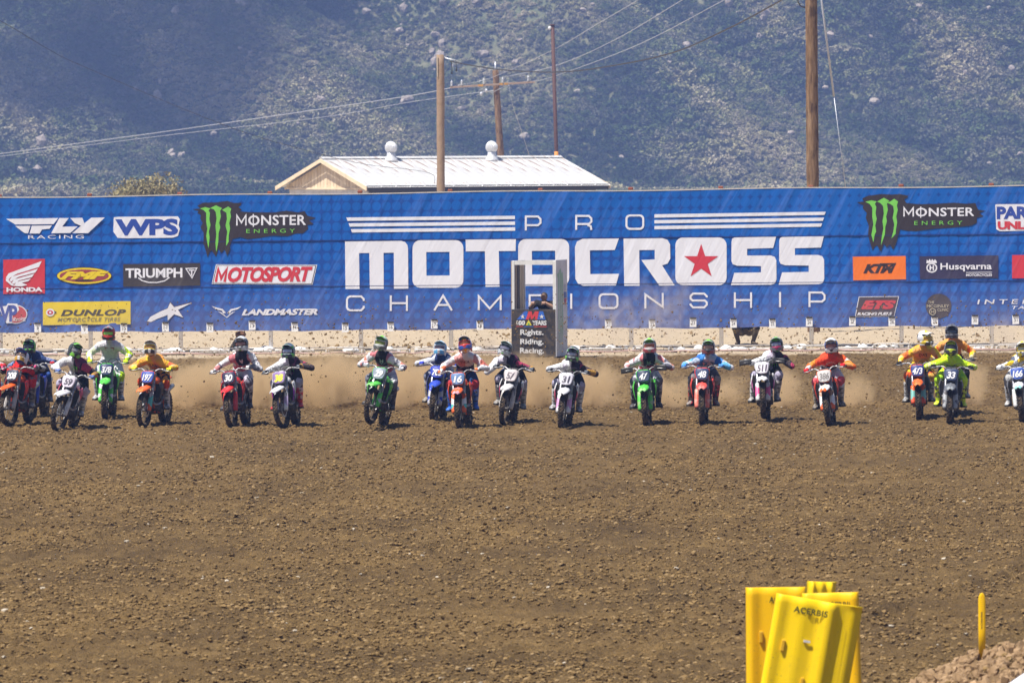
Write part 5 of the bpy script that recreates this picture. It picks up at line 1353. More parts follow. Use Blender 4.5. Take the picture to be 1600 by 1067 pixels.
    add('plate_edge', 's', MB().sheet(lambda u, v: pfn(u, v) * 1.0 + Vector((pfn(u, v).x * .10, .012, 0)), 8, 10, .006).mesh('plate_edge'), ['main'])
    add('plate_cap', 's', MB().sheet(lambda u, v: Vector(((v * 2 - 1) * (.10 - .02 * u), .19 + .05 * u + 1.4 * ((v * 2 - 1) * .1) ** 2, 1.045 + .03 * u)), 3, 8, .006).mesh('plate_cap'), ['main'])
    # front fender: long arched beak
    def ffn(u, v):
        y = .28 - .62 * u; hw = .072 + .038 * math.sin(math.pi * min(1, u * 1.05)) - .030 * max(0, (u - .75) / .25) ** 2
        s_ = v * 2 - 1; x = s_ * hw; z = .815 - .02 * u - .115 * max(0, u - .25) ** 1.6 - (.035 + .02 * (1 - u)) * abs(s_) ** 2.2 + .008 * math.cos(s_ * 3 * math.pi) * (1 - u)
        return Vector((x, y, z))
    add('front_fender', 's', MB().sheet(ffn, 12, 12, .005).mesh('front_fender'), ['fender'])
    # bars
    L = [Vector((-.405, .425, 1.085)), Vector((-.27, .395, 1.095)), Vector((-.165, .345, 1.105)), Vector((-.085, .325, 1.055)), Vector((.085, .325, 1.055)), Vector((.165, .345, 1.105)), Vector((.27, .395, 1.095)), Vector((.405, .425, 1.085))]
    add('handlebar', 's', MB().tube(L, .0135, 10).mesh('handlebar'), ['bar'], (
        ('bar_pad', MB().box((0, .318, 1.075), (.20, .045, .045), bev=.012).mesh('bar_pad'), ['pad'], None),
        ('bar_clamp', MB().box((-.045, .325, 1.035), (.035, .05, .05), bev=.008).box((.045, .325, 1.035), (.035, .05, .05), bev=.008).mesh('bar_clamp'), ['clamp'], None)))
    for sx in (-1, 1):
        g = [(.285 * sx, .398, 1.094), (.405 * sx, .425, 1.085)]
        add('grip', 's', MB().tube([g[0], g[0], g[1]], [.024, .017, .018], 10).tube([Vector(g[1]), Vector(g[1]) + Vector((.008 * sx, .002, 0))], .021, 10).mesh('grip'), ['rubber'])
        add('lever', 's', MB().tube([(.235 * sx, .375, 1.09), (.26 * sx, .33, 1.085), (.36 * sx, .34, 1.075), (.40 * sx, .345, 1.07)], [.008, .008, .006, .008], 6).box((.225 * sx, .375, 1.098), (.05, .035, .035), bev=.008).mesh('lever'), ['steel'])
        hg = MB().sheet(lambda u, v, sx=sx: Vector((sx * (.20 + .23 * u), .30 + .04 * math.sin(u * 3) + .10 * max(0, u - .7), 1.045 + .105 * v - .02 * u)), 8, 4, .005)
        add('hand_guard', 'hg', hg.mesh('hand_guard'), ['guardhand'])
    cab = MB()
    cab.tube(catmull([Vector((-.22, .36, 1.10)), Vector((-.15, .24, 1.16)), Vector((-.03, .20, 1.13)), Vector((.02, .26, 1.0))], 6), .005, 5)
    cab.tube(catmull([Vector((.22, .36, 1.10)), Vector((.16, .26, 1.17)), Vector((.05, .22, 1.14)), Vector((.0, .28, 1.0))], 6), .005, 5)
    cab.tube(catmull([Vector((.20, .36, 1.08)), Vector((.135, .20, 1.0)), Vector((.125, .12, .75)), Vector((.115, .06, .42))], 6), .005, 5)
    add('cables', 's', cab.mesh('cables'), ['rubber'])
    # main body
    for sx in (-1, 1):
        def sh(u, v, sx=sx):
            # radiator shroud: flared front edge, sweeping back along the tank
            y = .34 + .50 * u; z0 = .48 + .26 * u ** .8; z1 = .86 + .05 * u - .03 * u * u; z = z0 + (z1 - z0) * v
            x = .115 + .125 * math.sin(math.pi * min(1, .25 + u * .75)) ** 1.2 * (.65 + .35 * math.sin(math.pi * v)) * (1 - .45 * u) + .012 * (v > .5)
            return Vector((x * sx, y, z))
        add('radiator_shroud', 'm', MB().sheet(sh, 10, 8, .006).mesh('radiator_shroud'), ['shroud'])
        mb = MB().box((.155 * sx, .37, .70), (.10, .03, .26), bev=.006)
        for k in range(7): mb.box((.155 * sx, .352, .60 + .033 * k), (.088, .008, .006))
        add('radiator', 'm', mb.mesh('radiator'), ['dark'])
        def sp_(u, v, sx=sx): return Vector((sx * (.10 + .035 * math.sin(math.pi * u)), .95 + .42 * u, .60 + .08 * u + (.24 - .10 * u) * v))
        add('side_panel', 'm', MB().sheet(sp_, 6, 5, .005).mesh('side_panel'), ['side'])
        mb = MB().tube([(.075 * sx, .34, .88), (.12 * sx, .55, .80), (.13 * sx, .85, .62), (.10 * sx, .92, .36), (.09 * sx, .78, .27), (.08 * sx, .45, .30), (.05 * sx, .37, .55), (.05 * sx, .34, .84)], .020, 8)
        add('frame_spar', 'm', mb.mesh('frame_spar'), ['frame'])
        add('footpeg', 'm', MB().box((.185 * sx, .80, .345), (.12, .05, .022), bev=.004).mesh('footpeg'), ['steel'])
        add('swingarm', 'm', MB().tube([(.075 * sx, .92, .40), (.085 * sx, 1.15, .37), (.085 * sx, 1.50, .335)], [.032, .034, .024], 8).mesh('swingarm'), ['alloy'])
    mb = MB().box((0, .60, .40), (.26, .30, .20), bev=.04).box((0, .56, .55), (.15, .17, .26), M=Matrix.Rotation(R(8), 4, 'X'), bev=.025)
    mb.tube([(-.15, .68, .37), (.16, .68, .37)], .085, 16).tube([(-.14, .50, .38), (.14, .50, .38)], .06, 14)
    for k in range(5): mb.box((0, .56, .52 + .035 * k), (.19, .21, .008))
    add('engine', 'm', mb.mesh('engine'), ['engine'])
    add('skid_plate', 'm', MB().sheet(lambda u, v: Vector(((v * 2 - 1) * .12, .37 + .45 * u, .34 - .10 * math.sin(min(1, u * 2) * math.pi / 2) + .03 * abs(v * 2 - 1) ** 2)), 8, 6, .006).mesh('skid_plate'), ['dark'])
    add('exhaust', 'm', MB().tube(catmull([Vector((.03, .48, .60)), Vector((.06, .38, .50)), Vector((.12, .40, .44)), Vector((.15, .60, .48)), Vector((.13, .85, .58)), Vector((.15, 1.05, .68)), Vector((.15, 1.38, .76))], 6), [.021] * 26 + [.028] * 3 + [.045] * 8, 10).mesh('exhaust'), ['steel'])
    add('fuel_tank', 'm', MB().ell((0, .58, .87), (.135, .24, .10), nu=16, nv=10).mesh('fuel_tank'), ['tank'])
    add('seat', 'm', MB().sheet(lambda u, v: Vector(((v * 2 - 1) * (.055 + .05 * math.sin(math.pi * min(1, .15 + u))), .62 + .68 * u, .93 - .03 * math.sin(math.pi * u) - .05 * abs(v * 2 - 1) ** 3 + .02 * u)), 10, 8, .05).mesh('seat'), ['seat'])
    add('rear_fender', 'm', MB().sheet(lambda u, v: Vector(((v * 2 - 1) * (.10 - .03 * u), 1.12 + .52 * u, .87 + .06 * u - .03 * abs(v * 2 - 1) ** 2)), 8, 6, .005).mesh('rear_fender'), ['main'])
    add('shock', 'm', MB().tube([(0, .95, .42), (0, .86, .72)], .035, 10).mesh('shock'), ['shock'])
    add('chain', 'm', MB().tube([(-.10, .72, .41), (-.066, 1.45, .44)], .008, 5).tube([(-.10, .72, .33), (-.066, 1.45, .235)], .008, 5).mesh('chain'), ['steel'])
make_bike_parts()

def gmat(name, cols, scale=7, dirt=.25, rough=.35, mirror=True, stretch=(1, 1, 1)):
    """printed graphic: hard-edged swooshes of several colours, with mud in it"""
    key = ('g', tuple(cols), scale, dirt, rough, stretch)
    if key in _mc: return _mc[key]
    n = N(name); p = n.obj()
    q = n.n('ShaderNodeVectorMath', operation='ABSOLUTE', i_0=p).outputs[0] if mirror else p
    f = n.n('ShaderNodeTexVoronoi', i_Vector=n.mapping(q, tuple(a_ * b_ for a_, b_ in zip(stretch, (1.0, .55, .8))), (.5, .6, .4)), i_Scale=scale * 1.5).outputs['Color']
    f = n.sep(f)[0]
    m = len(cols); lo, hi = 0.0, 1.0
    c = n.ramp(f, [(0 if i == 0 else lo + (hi - lo) * i / m, c_) for i, c_ in enumerate(cols)], 'CONSTANT')
    d = n.math('MULTIPLY', n.ramp(n.noise(p, 11, 4, .65), [(.48, 0.), (.72, 1.)]), dirt)
    n.set(n.mix(d, c, DIRT), n.math('ADD', rough, d)); _mc[key] = n.mat; return n.mat
KT = (.018, .018, .020); WT = (.74, .74, .76); ORANGE = (.86, .13, .012); REDH = (.72, .025, .025); GREEN = (.09, .60, .06); BLUE = (.02, .06, .50); SILV = (.45, .46, .48)
PURP = (.40, .05, .62); NEON = (.62, .90, .02); YELL = (.88, .60, .03); PEACH = (.86, .38, .10); NAVY = (.03, .045, .13); GREYB = (.15, .17, .20); PINK = (.80, .12, .22); SKYB = (.16, .50, .82); LGREEN = (.30, .75, .10)
M_TYRE = N('tyre_rubber'); _p = M_TYRE.obj(); M_TYRE.set(M_TYRE.mix(M_TYRE.ramp(M_TYRE.noise(_p, 9, 4, .7), [(.42, 0.), (.66, .85)]), (.018, .017, .016), (.17, .12, .075)), .85, spec=.2); M_TYRE = M_TYRE.mat
BASE = dict(tyre=M_TYRE, steel=plain((.42, .42, .42), .35, .8, .35, 12), hub=plain((.10, .10, .11), .4, .6, .4, 10), rubber=plain((.02, .02, .02), .7, 0, .2), clamp=plain((.12, .12, .13), .35, .7, .2), bar=plain((.30, .30, .32), .35, .7, .2),
            pad=plain((.05, .05, .06), .7, 0, .2), dark=plain((.03, .03, .03), .6, .2, .45, 10), alloy=plain((.35, .35, .36), .4, .7, .4, 8), engine=plain((.10, .095, .09), .5, .5, .55, 9), seat=plain((.03, .03, .035), .7, 0, .25), shock=plain((.3, .3, .3), .4, .5, .3),
            forkup=plain((.28, .28, .30), .3, .8, .2), lug=plain((.25, .24, .23), .4, .6, .45, 12), guardhand=plain((.03, .03, .03), .5, 0, .2))
def kit(main, plate, fender=None, shroud=None, guard=None, rim=(.03, .03, .035), frame=(.06, .06, .06), tank=None, side=None, dirt=.3, **kw):
    d = dict(BASE); mk = lambda c, dd=dirt: gmat('graphic', c, 6, dd) if isinstance(c[0], tuple) else plain(c, .32, 0, dd, 9)
    d['main'] = mk(main); d['plate'] = plain(plate, .4, 0, .12, 12); d['fender'] = mk(fender or main); d['shroud'] = mk(shroud or main); d['guard'] = mk(guard or main, .45)
    d['rim'] = plain(rim, .3, .5, .25, 10); d['frame'] = plain(frame, .45, .3, .35, 8); d['tank'] = mk(tank or main); d['side'] = mk(side or main)
    for k, v in kw.items(): d[k] = mk(v)
    return d
PLATE_TXT = lambda x, z: .155 + 1.7 * x * x + .42 * (z - .955)
def make_bike(label, M, k, num, ncol, nout, steer, hg=False):
    root = empty('motocross_bike'); root.matrix_basis = M; tag(root, label, 'motorcycle', 'motocross bikes racing off the start')
    T = Matrix.Translation(AX) @ Matrix.Rotation(-R(steer), 4, RAKE) @ Matrix.Translation(-AX); plate = None
    for nm, grp, me, keys, Mo, ch in BIKE:
        if grp == 'hg' and not hg: continue
        B = (T if grp in ('s', 'hg') else Matrix.Identity(4)) @ (Mo or Matrix.Identity(4))
        o = inst(nm, me, [k[q] for q in keys], root, B)
        if nm == 'number_plate': plate = o
        for cn, cm, ck, cM in ch: inst(cn, cm, [k[q] for q in ck], o, cM)
    hw = .052 if len(num) == 2 else .082
    if len(num) == 2: hw = .080
    if len(num) == 3: hw = .096
    for c, b, off in ((nout, .045, .0105), (ncol, .03, .0125)):
        if c is None: continue
        V, F = text2d(num, b, .18, .92); g = .009 if off < .012 else 0
        P = []
        for a, h in V:
            x = (a - .5) * 2 * (hw + g); z = .958 + (h - .5) * (.125 + 2 * g); P.append((x, PLATE_TXT(x, z) - off, z))
        MB().add(P, F).build('numeral', plain(c, .45, 0, .12, 12), plate, fix=False)
    return root

# ================================================================== PEOPLE
def ik(A, B, la, lb, pole):
    d = B - A; L = min(d.length, (la + lb) * .995); u = d.normalized(); a = (la * la - lb * lb + L * L) / (2 * L); h = math.sqrt(max(0, la * la - a * a))
    p = pole - u * pole.dot(u); return A + u * a + p.normalized() * h
def figure_mesh(J, slim=1.0, voxel=.021):
    """one continuous body: torso, limbs, neck and head melted together; returns mesh and per-face region"""
    mb = MB(); H, Nk, Hd = J['hip'], J['neck'], J['head']; sr = (J['sh1'] - J['sh0']).normalized()
    sp = Nk - H; fw = sr.cross(sp).normalized(); belly = fw * .0
    prof = [(-.10, .10, .085), (-.03, .165, .120), (.10, .178, .128), (.28, .165, .118), (.45, .172, .125), (.65, .195, .138), (.80, .205, .132), (.90, .175, .110), (.97, .10, .085), (1.04, .06, .065)]
    back = fw * (1 if fw.y > 0 else -1)
    rings = []
    for t, a, b in prof:
        c = H + sp * t + back * (.05 * math.sin(math.pi * max(0, min(1, t))))
        rings.append([c + sr * a * slim * math.copysign(abs(math.cos(q)) ** .85, math.cos(q)) + fw * b * slim * math.sin(q) for q in np.linspace(0, 2 * math.pi, 21)[:-1]])
    mb.rings(rings)
    segs = [('torso', H + sp * .32, H + sp * .92, .13), ('hips', H, H + sp * .16, .13)]
    for s_ in (0, 1):
        sh, el, wr, hj, kn, an = (J[q + str(s_)] for q in ('sh', 'el', 'wr', 'hj', 'kn', 'an'))
        mb.tube([sh, sh.lerp(el, .3), sh.lerp(el, .75), el, el.lerp(wr, .35), wr.lerp(el, .08), wr], [.078, .076, .064, .060, .060, .044, .037], 12)
        mb.ell(sh, (.090, .086, .084)); mb.ell(el, (.064, .064, .064)); mb.tube([sh, Nk - sp * .10], [.07, .07], 10)
        mb.tube([hj, hj.lerp(kn, .3), hj.lerp(kn, .8), kn, kn.lerp(an, .3), kn.lerp(an, .75), an], [.112, .108, .092, .082, .070, .056, .050], 12)
        mb.ell(hj, (.11, .11, .11)); mb.ell(kn, (.084, .088, .088))
        segs += [('ua%d' % s_, sh, el, .055), ('fa%d' % s_, el, wr, .045), ('th%d' % s_, hj.lerp(kn, .1), hj.lerp(kn, .78), .09), ('kn%d' % s_, hj.lerp(kn, .88), kn.lerp(an, .35), .07), ('sn%d' % s_, kn.lerp(an, .45), an, .055), ('sh%d' % s_, sh, sh.lerp(el, .1), .07)]
    mb.tube([Nk - sp.normalized() * .04, Nk.lerp(Hd, .6)], .056, 12)
    mb.ell(Hd, (.078, .098, .112), nu=16, nv=12)
    hy = J.get('hm', Matrix.Identity(4)).to_3x3()
    mb.ell(Hd + hy @ Vector((0, -.10, -.012)), (.014, .022, .022), nu=8, nv=6); mb.ell(Hd + hy @ Vector((0, -.078, -.065)), (.034, .028, .022), nu=10, nv=8)
    for sx in (-1, 1): mb.ell(Hd + hy @ Vector((.08 * sx, .005, -.01)), (.012, .02, .032), nu=8, nv=6)
    segs += [('neck', Nk, Nk.lerp(Hd, .45), .05), ('head', Hd - Vector((0, 0, .02)), Hd + Vector((0, 0, .02)), .10)]
    me = mb.mesh('body'); o = bpy.data.objects.new('body', me); COL.objects.link(o)
    rm = o.modifiers.new('r', 'REMESH'); rm.mode = 'VOXEL'; rm.voxel_size = voxel; rm.use_smooth_shade = True
    sm = o.modifiers.new('s', 'SMOOTH'); sm.iterations = 3; sm.factor = .5
    dg = bpy.context.evaluated_depsgraph_get(); dg.update(); m2 = bpy.data.meshes.new_from_object(o.evaluated_get(dg)); bpy.data.objects.remove(o)
    n = len(m2.polygons); C = np.empty(n * 3); m2.polygons.foreach_get('center', C); C = C.reshape(-1, 3)
    D = []
    for nm, a, b, r_ in segs:
        a = np.array(a); b = np.array(b); ab = b - a; t = np.clip(((C - a) @ ab) / (ab @ ab), 0, 1); D.append(np.linalg.norm(C - (a + t[:, None] * ab), axis=1) / r_)
    k = np.argmin(np.array(D), 0); names = [s_[0] for s_ in segs]
    return m2, k, names, C
def cloth(cols, dirt=.2, scale=7, rough=.85, fold=1.0):
    key = ('c', str(cols), dirt, scale)
    if key in _mc: return _mc[key]
    n = N('cloth'); p = n.obj()
    if isinstance(cols[0], tuple):
        f = n.sep(n.n('ShaderNodeTexVoronoi', i_Vector=n.mapping(p, (1, 1, .6), (.4, .5, .3)), i_Scale=scale * 1.3).outputs['Color'])[0]; m = len(cols)
        c = n.ramp(f, [(i / m, c_) for i, c_ in enumerate(cols)], 'CONSTANT')
    else: c = cols
    d = n.math('MULTIPLY', n.ramp(n.noise(p, 8, 4, .65), [(.48, 0.), (.75, 1.)]), dirt)
    n.set(n.mix(d, c, DIRT), rough, spec=.15)
    h = n.math('ADD', n.noise(n.mapping(p, (1.5, 1.5, .6)), 14, 3, .5, .8), n.math('MULTIPLY', n.noise(p, 34, 2), .25)); n.bump(h, 1.0 * fold, .045)
    _mc[key] = n.mat; return n.mat
SKIN = plain((.42, .24, .16), .55, 0, .1)
def paint_body(me, k, names, C, J, style, default):
    """style: region -> material (or function of the face centre)"""
    mats = []; idx = np.zeros(len(k), np.int32)
    H, Nk = J['hip'], J['neck']; mid = (J['sh0'] + J['sh1']) / 2; sr = (J['sh1'] - J['sh0']).normalized()
    for i in range(len(k)):
        nm = names[k[i]]; st = style.get(nm)
        if nm in ('torso', 'sh0', 'sh1'):
            c = Vector(C[i]); side = (c - mid).dot(sr)
            if nm == 'torso' and abs(side) < .11 and 'chest' in style: st = style['chest']
            elif side < 0: st = style.get('torso0', style.get('torso'))
            else: st = style.get('torso1', style.get('torso'))
            t = (c - H).dot(Nk - H) / (Nk - H).length_squared
            if 'belly' in style and t < .52 and nm == 'torso': st = style['belly']
            if nm != 'torso' and 'ua' + nm[-1] in style: st = style['ua' + nm[-1]] if abs(side) > .16 else st
        if st is None: st = style.get(nm[:2], style.get('torso', default))
        if st not in mats: mats.append(st)
        idx[i] = mats.index(st)
    for m in mats: me.materials.append(m)
    me.polygons.foreach_set('material_index', idx); me.update(); return me

def hand_meshes():
    """a closed gloved hand: palm behind the bar, four unequal bent fingers over it, thumb below; bar along x at the origin"""
    out = []
    for sx in (-1, 1):
        mb = MB(); mb.ell((0, .030, .010), (.046, .026, .036), nu=14, nv=10); mb.ell((0, .05, .012), (.036, .03, .028), nu=12, nv=8)
        for q, ln in ((-.033, .92), (-.011, 1.0), (.011, 1.0), (.033, .82)):
            x = q * sx; r_ = .0115; P = []
            for a in (60, 10, -45, -100, -150): P.append(Vector((x, -.031 * ln * math.cos(R(a)) * 1.0, .031 * math.sin(R(a)) + .004)))
            P = [Vector((x, .028, .026))] + [Vector((x, -.012, .036)), Vector((x, -.033 * ln, .016)), Vector((x, -.030 * ln, -.014)), Vector((x, -.008, -.027))]
            mb.tube(P, [.013, .0125, .0115, .0105, .009], 8); mb.ell(P[-1], (.009, .009, .009), nu=8, nv=6); mb.ell(P[1], (.0135, .0135, .0125), nu=8, nv=6)
        xi = -.040 * sx
        mb.tube([Vector((xi, .040, .0)), Vector((xi * 1.25, .018, -.020)), Vector((xi * 1.2, -.012, -.026)), Vector((xi * .9, -.028, -.022))], [.015, .013, .011, .009], 8)
        mb.tube([(0, .045, .012), (0, .095, .022)], [.030, .033], 12)
        me = mb.mesh('glove'); o = bpy.data.objects.new('t', me); COL.objects.link(o)
        rm = o.modifiers.new('r', 'REMESH'); rm.mode = 'VOXEL'; rm.voxel_size = .0045; rm.use_smooth_shade = True
        dg = bpy.context.evaluated_depsgraph_get(); dg.update(); out.append(bpy.data.meshes.new_from_object(o.evaluated_get(dg))); bpy.data.objects.remove(o)
        out[-1].name = 'glove'
    return out
GLOVES = hand_meshes()
def boot(J, s_, parent, col, sole, acc):
    an, kn, toe = J['an%d' % s_], J['kn%d' % s_], J['toe%d' % s_]; up = (kn - an).normalized(); f = (toe - an); f.z = 0; f.normalize(); side = Vector((-f.y, f.x, 0))
    mb = MB(); rings = []
    f2 = (f - up * f.dot(up)).normalized(); s2 = up.cross(f2)
    for t, a, b, o_ in ((-.03, .056, .066, 0), (.06, .056, .064, 0), (.14, .064, .068, -.004), (.24, .073, .077, -.01), (.33, .072, .076, -.008), (.345, .060, .064, -.008)):
        rings.append([an + up * t + f2 * (o_ + b * math.sin(q)) + s2 * a * math.cos(q) for q in np.linspace(0, 2 * math.pi, 15)[:-1]])
    mb.rings(rings)
    zf = an.z - .085; rings = []
    for t, w, h in ((-.085, .030, .05), (-.07, .042, .10), (0, .050, .115), (.07, .052, .085), (.14, .054, .062), (.19, .042, .048), (.205, .022, .030)):
        c = an + f * t; rings.append([Vector((c.x, c.y, zf)) + side * (w * math.cos(q)) + Vector((0, 0, h * (.5 + .5 * math.sin(q)) if math.sin(q) > -.6 else 0)) for q in np.linspace(0, 2 * math.pi, 15)[:-1]])
    mb.rings(rings); o = mb.build('boot', col, parent)
    mb = MB(); rings = []
    for t, w in ((-.09, .034), (-.07, .045), (.05, .052), (.14, .057), (.19, .045), (.212, .02)):
        c = an + f * t; rings.append([Vector((c.x, c.y, zf + z)) + side * (w * q) for q, z in ((-1, -.018), (1, -.018), (1, .012), (-1, .012))])
    mb.rings(rings, smooth=False).build('sole', sole, o)
    for t in (.10, .19, .28):
        c = an + up * t; mb = MB(); mb.tube([c + f2 * .066 + s2 * -.03, c + f2 * .078, c + f2 * .066 + s2 * .03], .009, 6); mb.build('buckle', acc, o)
    return o
def helmet(parent, M, shell, visor, lens, frame, chin, strap=None):
    o = MB().ell((0, .018, .022), (.128, .152, .142), nu=28, nv=20)
    # chin bar wrapping forward from the cheeks
    def cb(u, v):
        a = math.pi * (u - .5) * 1.06; c_ = max(0, math.cos(a)); x = .114 * math.sin(a); y = -.015 - .178 * c_ ** .9; z = -.050 - (.058 + .020 * (1 - c_)) * (1 - v) - .020 * c_ + .010 * v
        return Vector((x * (1 - .14 * (1 - v)), y + .035 * (1 - v), z))
    o = o.build('helmet', shell, parent, M)
    MB().sheet(cb, 16, 6, -.02).build('chin_bar', chin, o)
    MB().box((0, -.188, -.090), (.045, .02, .022), bev=.006).build('chin_vent', BASE['dark'], o)
    def vz(u, v):
        s_ = v * 2 - 1; return Vector((s_ * (.112 - .022 * u), -.070 - .155 * u + .020 * s_ * s_, .122 + .004 * u - .034 * s_ * s_ - .022 * u * u))
    MB().sheet(vz, 8, 12, .006).build('visor', visor, o)
    def gl(u, v, r=.0, e=0):
        a = (u - .5) * 2.05; z = -.040 + .072 * v; return Vector(((.108 + r) * math.sin(a), -.035 - (.108 + r) * math.cos(a) * 1.05, z + e))
    MB().sheet(lambda u, v: gl(u, v, .006), 14, 5, .004).build('goggle_lens', lens, o)
    mb = MB(); P = [gl(u, 0, .010) + Vector((0, 0, -.004)) for u in np.linspace(0, 1, 12)] + [gl(u, 1, .010) + Vector((0, 0, .004)) for u in np.linspace(1, 0, 12)]
    mb.tube(P + [P[0]], .009, 6); mb.build('goggle_frame', frame, o)
    return o
def decal(parent, body_me, items, M=Matrix.Identity(4), name='jersey_print'):
    bvh = BVHTree.FromPolygons([v.co for v in body_me.vertices], [p.vertices[:] for p in body_me.polygons])
    cols = []; mb = MB(); off = .004
    for it in items:
        if it[1] not in cols: cols.append(it[1])
        if it[0] == 't':
            x0, x1, z0, z1 = it[3]; V, F = text2d(it[2], .03); P = [(x0 + (x1 - x0) * a, z0 + (z1 - z0) * b) for a, b in V]
        else:
            V, F = poly2d(it[2]); P = [(v.x, v.y) for v in V]
        Q = []
        for x, z in P:
            h = bvh.ray_cast(Vector((x, -2, z)), Vector((0, 1, 0)))
            Q.append((h[0] + Vector((0, -off, 0))) if h[0] is not None else None)
        ys = [q.y for q in Q if q is not None]
        if not ys: return
        Q = [q if q is not None else Vector((P[i][0], sum(ys) / len(ys), P[i][1])) for i, q in enumerate(Q)]
        mb.add(Q, F, cols.index(it[1])); off += .002
    mb.build(name, [cloth(c, .1) for c in cols], parent, fix=False)
def claws(cx, cz, s, col=(.14, .62, .05)):
    out = []
    for k in (-1, 0, 1):
        x = cx + k * s * .42; out.append(('p', col, [[(x - .14 * s, cz + .5 * s), (x + .14 * s, cz + .55 * s), (x + .09 * s, cz), (x + .05 * s, cz - .5 * s), (x - .03 * s, cz - .1 * s)]]))
    return out
def make_rider(label, M, steer, hx, hz, k):
    """a racer crouched over the bars; hx, hz: place of the helmet in the bike's frame"""
    T = Matrix.Translation(AX) @ Matrix.Rotation(-R(steer), 4, RAKE) @ Matrix.Translation(-AX)
    root = empty('person'); root.matrix_basis = M; tag(root, label, 'person', 'racers on the motocross bikes')
    J = {}; hz = max(1.27, min(1.66, hz)); crouch = (1.54 - hz)
    head = Vector((hx, .50 + k.get('hy', 0), hz)); neck = Vector((hx * .80, .62 + k.get('hy', 0), hz - .165)); hip = Vector((hx * .35, 1.06 - .10 * (crouch < -.08), 1.02 - .35 * max(0, crouch) * .3 + (.10 if crouch < -.08 else 0)))
    yawS = k.get('twist', hx * -.6); rt = Vector((math.cos(yawS), -math.sin(yawS), k.get('drop', 0))).normalized()
    shc = neck + Vector((0, .02, -.085)); J['sh0'] = shc - rt * .185; J['sh1'] = shc + rt * .185
    J['hip'], J['neck'], J['head'] = hip, neck, head
    hy = Matrix.Rotation(R(k.get('yaw', 0)), 4, 'Z') @ Matrix.Rotation(R(k.get('pitch', 8) * -1), 4, 'X') @ Matrix.Rotation(R(k.get('roll', 0)), 4, 'Y'); J['hm'] = hy
    grips = []
    for s_, sx in ((0, -1), (1, 1)):
        g = T @ Vector((.345 * sx, .411, 1.090)); grips.append(g); J['wr%d' % s_] = g + Vector((-.012 * sx, .085, .030))
        J['el%d' % s_] = ik(J['sh%d' % s_], J['wr%d' % s_], .285, .255, Vector((sx * .95, .9, -.30)))
        J['hj%d' % s_] = hip + Vector((.095 * sx, -.01, -.03)); an = Vector((sx * .225, .79, .445))
        if k.get('foot') == sx: an = Vector((sx * .36, .72, .36))
        J['an%d' % s_] = an; J['toe%d' % s_] = an + Vector((sx * .05, -.2, 0)); J['kn%d' % s_] = ik(J['hj%d' % s_], an, .45, .43, Vector((sx * .30, -1, .25)))
    me, kk, names, C = figure_mesh(J)
    st = dict(k['style']); st.setdefault('neck', KBLK); st.setdefault('head', SKIN); st.setdefault('sn', k.get('boot')); 
    paint_body(me, kk, names, C, J, st, k['style']['torso'])
    body = bpy.data.objects.new('body', me); COL.objects.link(body); body.parent = root
    for s_ in (0, 1):
        g = grips[s_]; inst('glove', GLOVES[s_], k['glove'], root, Matrix.Translation(g) @ Matrix.Rotation(-R(steer) + (.09 if s_ == 0 else -.09) * -1, 4, 'Z'))
        boot(J, s_, root, k['boot'], BASE['rubber'], k.get('buckle', BASE['dark']))
    h = k['helmet']; helmet(root, Matrix.Translation(head) @ hy, *h)
    if k.get('print'):
        cx = (J['sh0'].x + J['sh1'].x) / 2 * .85 + hip.x * .15; cz = neck.z - .155
        decal(root, me, [(it[0], it[1], it[2], [cx + it[3][0], cx + it[3][1], cz + it[3][2], cz + it[3][3]]) if it[0] == 't' else (it[0], it[1], [[(cx + x, cz + z) for x, z in lp] for lp in it[2]]) for it in k['print']])
    return root
KBLK = cloth((.02, .02, .024), .15)
def frame_of(fx, fy, rx, plate, lift=0.0):
    g = on_ground(fx, fy); g = on_ground(fx, fy, gz(g.x, g.y)); s = FPX / g.y
    yaw = math.asin(max(-.5, min(.5, (rx - fx) / s / 1.45))); lean = math.asin(max(-.4, min(.4, ((plate - fx) / s - .2 * math.sin(yaw)) / .95)))
    M = Matrix.Translation(g - Vector((0, 0, .03))) @ Matrix.Rotation(-yaw, 4, 'Z') @ Matrix.Rotation(lean, 4, 'Y')
    if lift: M = M @ Matrix.Translation((0, 1.45, 0)) @ Matrix.Rotation(-math.asin(lift / 1.45), 4, 'X') @ Matrix.Translation((0, -1.45, 0))
    return M, g, s
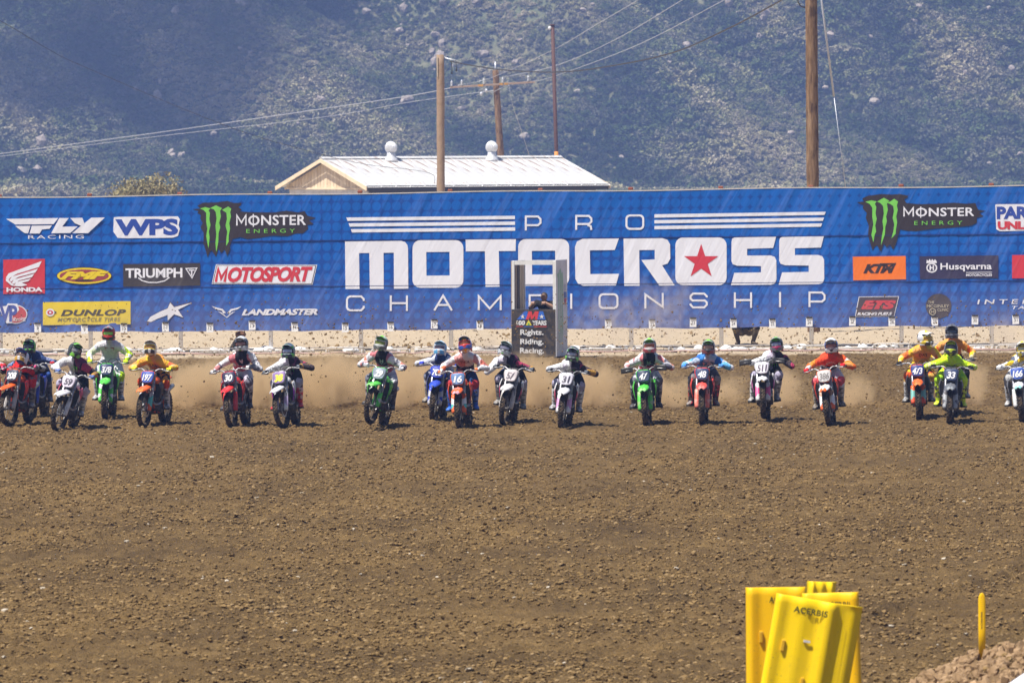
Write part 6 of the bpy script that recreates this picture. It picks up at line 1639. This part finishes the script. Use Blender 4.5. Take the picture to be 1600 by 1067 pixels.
# helmets: shell, visor, lens, frame, chin
def HM(shell, visor, lens, frame=KT, chin=None):
    L_ = plain(lens, .08, .6, .05)
    return (gmat('helmet_shell', shell, 9, .08, .25), gmat('helmet_visor', visor, 12, .08, .3), L_, plain(frame, .4, 0, .05), gmat('chin_bar', chin or shell, 10, .12, .3))
MON = [(.46, .50, .53), (.60, .63, .66), (.12, .13, .14), (.62, .65, .68), (.18, .62, .05), (.40, .43, .46)]
MONV = [(.55, .58, .60), (.14, .6, .05), (.62, .65, .67), (.14, .15, .16)]
wc = lambda c, **q: cloth(c, **q)
white = wc(WT, dirt=.15); black = wc((.022, .022, .026), dirt=.15)
STAR_RIGHT = [(.035, .022, .035), (.05, .035, .045), (.20, .04, .10), (.035, .022, .035)]
def star_kit(**q):
    """white sleeve on one side, dark on the other, green claws on the chest"""
    d = dict(style=dict(torso=white, torso0=wc([(.62, .60, .66), WT, (.55, .50, .60)]), torso1=wc(STAR_RIGHT), ua0=white, fa0=wc([WT, (.6, .58, .62)]), ua1=wc([(.05, .035, .045), (.05, .035, .045), (.45, .05, .12)]), fa1=wc([(.10, .08, .10), (.55, .30, .06), (.06, .05, .06)]), th=wc([KT, NAVY, KT]), kn=wc([(.03, .03, .045), (.45, .42, .55), KT]), hips=black),
             glove=wc([KT, GREYB]), boot=gmat('boot_shell', [(.60, .60, .58), (.30, .29, .28), (.62, .62, .60)], 8, .5), helmet=HM(MON, MONV, (.35, .36, .40)), print=claws(0, -.03, .11)); d.update(q); return d
def foxkit(**q):
    d = dict(style=dict(torso=wc([WT, (.60, .20, .22), WT]), chest=black, ua=wc([WT, (.75, .30, .22), WT, (.2, .2, .25)]), fa=wc([WT, (.16, .16, .2), (.6, .25, .25)]), th=wc([WT, WT, (.55, .5, .62)]), kn=wc([WT, (.2, .2, .25), WT]), hips=white, belly=wc([(.75, .10, .14), WT])),
             glove=wc([(.12, .12, .14), WT]), boot=gmat('boot_shell', [(.04, .04, .045), (.06, .06, .07), (.45, .45, .45)], 8, .35), helmet=HM(MON, MONV, (.42, .18, .12)), print=[('p', (.62, .62, .62), [[(-.035, .0), (-.03, .045), (0, .01), (.03, .045), (.035, .0), (0, -.05)]])]); d.update(q); return d
RIDERS = [
 # fx, fy, rx, plate, hx, hy, number, digits, outline, steer, bike kit, bike label, rider kit, rider label, extras
 (12, 664, 34, 21, 35, 559, '208', WT, KT, 14, kit(ORANGE, (.05, .06, .10), shroud=REDH, guard=(.5, .47, .45), frame=(.75, .08, .02), dirt=.25),
  'orange motocross bike with plate 208 nearest the far corner', dict(style=dict(torso=wc([(.70, .03, .03), (.70, .03, .03), KT]), ua=black, fa=wc([KT, (.3, .3, .32), KT]), th=wc((.75, .03, .03)), kn=wc([(.75, .03, .03), (.25, .24, .25)]), hips=wc((.75, .03, .03))), glove=wc([(.8, .10, .25), KT]), boot=gmat('boot_shell', [(.25, .24, .25), (.34, .33, .34), (.10, .10, .1)], 8, .35), helmet=HM([(.04, .12, .55), (.65, .68, .80), (.04, .14, .6), (.5, .08, .12)], [(.04, .12, .55), WT, (.05, .15, .6)], (.3, .2, .15), chin=[WT, (.6, .35, .05), WT]), pitch=30, print=None),
  'rider in red pants and black sleeves crouched behind the plate of bike 208', {}),
 (50, 655, 60, 51, 46, 542, '21', WT, NAVY, 2, kit(BLUE, NAVY, dirt=.3), 'blue bike almost hidden behind the orange bike with plate 208', dict(style=dict(torso=wc([SKYB, NAVY]), torso1=wc([NAVY, (.04, .07, .2)]), ua=wc([NAVY, (.05, .08, .22), (.25, .3, .5)]), fa=wc([NAVY, (.2, .3, .55)]), th=wc((.02, .05, .2)), kn=wc([(.02, .05, .2), (.04, .1, .35)]), hips=wc(NAVY)), glove=wc((.5, .04, .05)), boot=gmat('boot_shell', [(.08, .08, .1), (.2, .2, .24)], 8, .4), helmet=HM([(.03, .03, .035), (.14, .5, .08), (.02, .02, .025), (.05, .28, .05)], [KT, (.16, .6, .06), KT], (.12, .12, .12))), 'rider in navy blue with a black and green helmet behind the red rider', {}),
 (-33, 664, -20, -30, -34, 546, '6', WT, KT, 0, kit(REDH, KT), 'red bike cut off by the edge of the view', dict(style=dict(torso=wc(REDH), ua=wc([REDH, WT]), fa=wc(REDH), th=wc(REDH), kn=wc(REDH), hips=wc(REDH)), glove=wc(REDH), boot=plain(REDH, .4), helmet=HM([REDH, WT], [REDH, WT], (.2, .2, .2))), 'rider in red cut off by the edge of the view', {}),
 (87, 673, 103, 109, 118, 548, '59', (.05, .045, .07), None, 12, kit(WT, (.62, .56, .64), fender=[(.70, .69, .72), WT, (.55, .5, .6)], shroud=[(.66, .64, .7), WT, PINK], guard=[(.70, .69, .70), (.6, .58, .6)], rim=PURP, frame=(.05, .05, .06), dirt=.4),
  'white bike with plate 59 and purple rims leaning over hard', star_kit(helmet=HM([(.03, .035, .035), (.05, .06, .06), (.2, .55, .06), (.03, .035, .035)], [(.03, .035, .04), (.16, .55, .06), (.25, .27, .28)], (.35, .33, .3)), glove=wc([(.12, .2, .5), (.15, .2, .4)]), yaw=25, roll=8, pitch=12), 'rider with a black and green helmet turned aside above plate 59', {}),
 (164, 653, 167, 166, 170, 521, '378', WT, KT, 0, kit(GREEN, NAVY, fender=[GREEN, GREEN, (.4, .8, .3)], guard=[GREEN, WT], frame=(.05, .4, .04), dirt=.2), 'green bike with plate 378 hanging back in the dust',
  dict(style=dict(torso=wc([WT, (.60, .62, .68), WT]), chest=wc([WT, (.65, .65, .70)]), ua=wc([NEON, (.74, .80, .55), WT, NEON]), fa=wc([WT, NEON, WT]), th=wc([WT, (.6, .6, .68), WT]), kn=wc([WT, NEON, (.3, .8, .1)]), hips=white), glove=wc((.66, .90, .04)), boot=gmat('boot_shell', [WT, (.4, .4, .4), (.7, .7, .7)], 8, .3), helmet=HM([(.06, .05, .07), (.55, .04, .05), (.22, .22, .26), (.6, .05, .05)], [(.10, .10, .13), (.3, .3, .35), (.62, .04, .04)], (.25, .55, .06), frame=(.5, .03, .03), chin=[(.55, .03, .03), (.05, .05, .05)]), pitch=4, print=[('p', (.35, .03, .05), [[(-.085, .045), (.10, .045), (.085, -.01), (-.07, -.01)]])]), 'rider in white and neon yellow standing tall on the green bike in the dust', {}),
 (224, 667, 250, 231, 235, 545, '197', WT, NAVY, 3, kit(ORANGE, (.05, .10, .42), fender=[ORANGE, (.9, .25, .05), ORANGE], shroud=KT, guard=[ORANGE, (.1, .5, .45), WT], frame=ORANGE, dirt=.3), 'orange bike with blue plate 197 beside the dust trail',
  dict(style=dict(torso=wc([YELL, PEACH, (.85, .42, .05)]), ua=wc([PEACH, (.85, .20, .08), YELL]), fa=wc([(.85, .55, .25), YELL]), th=wc([(.05, .03, .03), (.75, .30, .04)]), kn=wc([(.80, .30, .04), (.7, .08, .02), (.5, .4, .12)]), hips=wc([KT, (.7, .3, .05)])), glove=wc((.85, .80, .03)), boot=gmat('boot_shell', [(.62, .62, .64), (.2, .2, .2), (.66, .66, .66)], 8, .25), helmet=HM([WT, WT, (.72, .72, .7)], [WT, (.76, .76, .76)], (.45, .22, .06), frame=(.75, .55, .05), chin=[WT, (.05, .05, .05), WT]), yaw=14, pitch=20, print=[('t', (.10, .05, .02), 'OWB', (-.085, .075, -.03, .03))]), 'rider in a golden orange jersey and plain white helmet', {}),
 (363, 668, 379, 358, 378, 538, '30', WT, KT, 5, kit(REDH, (.03, .03, .08), fender=[REDH, REDH, (.8, .05, .04)], guard=REDH, shroud=REDH, rim=(.03, .03, .035), frame=SILV, dirt=.15), 'bright red bike with navy plate 30', foxkit(twist=.1), 'rider in white pants and a black chest panel on the red bike 30', {}),
 (442, 668, 458, 438, 451, 549, '38', (.90, .86, .02), (.80, .76, .05), 12, kit(WT, (.30, .20, .42), fender=[WT, (.66, .66, .70), WT], shroud=[WT, PURP, WT], guard=[WT, (.5, .4, .6), WT], rim=PURP, frame=(.04, .04, .05), dirt=.3, plate2=WT), 'white bike with yellow plate 38 and a purple rim', star_kit(boot=gmat('boot_shell', [(.72, .03, .05), (.6, .03, .05), (.75, .5, .5)], 8, .2), helmet=HM([(.10, .16, .19), (.30, .35, .36), (.04, .06, .10), (.16, .6, .1)], [(.3, .36, .35), (.07, .12, .25), (.25, .6, .15)], (.45, .42, .5)), roll=4), 'rider in bright red boots with one white and one dark sleeve', {}),
 (574, 671, 595, 591, 594, 537, '29', WT, KT, 8, kit(GREEN, (.22, .27, .33), fender=[GREEN, (.3, .75, .2), GREEN], guard=[GREEN, (.45, .48, .4)], frame=(.05, .4, .04), dirt=.35), 'green bike with plate 29 lifting its front wheel', foxkit(print=[('p', (.50, .55, .55), [[(-.04, .0), (-.035, .05), (0, .01), (.035, .05), (.04, .0), (0, -.05)]])] + claws(0, -.12, .07), helmet=HM([(.55, .58, .60), (.10, .12, .12), (.22, .62, .05), (.3, .33, .35)], [(.12, .14, .15), (.55, .6, .6), (.22, .62, .05)], (.25, .28, .05), frame=(.6, .6, .6), chin=[(.5, .52, .52), (.15, .16, .16)]), glove=wc([WT, (.5, .5, .55)])), 'rider in white pants on the green bike with its front wheel up', {'lift': .13}),
 (677, 658, 690, 684, 688, 545, '705', WT, NAVY, 2, kit(BLUE, (.03, .06, .42), fender=[BLUE, (.04, .1, .6)], guard=[(.5, .5, .55), BLUE], shroud=[BLUE, NAVY], frame=NAVY, rim=(.02, .02, .05), dirt=.25), 'blue bike with plate 705 just behind the orange bike 16',
  dict(style=dict(torso=wc([(.62, .64, .72), NAVY, (.6, .62, .7)]), chest=wc([NAVY, (.04, .08, .2)]), ua=wc([(.66, .67, .72), (.5, .52, .6), (.7, .7, .72)]), fa=wc([WT, (.5, .52, .62)]), th=wc([(.55, .56, .64), (.62, .62, .7)]), kn=wc([(.62, .62, .68), (.2, .22, .3)]), hips=wc((.5, .5, .6))), glove=wc([(.03, .05, .5), (.05, .08, .6)]), boot=gmat('boot_shell', [(.55, .50, .42), (.3, .27, .22)], 8, .5), helmet=HM([WT, SKYB, (.35, .62, .85), WT], [(.35, .65, .88), WT, SKYB], (.15, .1, .12), frame=WT, chin=[WT, SKYB, WT]), pitch=16, print=[('t', SKYB, 'FOX', (-.05, .05, -.05, .0))]), 'rider with a pale blue helmet and deep blue gloves', {}),
 (719, 671, 731, 716, 727, 540, '16', WT, (.02, .03, .12), 1, kit(ORANGE, (.12, .22, .42), fender=[ORANGE, (.9, .5, .05), (.65, .35, .4), ORANGE], guard=[ORANGE, WT, (.1, .5, .45), ORANGE], shroud=[(.62, .05, .02), (.68, .08, .02)], frame=(.85, .13, .01), dirt=.12), 'orange bike with pale blue plate 16 before the blue bike 705',
  dict(style=dict(torso=wc([WT, (.62, .3, .28), WT]), belly=wc([(.05, .02, .03), (.62, .04, .05), KT]), ua=wc([WT, (.66, .62, .68), (.7, .2, .15)]), fa=wc([WT, WT, (.8, .2, .08)]), th=wc([(.02, .05, .16), (.03, .08, .22)]), kn=wc([(.02, .05, .18), (.5, .05, .06), (.02, .06, .2)]), hips=wc((.02, .04, .12))), glove=wc([WT, (.6, .62, .62), (.75, .2, .06)]), boot=gmat('boot_shell', [(.02, .12, .55), (.03, .16, .62), (.2, .3, .6)], 8, .2), helmet=HM([WT, (.72, .05, .04), (.04, .14, .6), (.85, .52, .03), WT], [WT, (.05, .2, .7), WT], (.3, .1, .05), frame=(.6, .06, .03), chin=[(.6, .05, .05), (.04, .12, .5)]), pitch=26, roll=-6, print=[('t', (.12, .05, .06), 'THOR', (-.09, .09, -.015, .035))]), 'rider with a white red blue and yellow helmet and blue boots', {}),
 (786, 664, 800, 800, 790, 546, '57', (.10, .08, .10), None, 8, kit((.66, .62, .60), (.62, .56, .56), fender=[(.72, .71, .72), WT], guard=[(.58, .54, .50), (.64, .6, .58)], shroud=[(.7, .66, .68), PINK, WT], rim=PURP, frame=(.05, .05, .06), dirt=.55), 'muddy white bike with plate 57 leaning before the start booth', star_kit(helmet=HM(MON, [(.45, .5, .5), (.2, .6, .1), (.5, .53, .55)], (.35, .32, .38)), yaw=-4, roll=6, pitch=18), 'rider with bent elbows and a grey green helmet above plate 57', {}),
 (877, 671, 888, 886, 895, 554, '31', (.04, .035, .06), None, 4, kit(WT, (.66, .64, .70), fender=[WT, WT, (.66, .62, .7)], guard=[WT, (.6, .3, .55), WT], shroud=[WT, PINK, WT], rim=PURP, frame=(.05, .05, .06), dirt=.2), 'clean white bike with plate 31 beside the booth', star_kit(helmet=HM([(.16, .19, .20), (.32, .36, .38), (.05, .06, .07), (.18, .6, .08)], [(.5, .54, .56), (.05, .06, .06), (.2, .6, .1)], (.4, .36, .4)), boot=gmat('boot_shell', [(.68, .68, .70), (.3, .3, .32), (.7, .7, .7)], 8, .3), roll=3), 'rider crouched low over the clean white bike 31', {}),
 (1010, 666, 1016, 1007, 1015, 541, '47', WT, KT, 4, kit(GREEN, (.03, .05, .10), fender=[GREEN, (.35, .75, .25), GREEN], guard=[GREEN, (.3, .5, .2)], frame=(.05, .4, .04), dirt=.3), 'green bike with dark plate 47 and hand guards', foxkit(print=[('p', (.3, .32, .34), [[(-.04, .0), (-.035, .05), (0, .01), (.035, .05), (.04, .0), (0, -.05)]])], helmet=HM([(.5, .52, .54), (.10, .10, .11), (.25, .62, .06), (.35, .3, .3)], [(.12, .13, .13), (.55, .58, .58), (.25, .6, .06)], (.45, .12, .05), frame=(.7, .65, .65), chin=[(.6, .55, .56), (.6, .1, .12)]), glove=wc([KT, (.3, .3, .3)])), 'rider in a black chest panel on the green bike 47', {'hg': True}),
 (1097, 663, 1105, 1098, 1107, 543, '48', WT, (.03, .05, .15), 0, kit((.80, .07, .05), (.04, .06, .14), fender=[(.85, .10, .07), (.85, .25, .2), (.85, .1, .07)], guard=[(.85, .20, .14), (.8, .35, .28)], frame=(.3, .3, .3), dirt=.15), 'coral red bike with plate 48',
  dict(style=dict(torso=wc([(.03, .16, .52), (.06, .24, .62), (.5, .6, .75)]), ua=wc([WT, (.7, .78, .85), SKYB, WT]), fa=wc([(.12, .42, .82), SKYB, (.30, .60, .88)]), th=wc([(.16, .16, .19), (.10, .10, .13)]), kn=wc([(.06, .06, .08), (.3, .28, .28), (.02, .02, .02)]), hips=wc((.03, .05, .14))), glove=wc([(.05, .22, .7), (.10, .35, .8)]), boot=gmat('boot_shell', [(.12, .06, .06), (.3, .27, .25), (.65, .05, .06)], 8, .35), helmet=HM([(.08, .10, .09), (.5, .52, .5), (.22, .55, .06), (.04, .05, .05)], [(.5, .52, .52), (.08, .10, .10), (.22, .6, .08)], (.5, .25, .15), frame=(.06, .06, .06), chin=[(.05, .05, .06), (.3, .1, .1)]), print=[('t', (.60, .62, .72), 'FLY', (-.08, .08, -.03, .04))]), 'rider in a blue jersey with sky blue sleeves', {'hg': False}),
 (1194, 661.5, 1204, 1192, 1213, 539, '511', (.05, .035, .06), None, 0, kit(WT, (.70, .66, .72), fender=[WT, WT, (.66, .64, .7)], guard=[WT, (.7, .1, .3), WT], shroud=[WT, (.7, .2, .5), WT], rim=(.03, .03, .03), frame=(.05, .05, .06), dirt=.2), 'white bike with plate 511 on its rear wheel', star_kit(twist=-.25, roll=-3, boot=gmat('boot_shell', [(.7, .7, .7), (.35, .34, .33)], 8, .3), helmet=HM([(.30, .34, .35), (.10, .12, .12), (.18, .6, .08), (.5, .52, .52)], [(.5, .54, .54), (.22, .6, .1), (.35, .4, .4)], (.4, .38, .42), chin=[(.5, .04, .15), (.2, .2, .22)])), 'rider stretching one straight white arm to the bar of bike 511', {'lift': .12, 'hg': True}),
 (1297, 666, 1308, 1290, 1299, 541, '386', (.20, .18, .17), WT, 6, kit(ORANGE, (.62, .58, .55), fender=[WT, ORANGE, (.85, .6, .3)], guard=[ORANGE, WT, (.5, .3, .2)], shroud=[(.60, .04, .02), (.66, .06, .02)], frame=ORANGE, dirt=.3), 'orange bike with a pale scribbled plate near the brown post',
  dict(style=dict(torso=wc([(.85, .12, .02), (.82, .08, .03)]), ua=wc([(.86, .16, .02), (.9, .3, .04), (.8, .8, .7)]), fa=wc([ORANGE, (.85, .35, .1), WT]), th=wc([WT, (.6, .58, .68)]), kn=wc([WT, (.7, .12, .15), WT]), hips=wc((.6, .58, .66)), belly=wc([(.05, .03, .05), WT])), glove=wc((.78, .02, .03)), boot=gmat('boot_shell', [(.42, .38, .32), (.18, .15, .12), (.6, .58, .55)], 8, .55), helmet=HM([WT, (.10, .15, .5), WT, (.8, .55, .05)], [WT, WT, (.05, .1, .3)], (.4, .12, .08), frame=(.1, .08, .1), chin=[(.1, .06, .08), WT]), print=[('t', (.8, .72, .68), 'ONEAL', (-.085, .085, -.01, .035)), ('p', (.8, .5, .03), [ellipse(0, -.06, .025, .015)])]), 'rider in bright orange and white with red gloves', {}),
 (1436, 656, 1446, 1435, 1445, 529, '473', WT, NAVY, 0, kit(ORANGE, (.03, .05, .22), fender=[ORANGE, (.9, .22, .04)], guard=[(.85, .10, .03), (.2, .5, .45), ORANGE], shroud=KT, frame=ORANGE, dirt=.2), 'orange bike with navy plate 473 beside the neon rider',
  dict(style=dict(torso=wc([YELL, PEACH, (.85, .42, .05)]), ua=wc([PEACH, (.85, .20, .05), YELL]), fa=wc([(.85, .6, .3), YELL]), th=wc([YELL, (.7, .5, .1), KT]), kn=wc([(.85, .5, .1), (.8, .15, .04)]), hips=wc([YELL, KT])), glove=wc(KT), boot=gmat('boot_shell', [(.6, .6, .6), (.25, .25, .25)], 8, .35), helmet=HM([WT, WT, (.8, .65, .04), (.05, .05, .05)], [WT, (.76, .76, .76)], (.5, .25, .05), frame=(.75, .6, .04), chin=[WT, (.1, .1, .05), (.7, .55, .05)]), yaw=38, pitch=2, print=[('t', (.12, .06, .02), 'OWB', (-.085, .075, -.03, .03))]), 'rider in golden orange with a white helmet turned sideways', {}),
 (1492, 650, 1500, 1492, 1487, 519, '88', WT, KT, 0, kit((.3, .3, .32), KT, dirt=.3), 'dark bike almost hidden behind bike 33', dict(style=dict(torso=wc([PEACH, (.85, .3, .05)]), ua=wc([PEACH, ORANGE, YELL]), fa=wc([YELL, (.85, .7, .4)]), th=wc(KT), kn=wc(KT), hips=wc(KT)), glove=wc((.1, .1, .1)), boot=gmat('boot_shell', [(.3, .3, .3), (.5, .5, .5)], 8, .4), helmet=HM([(.16, .17, .2), (.08, .08, .1), (.3, .31, .34)], [(.2, .21, .24), (.1, .1, .12)], (.1, .1, .1))), 'rider in orange with a grey helmet behind the neon rider', {}),
 (1483, 664, 1494, 1488, 1486, 546, '33', WT, GREYB, 1, kit((.14, .15, .17), (.04, .06, .14), fender=[(.14, .15, .17), (.3, .32, .33), (.14, .15, .17)], guard=[(.4, .42, .45), (.10, .10, .12)], shroud=(.06, .06, .07), frame=(.05, .08, .2), dirt=.25), 'grey bike with dark blue plate 33',
  dict(style=dict(torso=wc([NEON, (.66, .92, .05), NEON]), ua=wc([NEON, (.9, .95, .4)]), fa=wc([(.85, .88, .4), NEON]), th=wc([NEON, (.35, .8, .05)]), kn=wc([NEON, (.5, .85, .03)]), hips=wc([(.6, .58, .68), WT]), belly=wc([(.85, .15, .03), NEON])), glove=wc(KT), boot=gmat('boot_shell', [(.68, .88, .02), (.75, .85, .05), (.06, .06, .03)], 8, .2), helmet=HM([(.08, .09, .11), (.22, .24, .28), (.66, .85, .03), (.10, .11, .13)], [(.16, .18, .22), (.7, .85, .04), (.2, .22, .26)], (.06, .06, .07), frame=(.05, .05, .05), chin=[(.66, .82, .03), (.06, .06, .07)]), pitch=22, print=[('t', (.05, .25, .08), 'TRIUMPH', (-.10, .10, -.025, .02))]), 'rider all in neon yellow on the grey bike', {}),
 (1598, 661, 1610, 1592, 1598, 546, '166', WT, NAVY, 2, kit(WT, (.04, .10, .42), fender=[WT, (.3, .65, .6), WT], guard=[WT, (.6, .65, .66)], shroud=(.2, .2, .22), frame=SILV, dirt=.2), 'white bike with blue plate cut by the edge of the view',
  dict(style=dict(torso=wc([(.12, .14, .2), (.6, .62, .66), YELL]), ua=wc([WT, (.7, .7, .75), (.8, .55, .1)]), fa=wc([WT, (.66, .68, .76)]), th=wc([(.6, .6, .62), WT]), kn=wc([(.35, .35, .36), (.5, .5, .5)]), hips=white), glove=white, boot=gmat('boot_shell', [(.66, .66, .68), (.5, .5, .5)], 8, .25), helmet=HM([WT, (.06, .06, .08), (.8, .65, .05), (.45, .47, .5)], [(.7, .7, .7), (.10, .10, .12)], (.5, .45, .3), frame=(.8, .6, .05))), 'rider in white and grey cut by the edge of the view', {}),
]
def start_pack():
    out = []
    for fx, fy, rx, pl, hx, hy, num, nc, no, stw, bk, bl, rk, rl, ex in RIDERS:
        M, g, s = frame_of(fx, fy, rx, pl, ex.get('lift', 0))
        make_bike(bl, M, bk, num, nc, no, stw, ex.get('hg', False))
        tgt = at(hx, hy, g.y + .52); loc = M.inverted() @ tgt
        make_rider(rl, M, stw, max(-.30, min(.30, loc.x)), loc.z, rk)
        out.append((g, M))
    return out
PACK = start_pack()

# --- the people who are not racing
def person(label, M, J, style, glove=None, shoes=None, hair=None, cat='person'):
    root = empty('person'); root.matrix_basis = M; tag(root, label, cat)
    me, kk, names, C = figure_mesh(J); paint_body(me, kk, names, C, J, style, style['torso'])
    b = bpy.data.objects.new('body', me); COL.objects.link(b); b.parent = root
    for s_ in (0, 1):
        inst('hand', GLOVES[s_], glove or SKIN, root, Matrix.Translation(J['wr%d' % s_] + Vector((0, -.08, -.02))))
        boot(J, s_, root, shoes or BASE['dark'], BASE['rubber'], BASE['dark'])
    if hair: MB().ell(J['head'] + Vector((0, .022, .03)), (.086, .100, .098)).build('hair' if hair is not CAPM else 'cap', hair, root)
    if hair is CAPM: MB().sheet(lambda u, v: J['head'] + Vector(((v * 2 - 1) * .07, -.06 - .09 * u, .06 - .02 * u)), 4, 6, .006).build('cap_brim', CAPM, root)
    return root
CAPM = cloth((.16, .09, .05), .3); HAIR = plain((.03, .02, .015), .7)
def crouch_pose(h=.62):
    J = dict(hip=Vector((0, .25, .34)), neck=Vector((0, -.10, .82)), head=Vector((0, -.19, .97)), sh0=Vector((-.19, -.08, .75)), sh1=Vector((.19, -.08, .75)))
    for s_, sx in ((0, -1), (1, 1)):
        J['wr%d' % s_] = Vector((sx * .08, -.40, .60)); J['el%d' % s_] = Vector((sx * .30, -.20, .50)); J['hj%d' % s_] = Vector((sx * .10, .24, .32)); J['kn%d' % s_] = Vector((sx * .30, -.16, .44)); J['an%d' % s_] = Vector((sx * .20, .10, .09)); J['toe%d' % s_] = Vector((sx * .26, -.1, .09))
    return J
def bystanders():
    khaki = cloth((.17, .14, .10), .3); blk = cloth((.02, .02, .022), .2); arm = SKIN
    p = on_ground(1172, 543.5); M = Matrix.Translation((p.x, p.y + 2.7, .0))
    J = crouch_pose(); st = dict(torso=blk, ua=blk, fa=arm, th=khaki, kn=khaki, sn=khaki, hips=khaki, neck=arm, head=arm)
    person('photographer in a black shirt crouching under the banner beyond the fence', M, J, st, shoes=cloth((.10, .08, .06), .3), hair=HAIR)
    c = empty('camera_body', M @ Vector((0, -.50, .64))); tag(c, 'black camera held up by the crouching photographer', 'camera')
    MB().box((0, 0, 0), (.15, .08, .11), bev=.015).build('housing', BASE['dark'], c); MB().tube([(0, -.03, 0), (0, -.22, 0)], [.04, .05], 14).build('lens', BASE['dark'], c); MB().box((0, 0, .07), (.06, .05, .04), bev=.01).build('viewfinder', BASE['dark'], c)
    p = on_ground(374, 547); r_ = empty('canvas_bag', (p.x, p.y + .35, 0), .3); tag(r_, 'tan canvas bag with a brown top on the sand behind the fence', 'bag')
    mb = MB(); mb.rings([[Vector((w_ * (.19 + .02 * math.sin(3 * a + z * 9)) * math.cos(a) - .09 * (1 - z / .34), w_ * .15 * math.sin(a), z)) for a in np.linspace(0, 2 * math.pi, 17)[:-1]] for z, w_ in ((0, .9), (.05, 1.05), (.16, 1.0), (.27, .85), (.34, .55))]); mb.build('sack', cloth((.36, .29, .21), .4), r_)
    MB().ell((.02, 0, .40), (.15, .12, .10)).box((.02, -.02, .36), (.22, .18, .05), bev=.02).build('bag_top', cloth((.30, .15, .08), .3), r_)
    # starter in the booth, leaning on the counter
    Mb = BOOTH.matrix_basis @ Matrix.Translation((.10, .16, .16)); J = dict(hip=Vector((0, .14, .78)), neck=Vector((.02, -.10, 1.22)), head=Vector((.04, -.20, 1.33)), sh0=Vector((-.19, -.03, 1.18)), sh1=Vector((.19, -.03, 1.16)))
    for s_, sx in ((0, -1), (1, 1)):
        J['wr%d' % s_] = Vector((sx * .14 - .05, -.36, 1.20)); J['el%d' % s_] = Vector((sx * .30, -.22, 1.06)); J['hj%d' % s_] = Vector((sx * .10, .14, .76)); J['kn%d' % s_] = Vector((sx * .14, .02, .43)); J['an%d' % s_] = Vector((sx * .14, .12, .09)); J['toe%d' % s_] = Vector((sx * .16, -.1, .09))
    st = dict(torso=blk, ua=blk, fa=arm, th=blk, kn=blk, sn=blk, hips=blk, neck=arm, head=plain((.20, .10, .06), .6))
    person('starter in black leaning on the counter inside the booth', Mb, J, st, hair=HAIR)
bystanders()

# ================================================================== DUST
def dust_mat(name, dens, col=(.97, .72, .42)):
    n = N(name); t = n.t; t.nodes.remove(n.b); p = n.obj()
    v = t.nodes.new('ShaderNodeVolumePrincipled'); v.inputs['Color'].default_value = (*col, 1); v.inputs['Anisotropy'].default_value = .2
    ln = n.n('ShaderNodeVectorMath', operation='LENGTH', i_0=p).outputs['Value']
    w = n.n('ShaderNodeNewGeometry').outputs['Position']
    f = n.math('SUBTRACT', 1.0, ln); q = n.math('MULTIPLY', n.math('SUBTRACT', n.noise(n.mapping(w, (1, .35, .8)), 2.4, 4, .65, .8), .51), 5.5)
    d = n.math('MULTIPLY', n.math('ADD', n.math('MULTIPLY', f, 1.15), q), f, clamp=True)
    n.L(n.math('MULTIPLY', n.math('MAXIMUM', d, 0.0), dens), v.inputs['Density']); n.L(v.outputs[0], n.out.inputs['Volume'])
    return n.mat
DUST = dust_mat('dust', .42); DUST2 = dust_mat('thin_dust', .6, (.85, .74, .62))
unit = MB().ell((0, 0, 0), (1, 1, 1), nu=20, nv=12).mesh('dust_cloud')
def dust():
    r = random.Random(11)
    # px, py, metres behind, half sizes: roostered dust trails as the photo shows them
    for px, py, dy, sx, sy, sz, den in ((75, 640, 3.0, .75, 2.0, .75, .8), (150, 650, 3.2, 1.05, 2.6, .80, 1.6), (205, 650, 2.5, .55, 2.0, .55, 1.2), (290, 648, 3.0, .9, 2.4, .85, 1.2), (335, 640, 4.2, .7, 2.4, .8, .8), (405, 650, 3.0, .8, 2.4, .9, 1.5), (495, 648, 3.0, .9, 2.4, .95, 1.5), (540, 640, 4.0, .7, 2.2, .8, .9),
                                       (620, 648, 3.0, .8, 2.4, .85, 1.3), (655, 640, 4.0, .6, 2.2, .7, .9), (760, 645, 3.0, .7, 2.2, .85, 1.2), (830, 645, 3.0, .8, 2.4, .9, 1.2), (930, 645, 3.0, .8, 2.2, .75, .9), (1045, 648, 3.0, .6, 2.0, .65, .9), (1140, 642, 3.2, .6, 2.0, .55, .6), (1235, 645, 3.0, .5, 2.0, .6, .8), (1345, 645, 3.0, .5, 2.0, .6, .6), (1525, 640, 3.0, .6, 2.2, .75, .9)):
        g = on_ground(px, py); o = inst('dust_cloud', unit, dust_mats(den)); o.location = (g.x, g.y + dy, sz * .50); o.scale = (sx * 1.12, sy, sz * .85)
        tag(o, 'tan dust trail rising behind the racing motorcycles', 'dust', kind='stuff')
    for px, py, D, sx, sy, sz in ((955, 500, 146, 1.3, 1.2, .95), (1040, 480, 146, 1.1, 1.2, 1.2), (1568, 525, 146, .9, 1.2, .9), (760, 540, 143, .8, 1.2, .6)):
        p = at(px, py, D); o = inst('dust_cloud', unit, DUST2); o.location = (p.x, D, p.z); o.scale = (sx, sy, sz); tag(o, 'thin pale dust drifting before the banner', 'dust', kind='stuff')
_dm = {}
def dust_mats(d):
    if d not in _dm: _dm[d] = dust_mat('dust', 3.4 * d)
    return _dm[d]
dust()
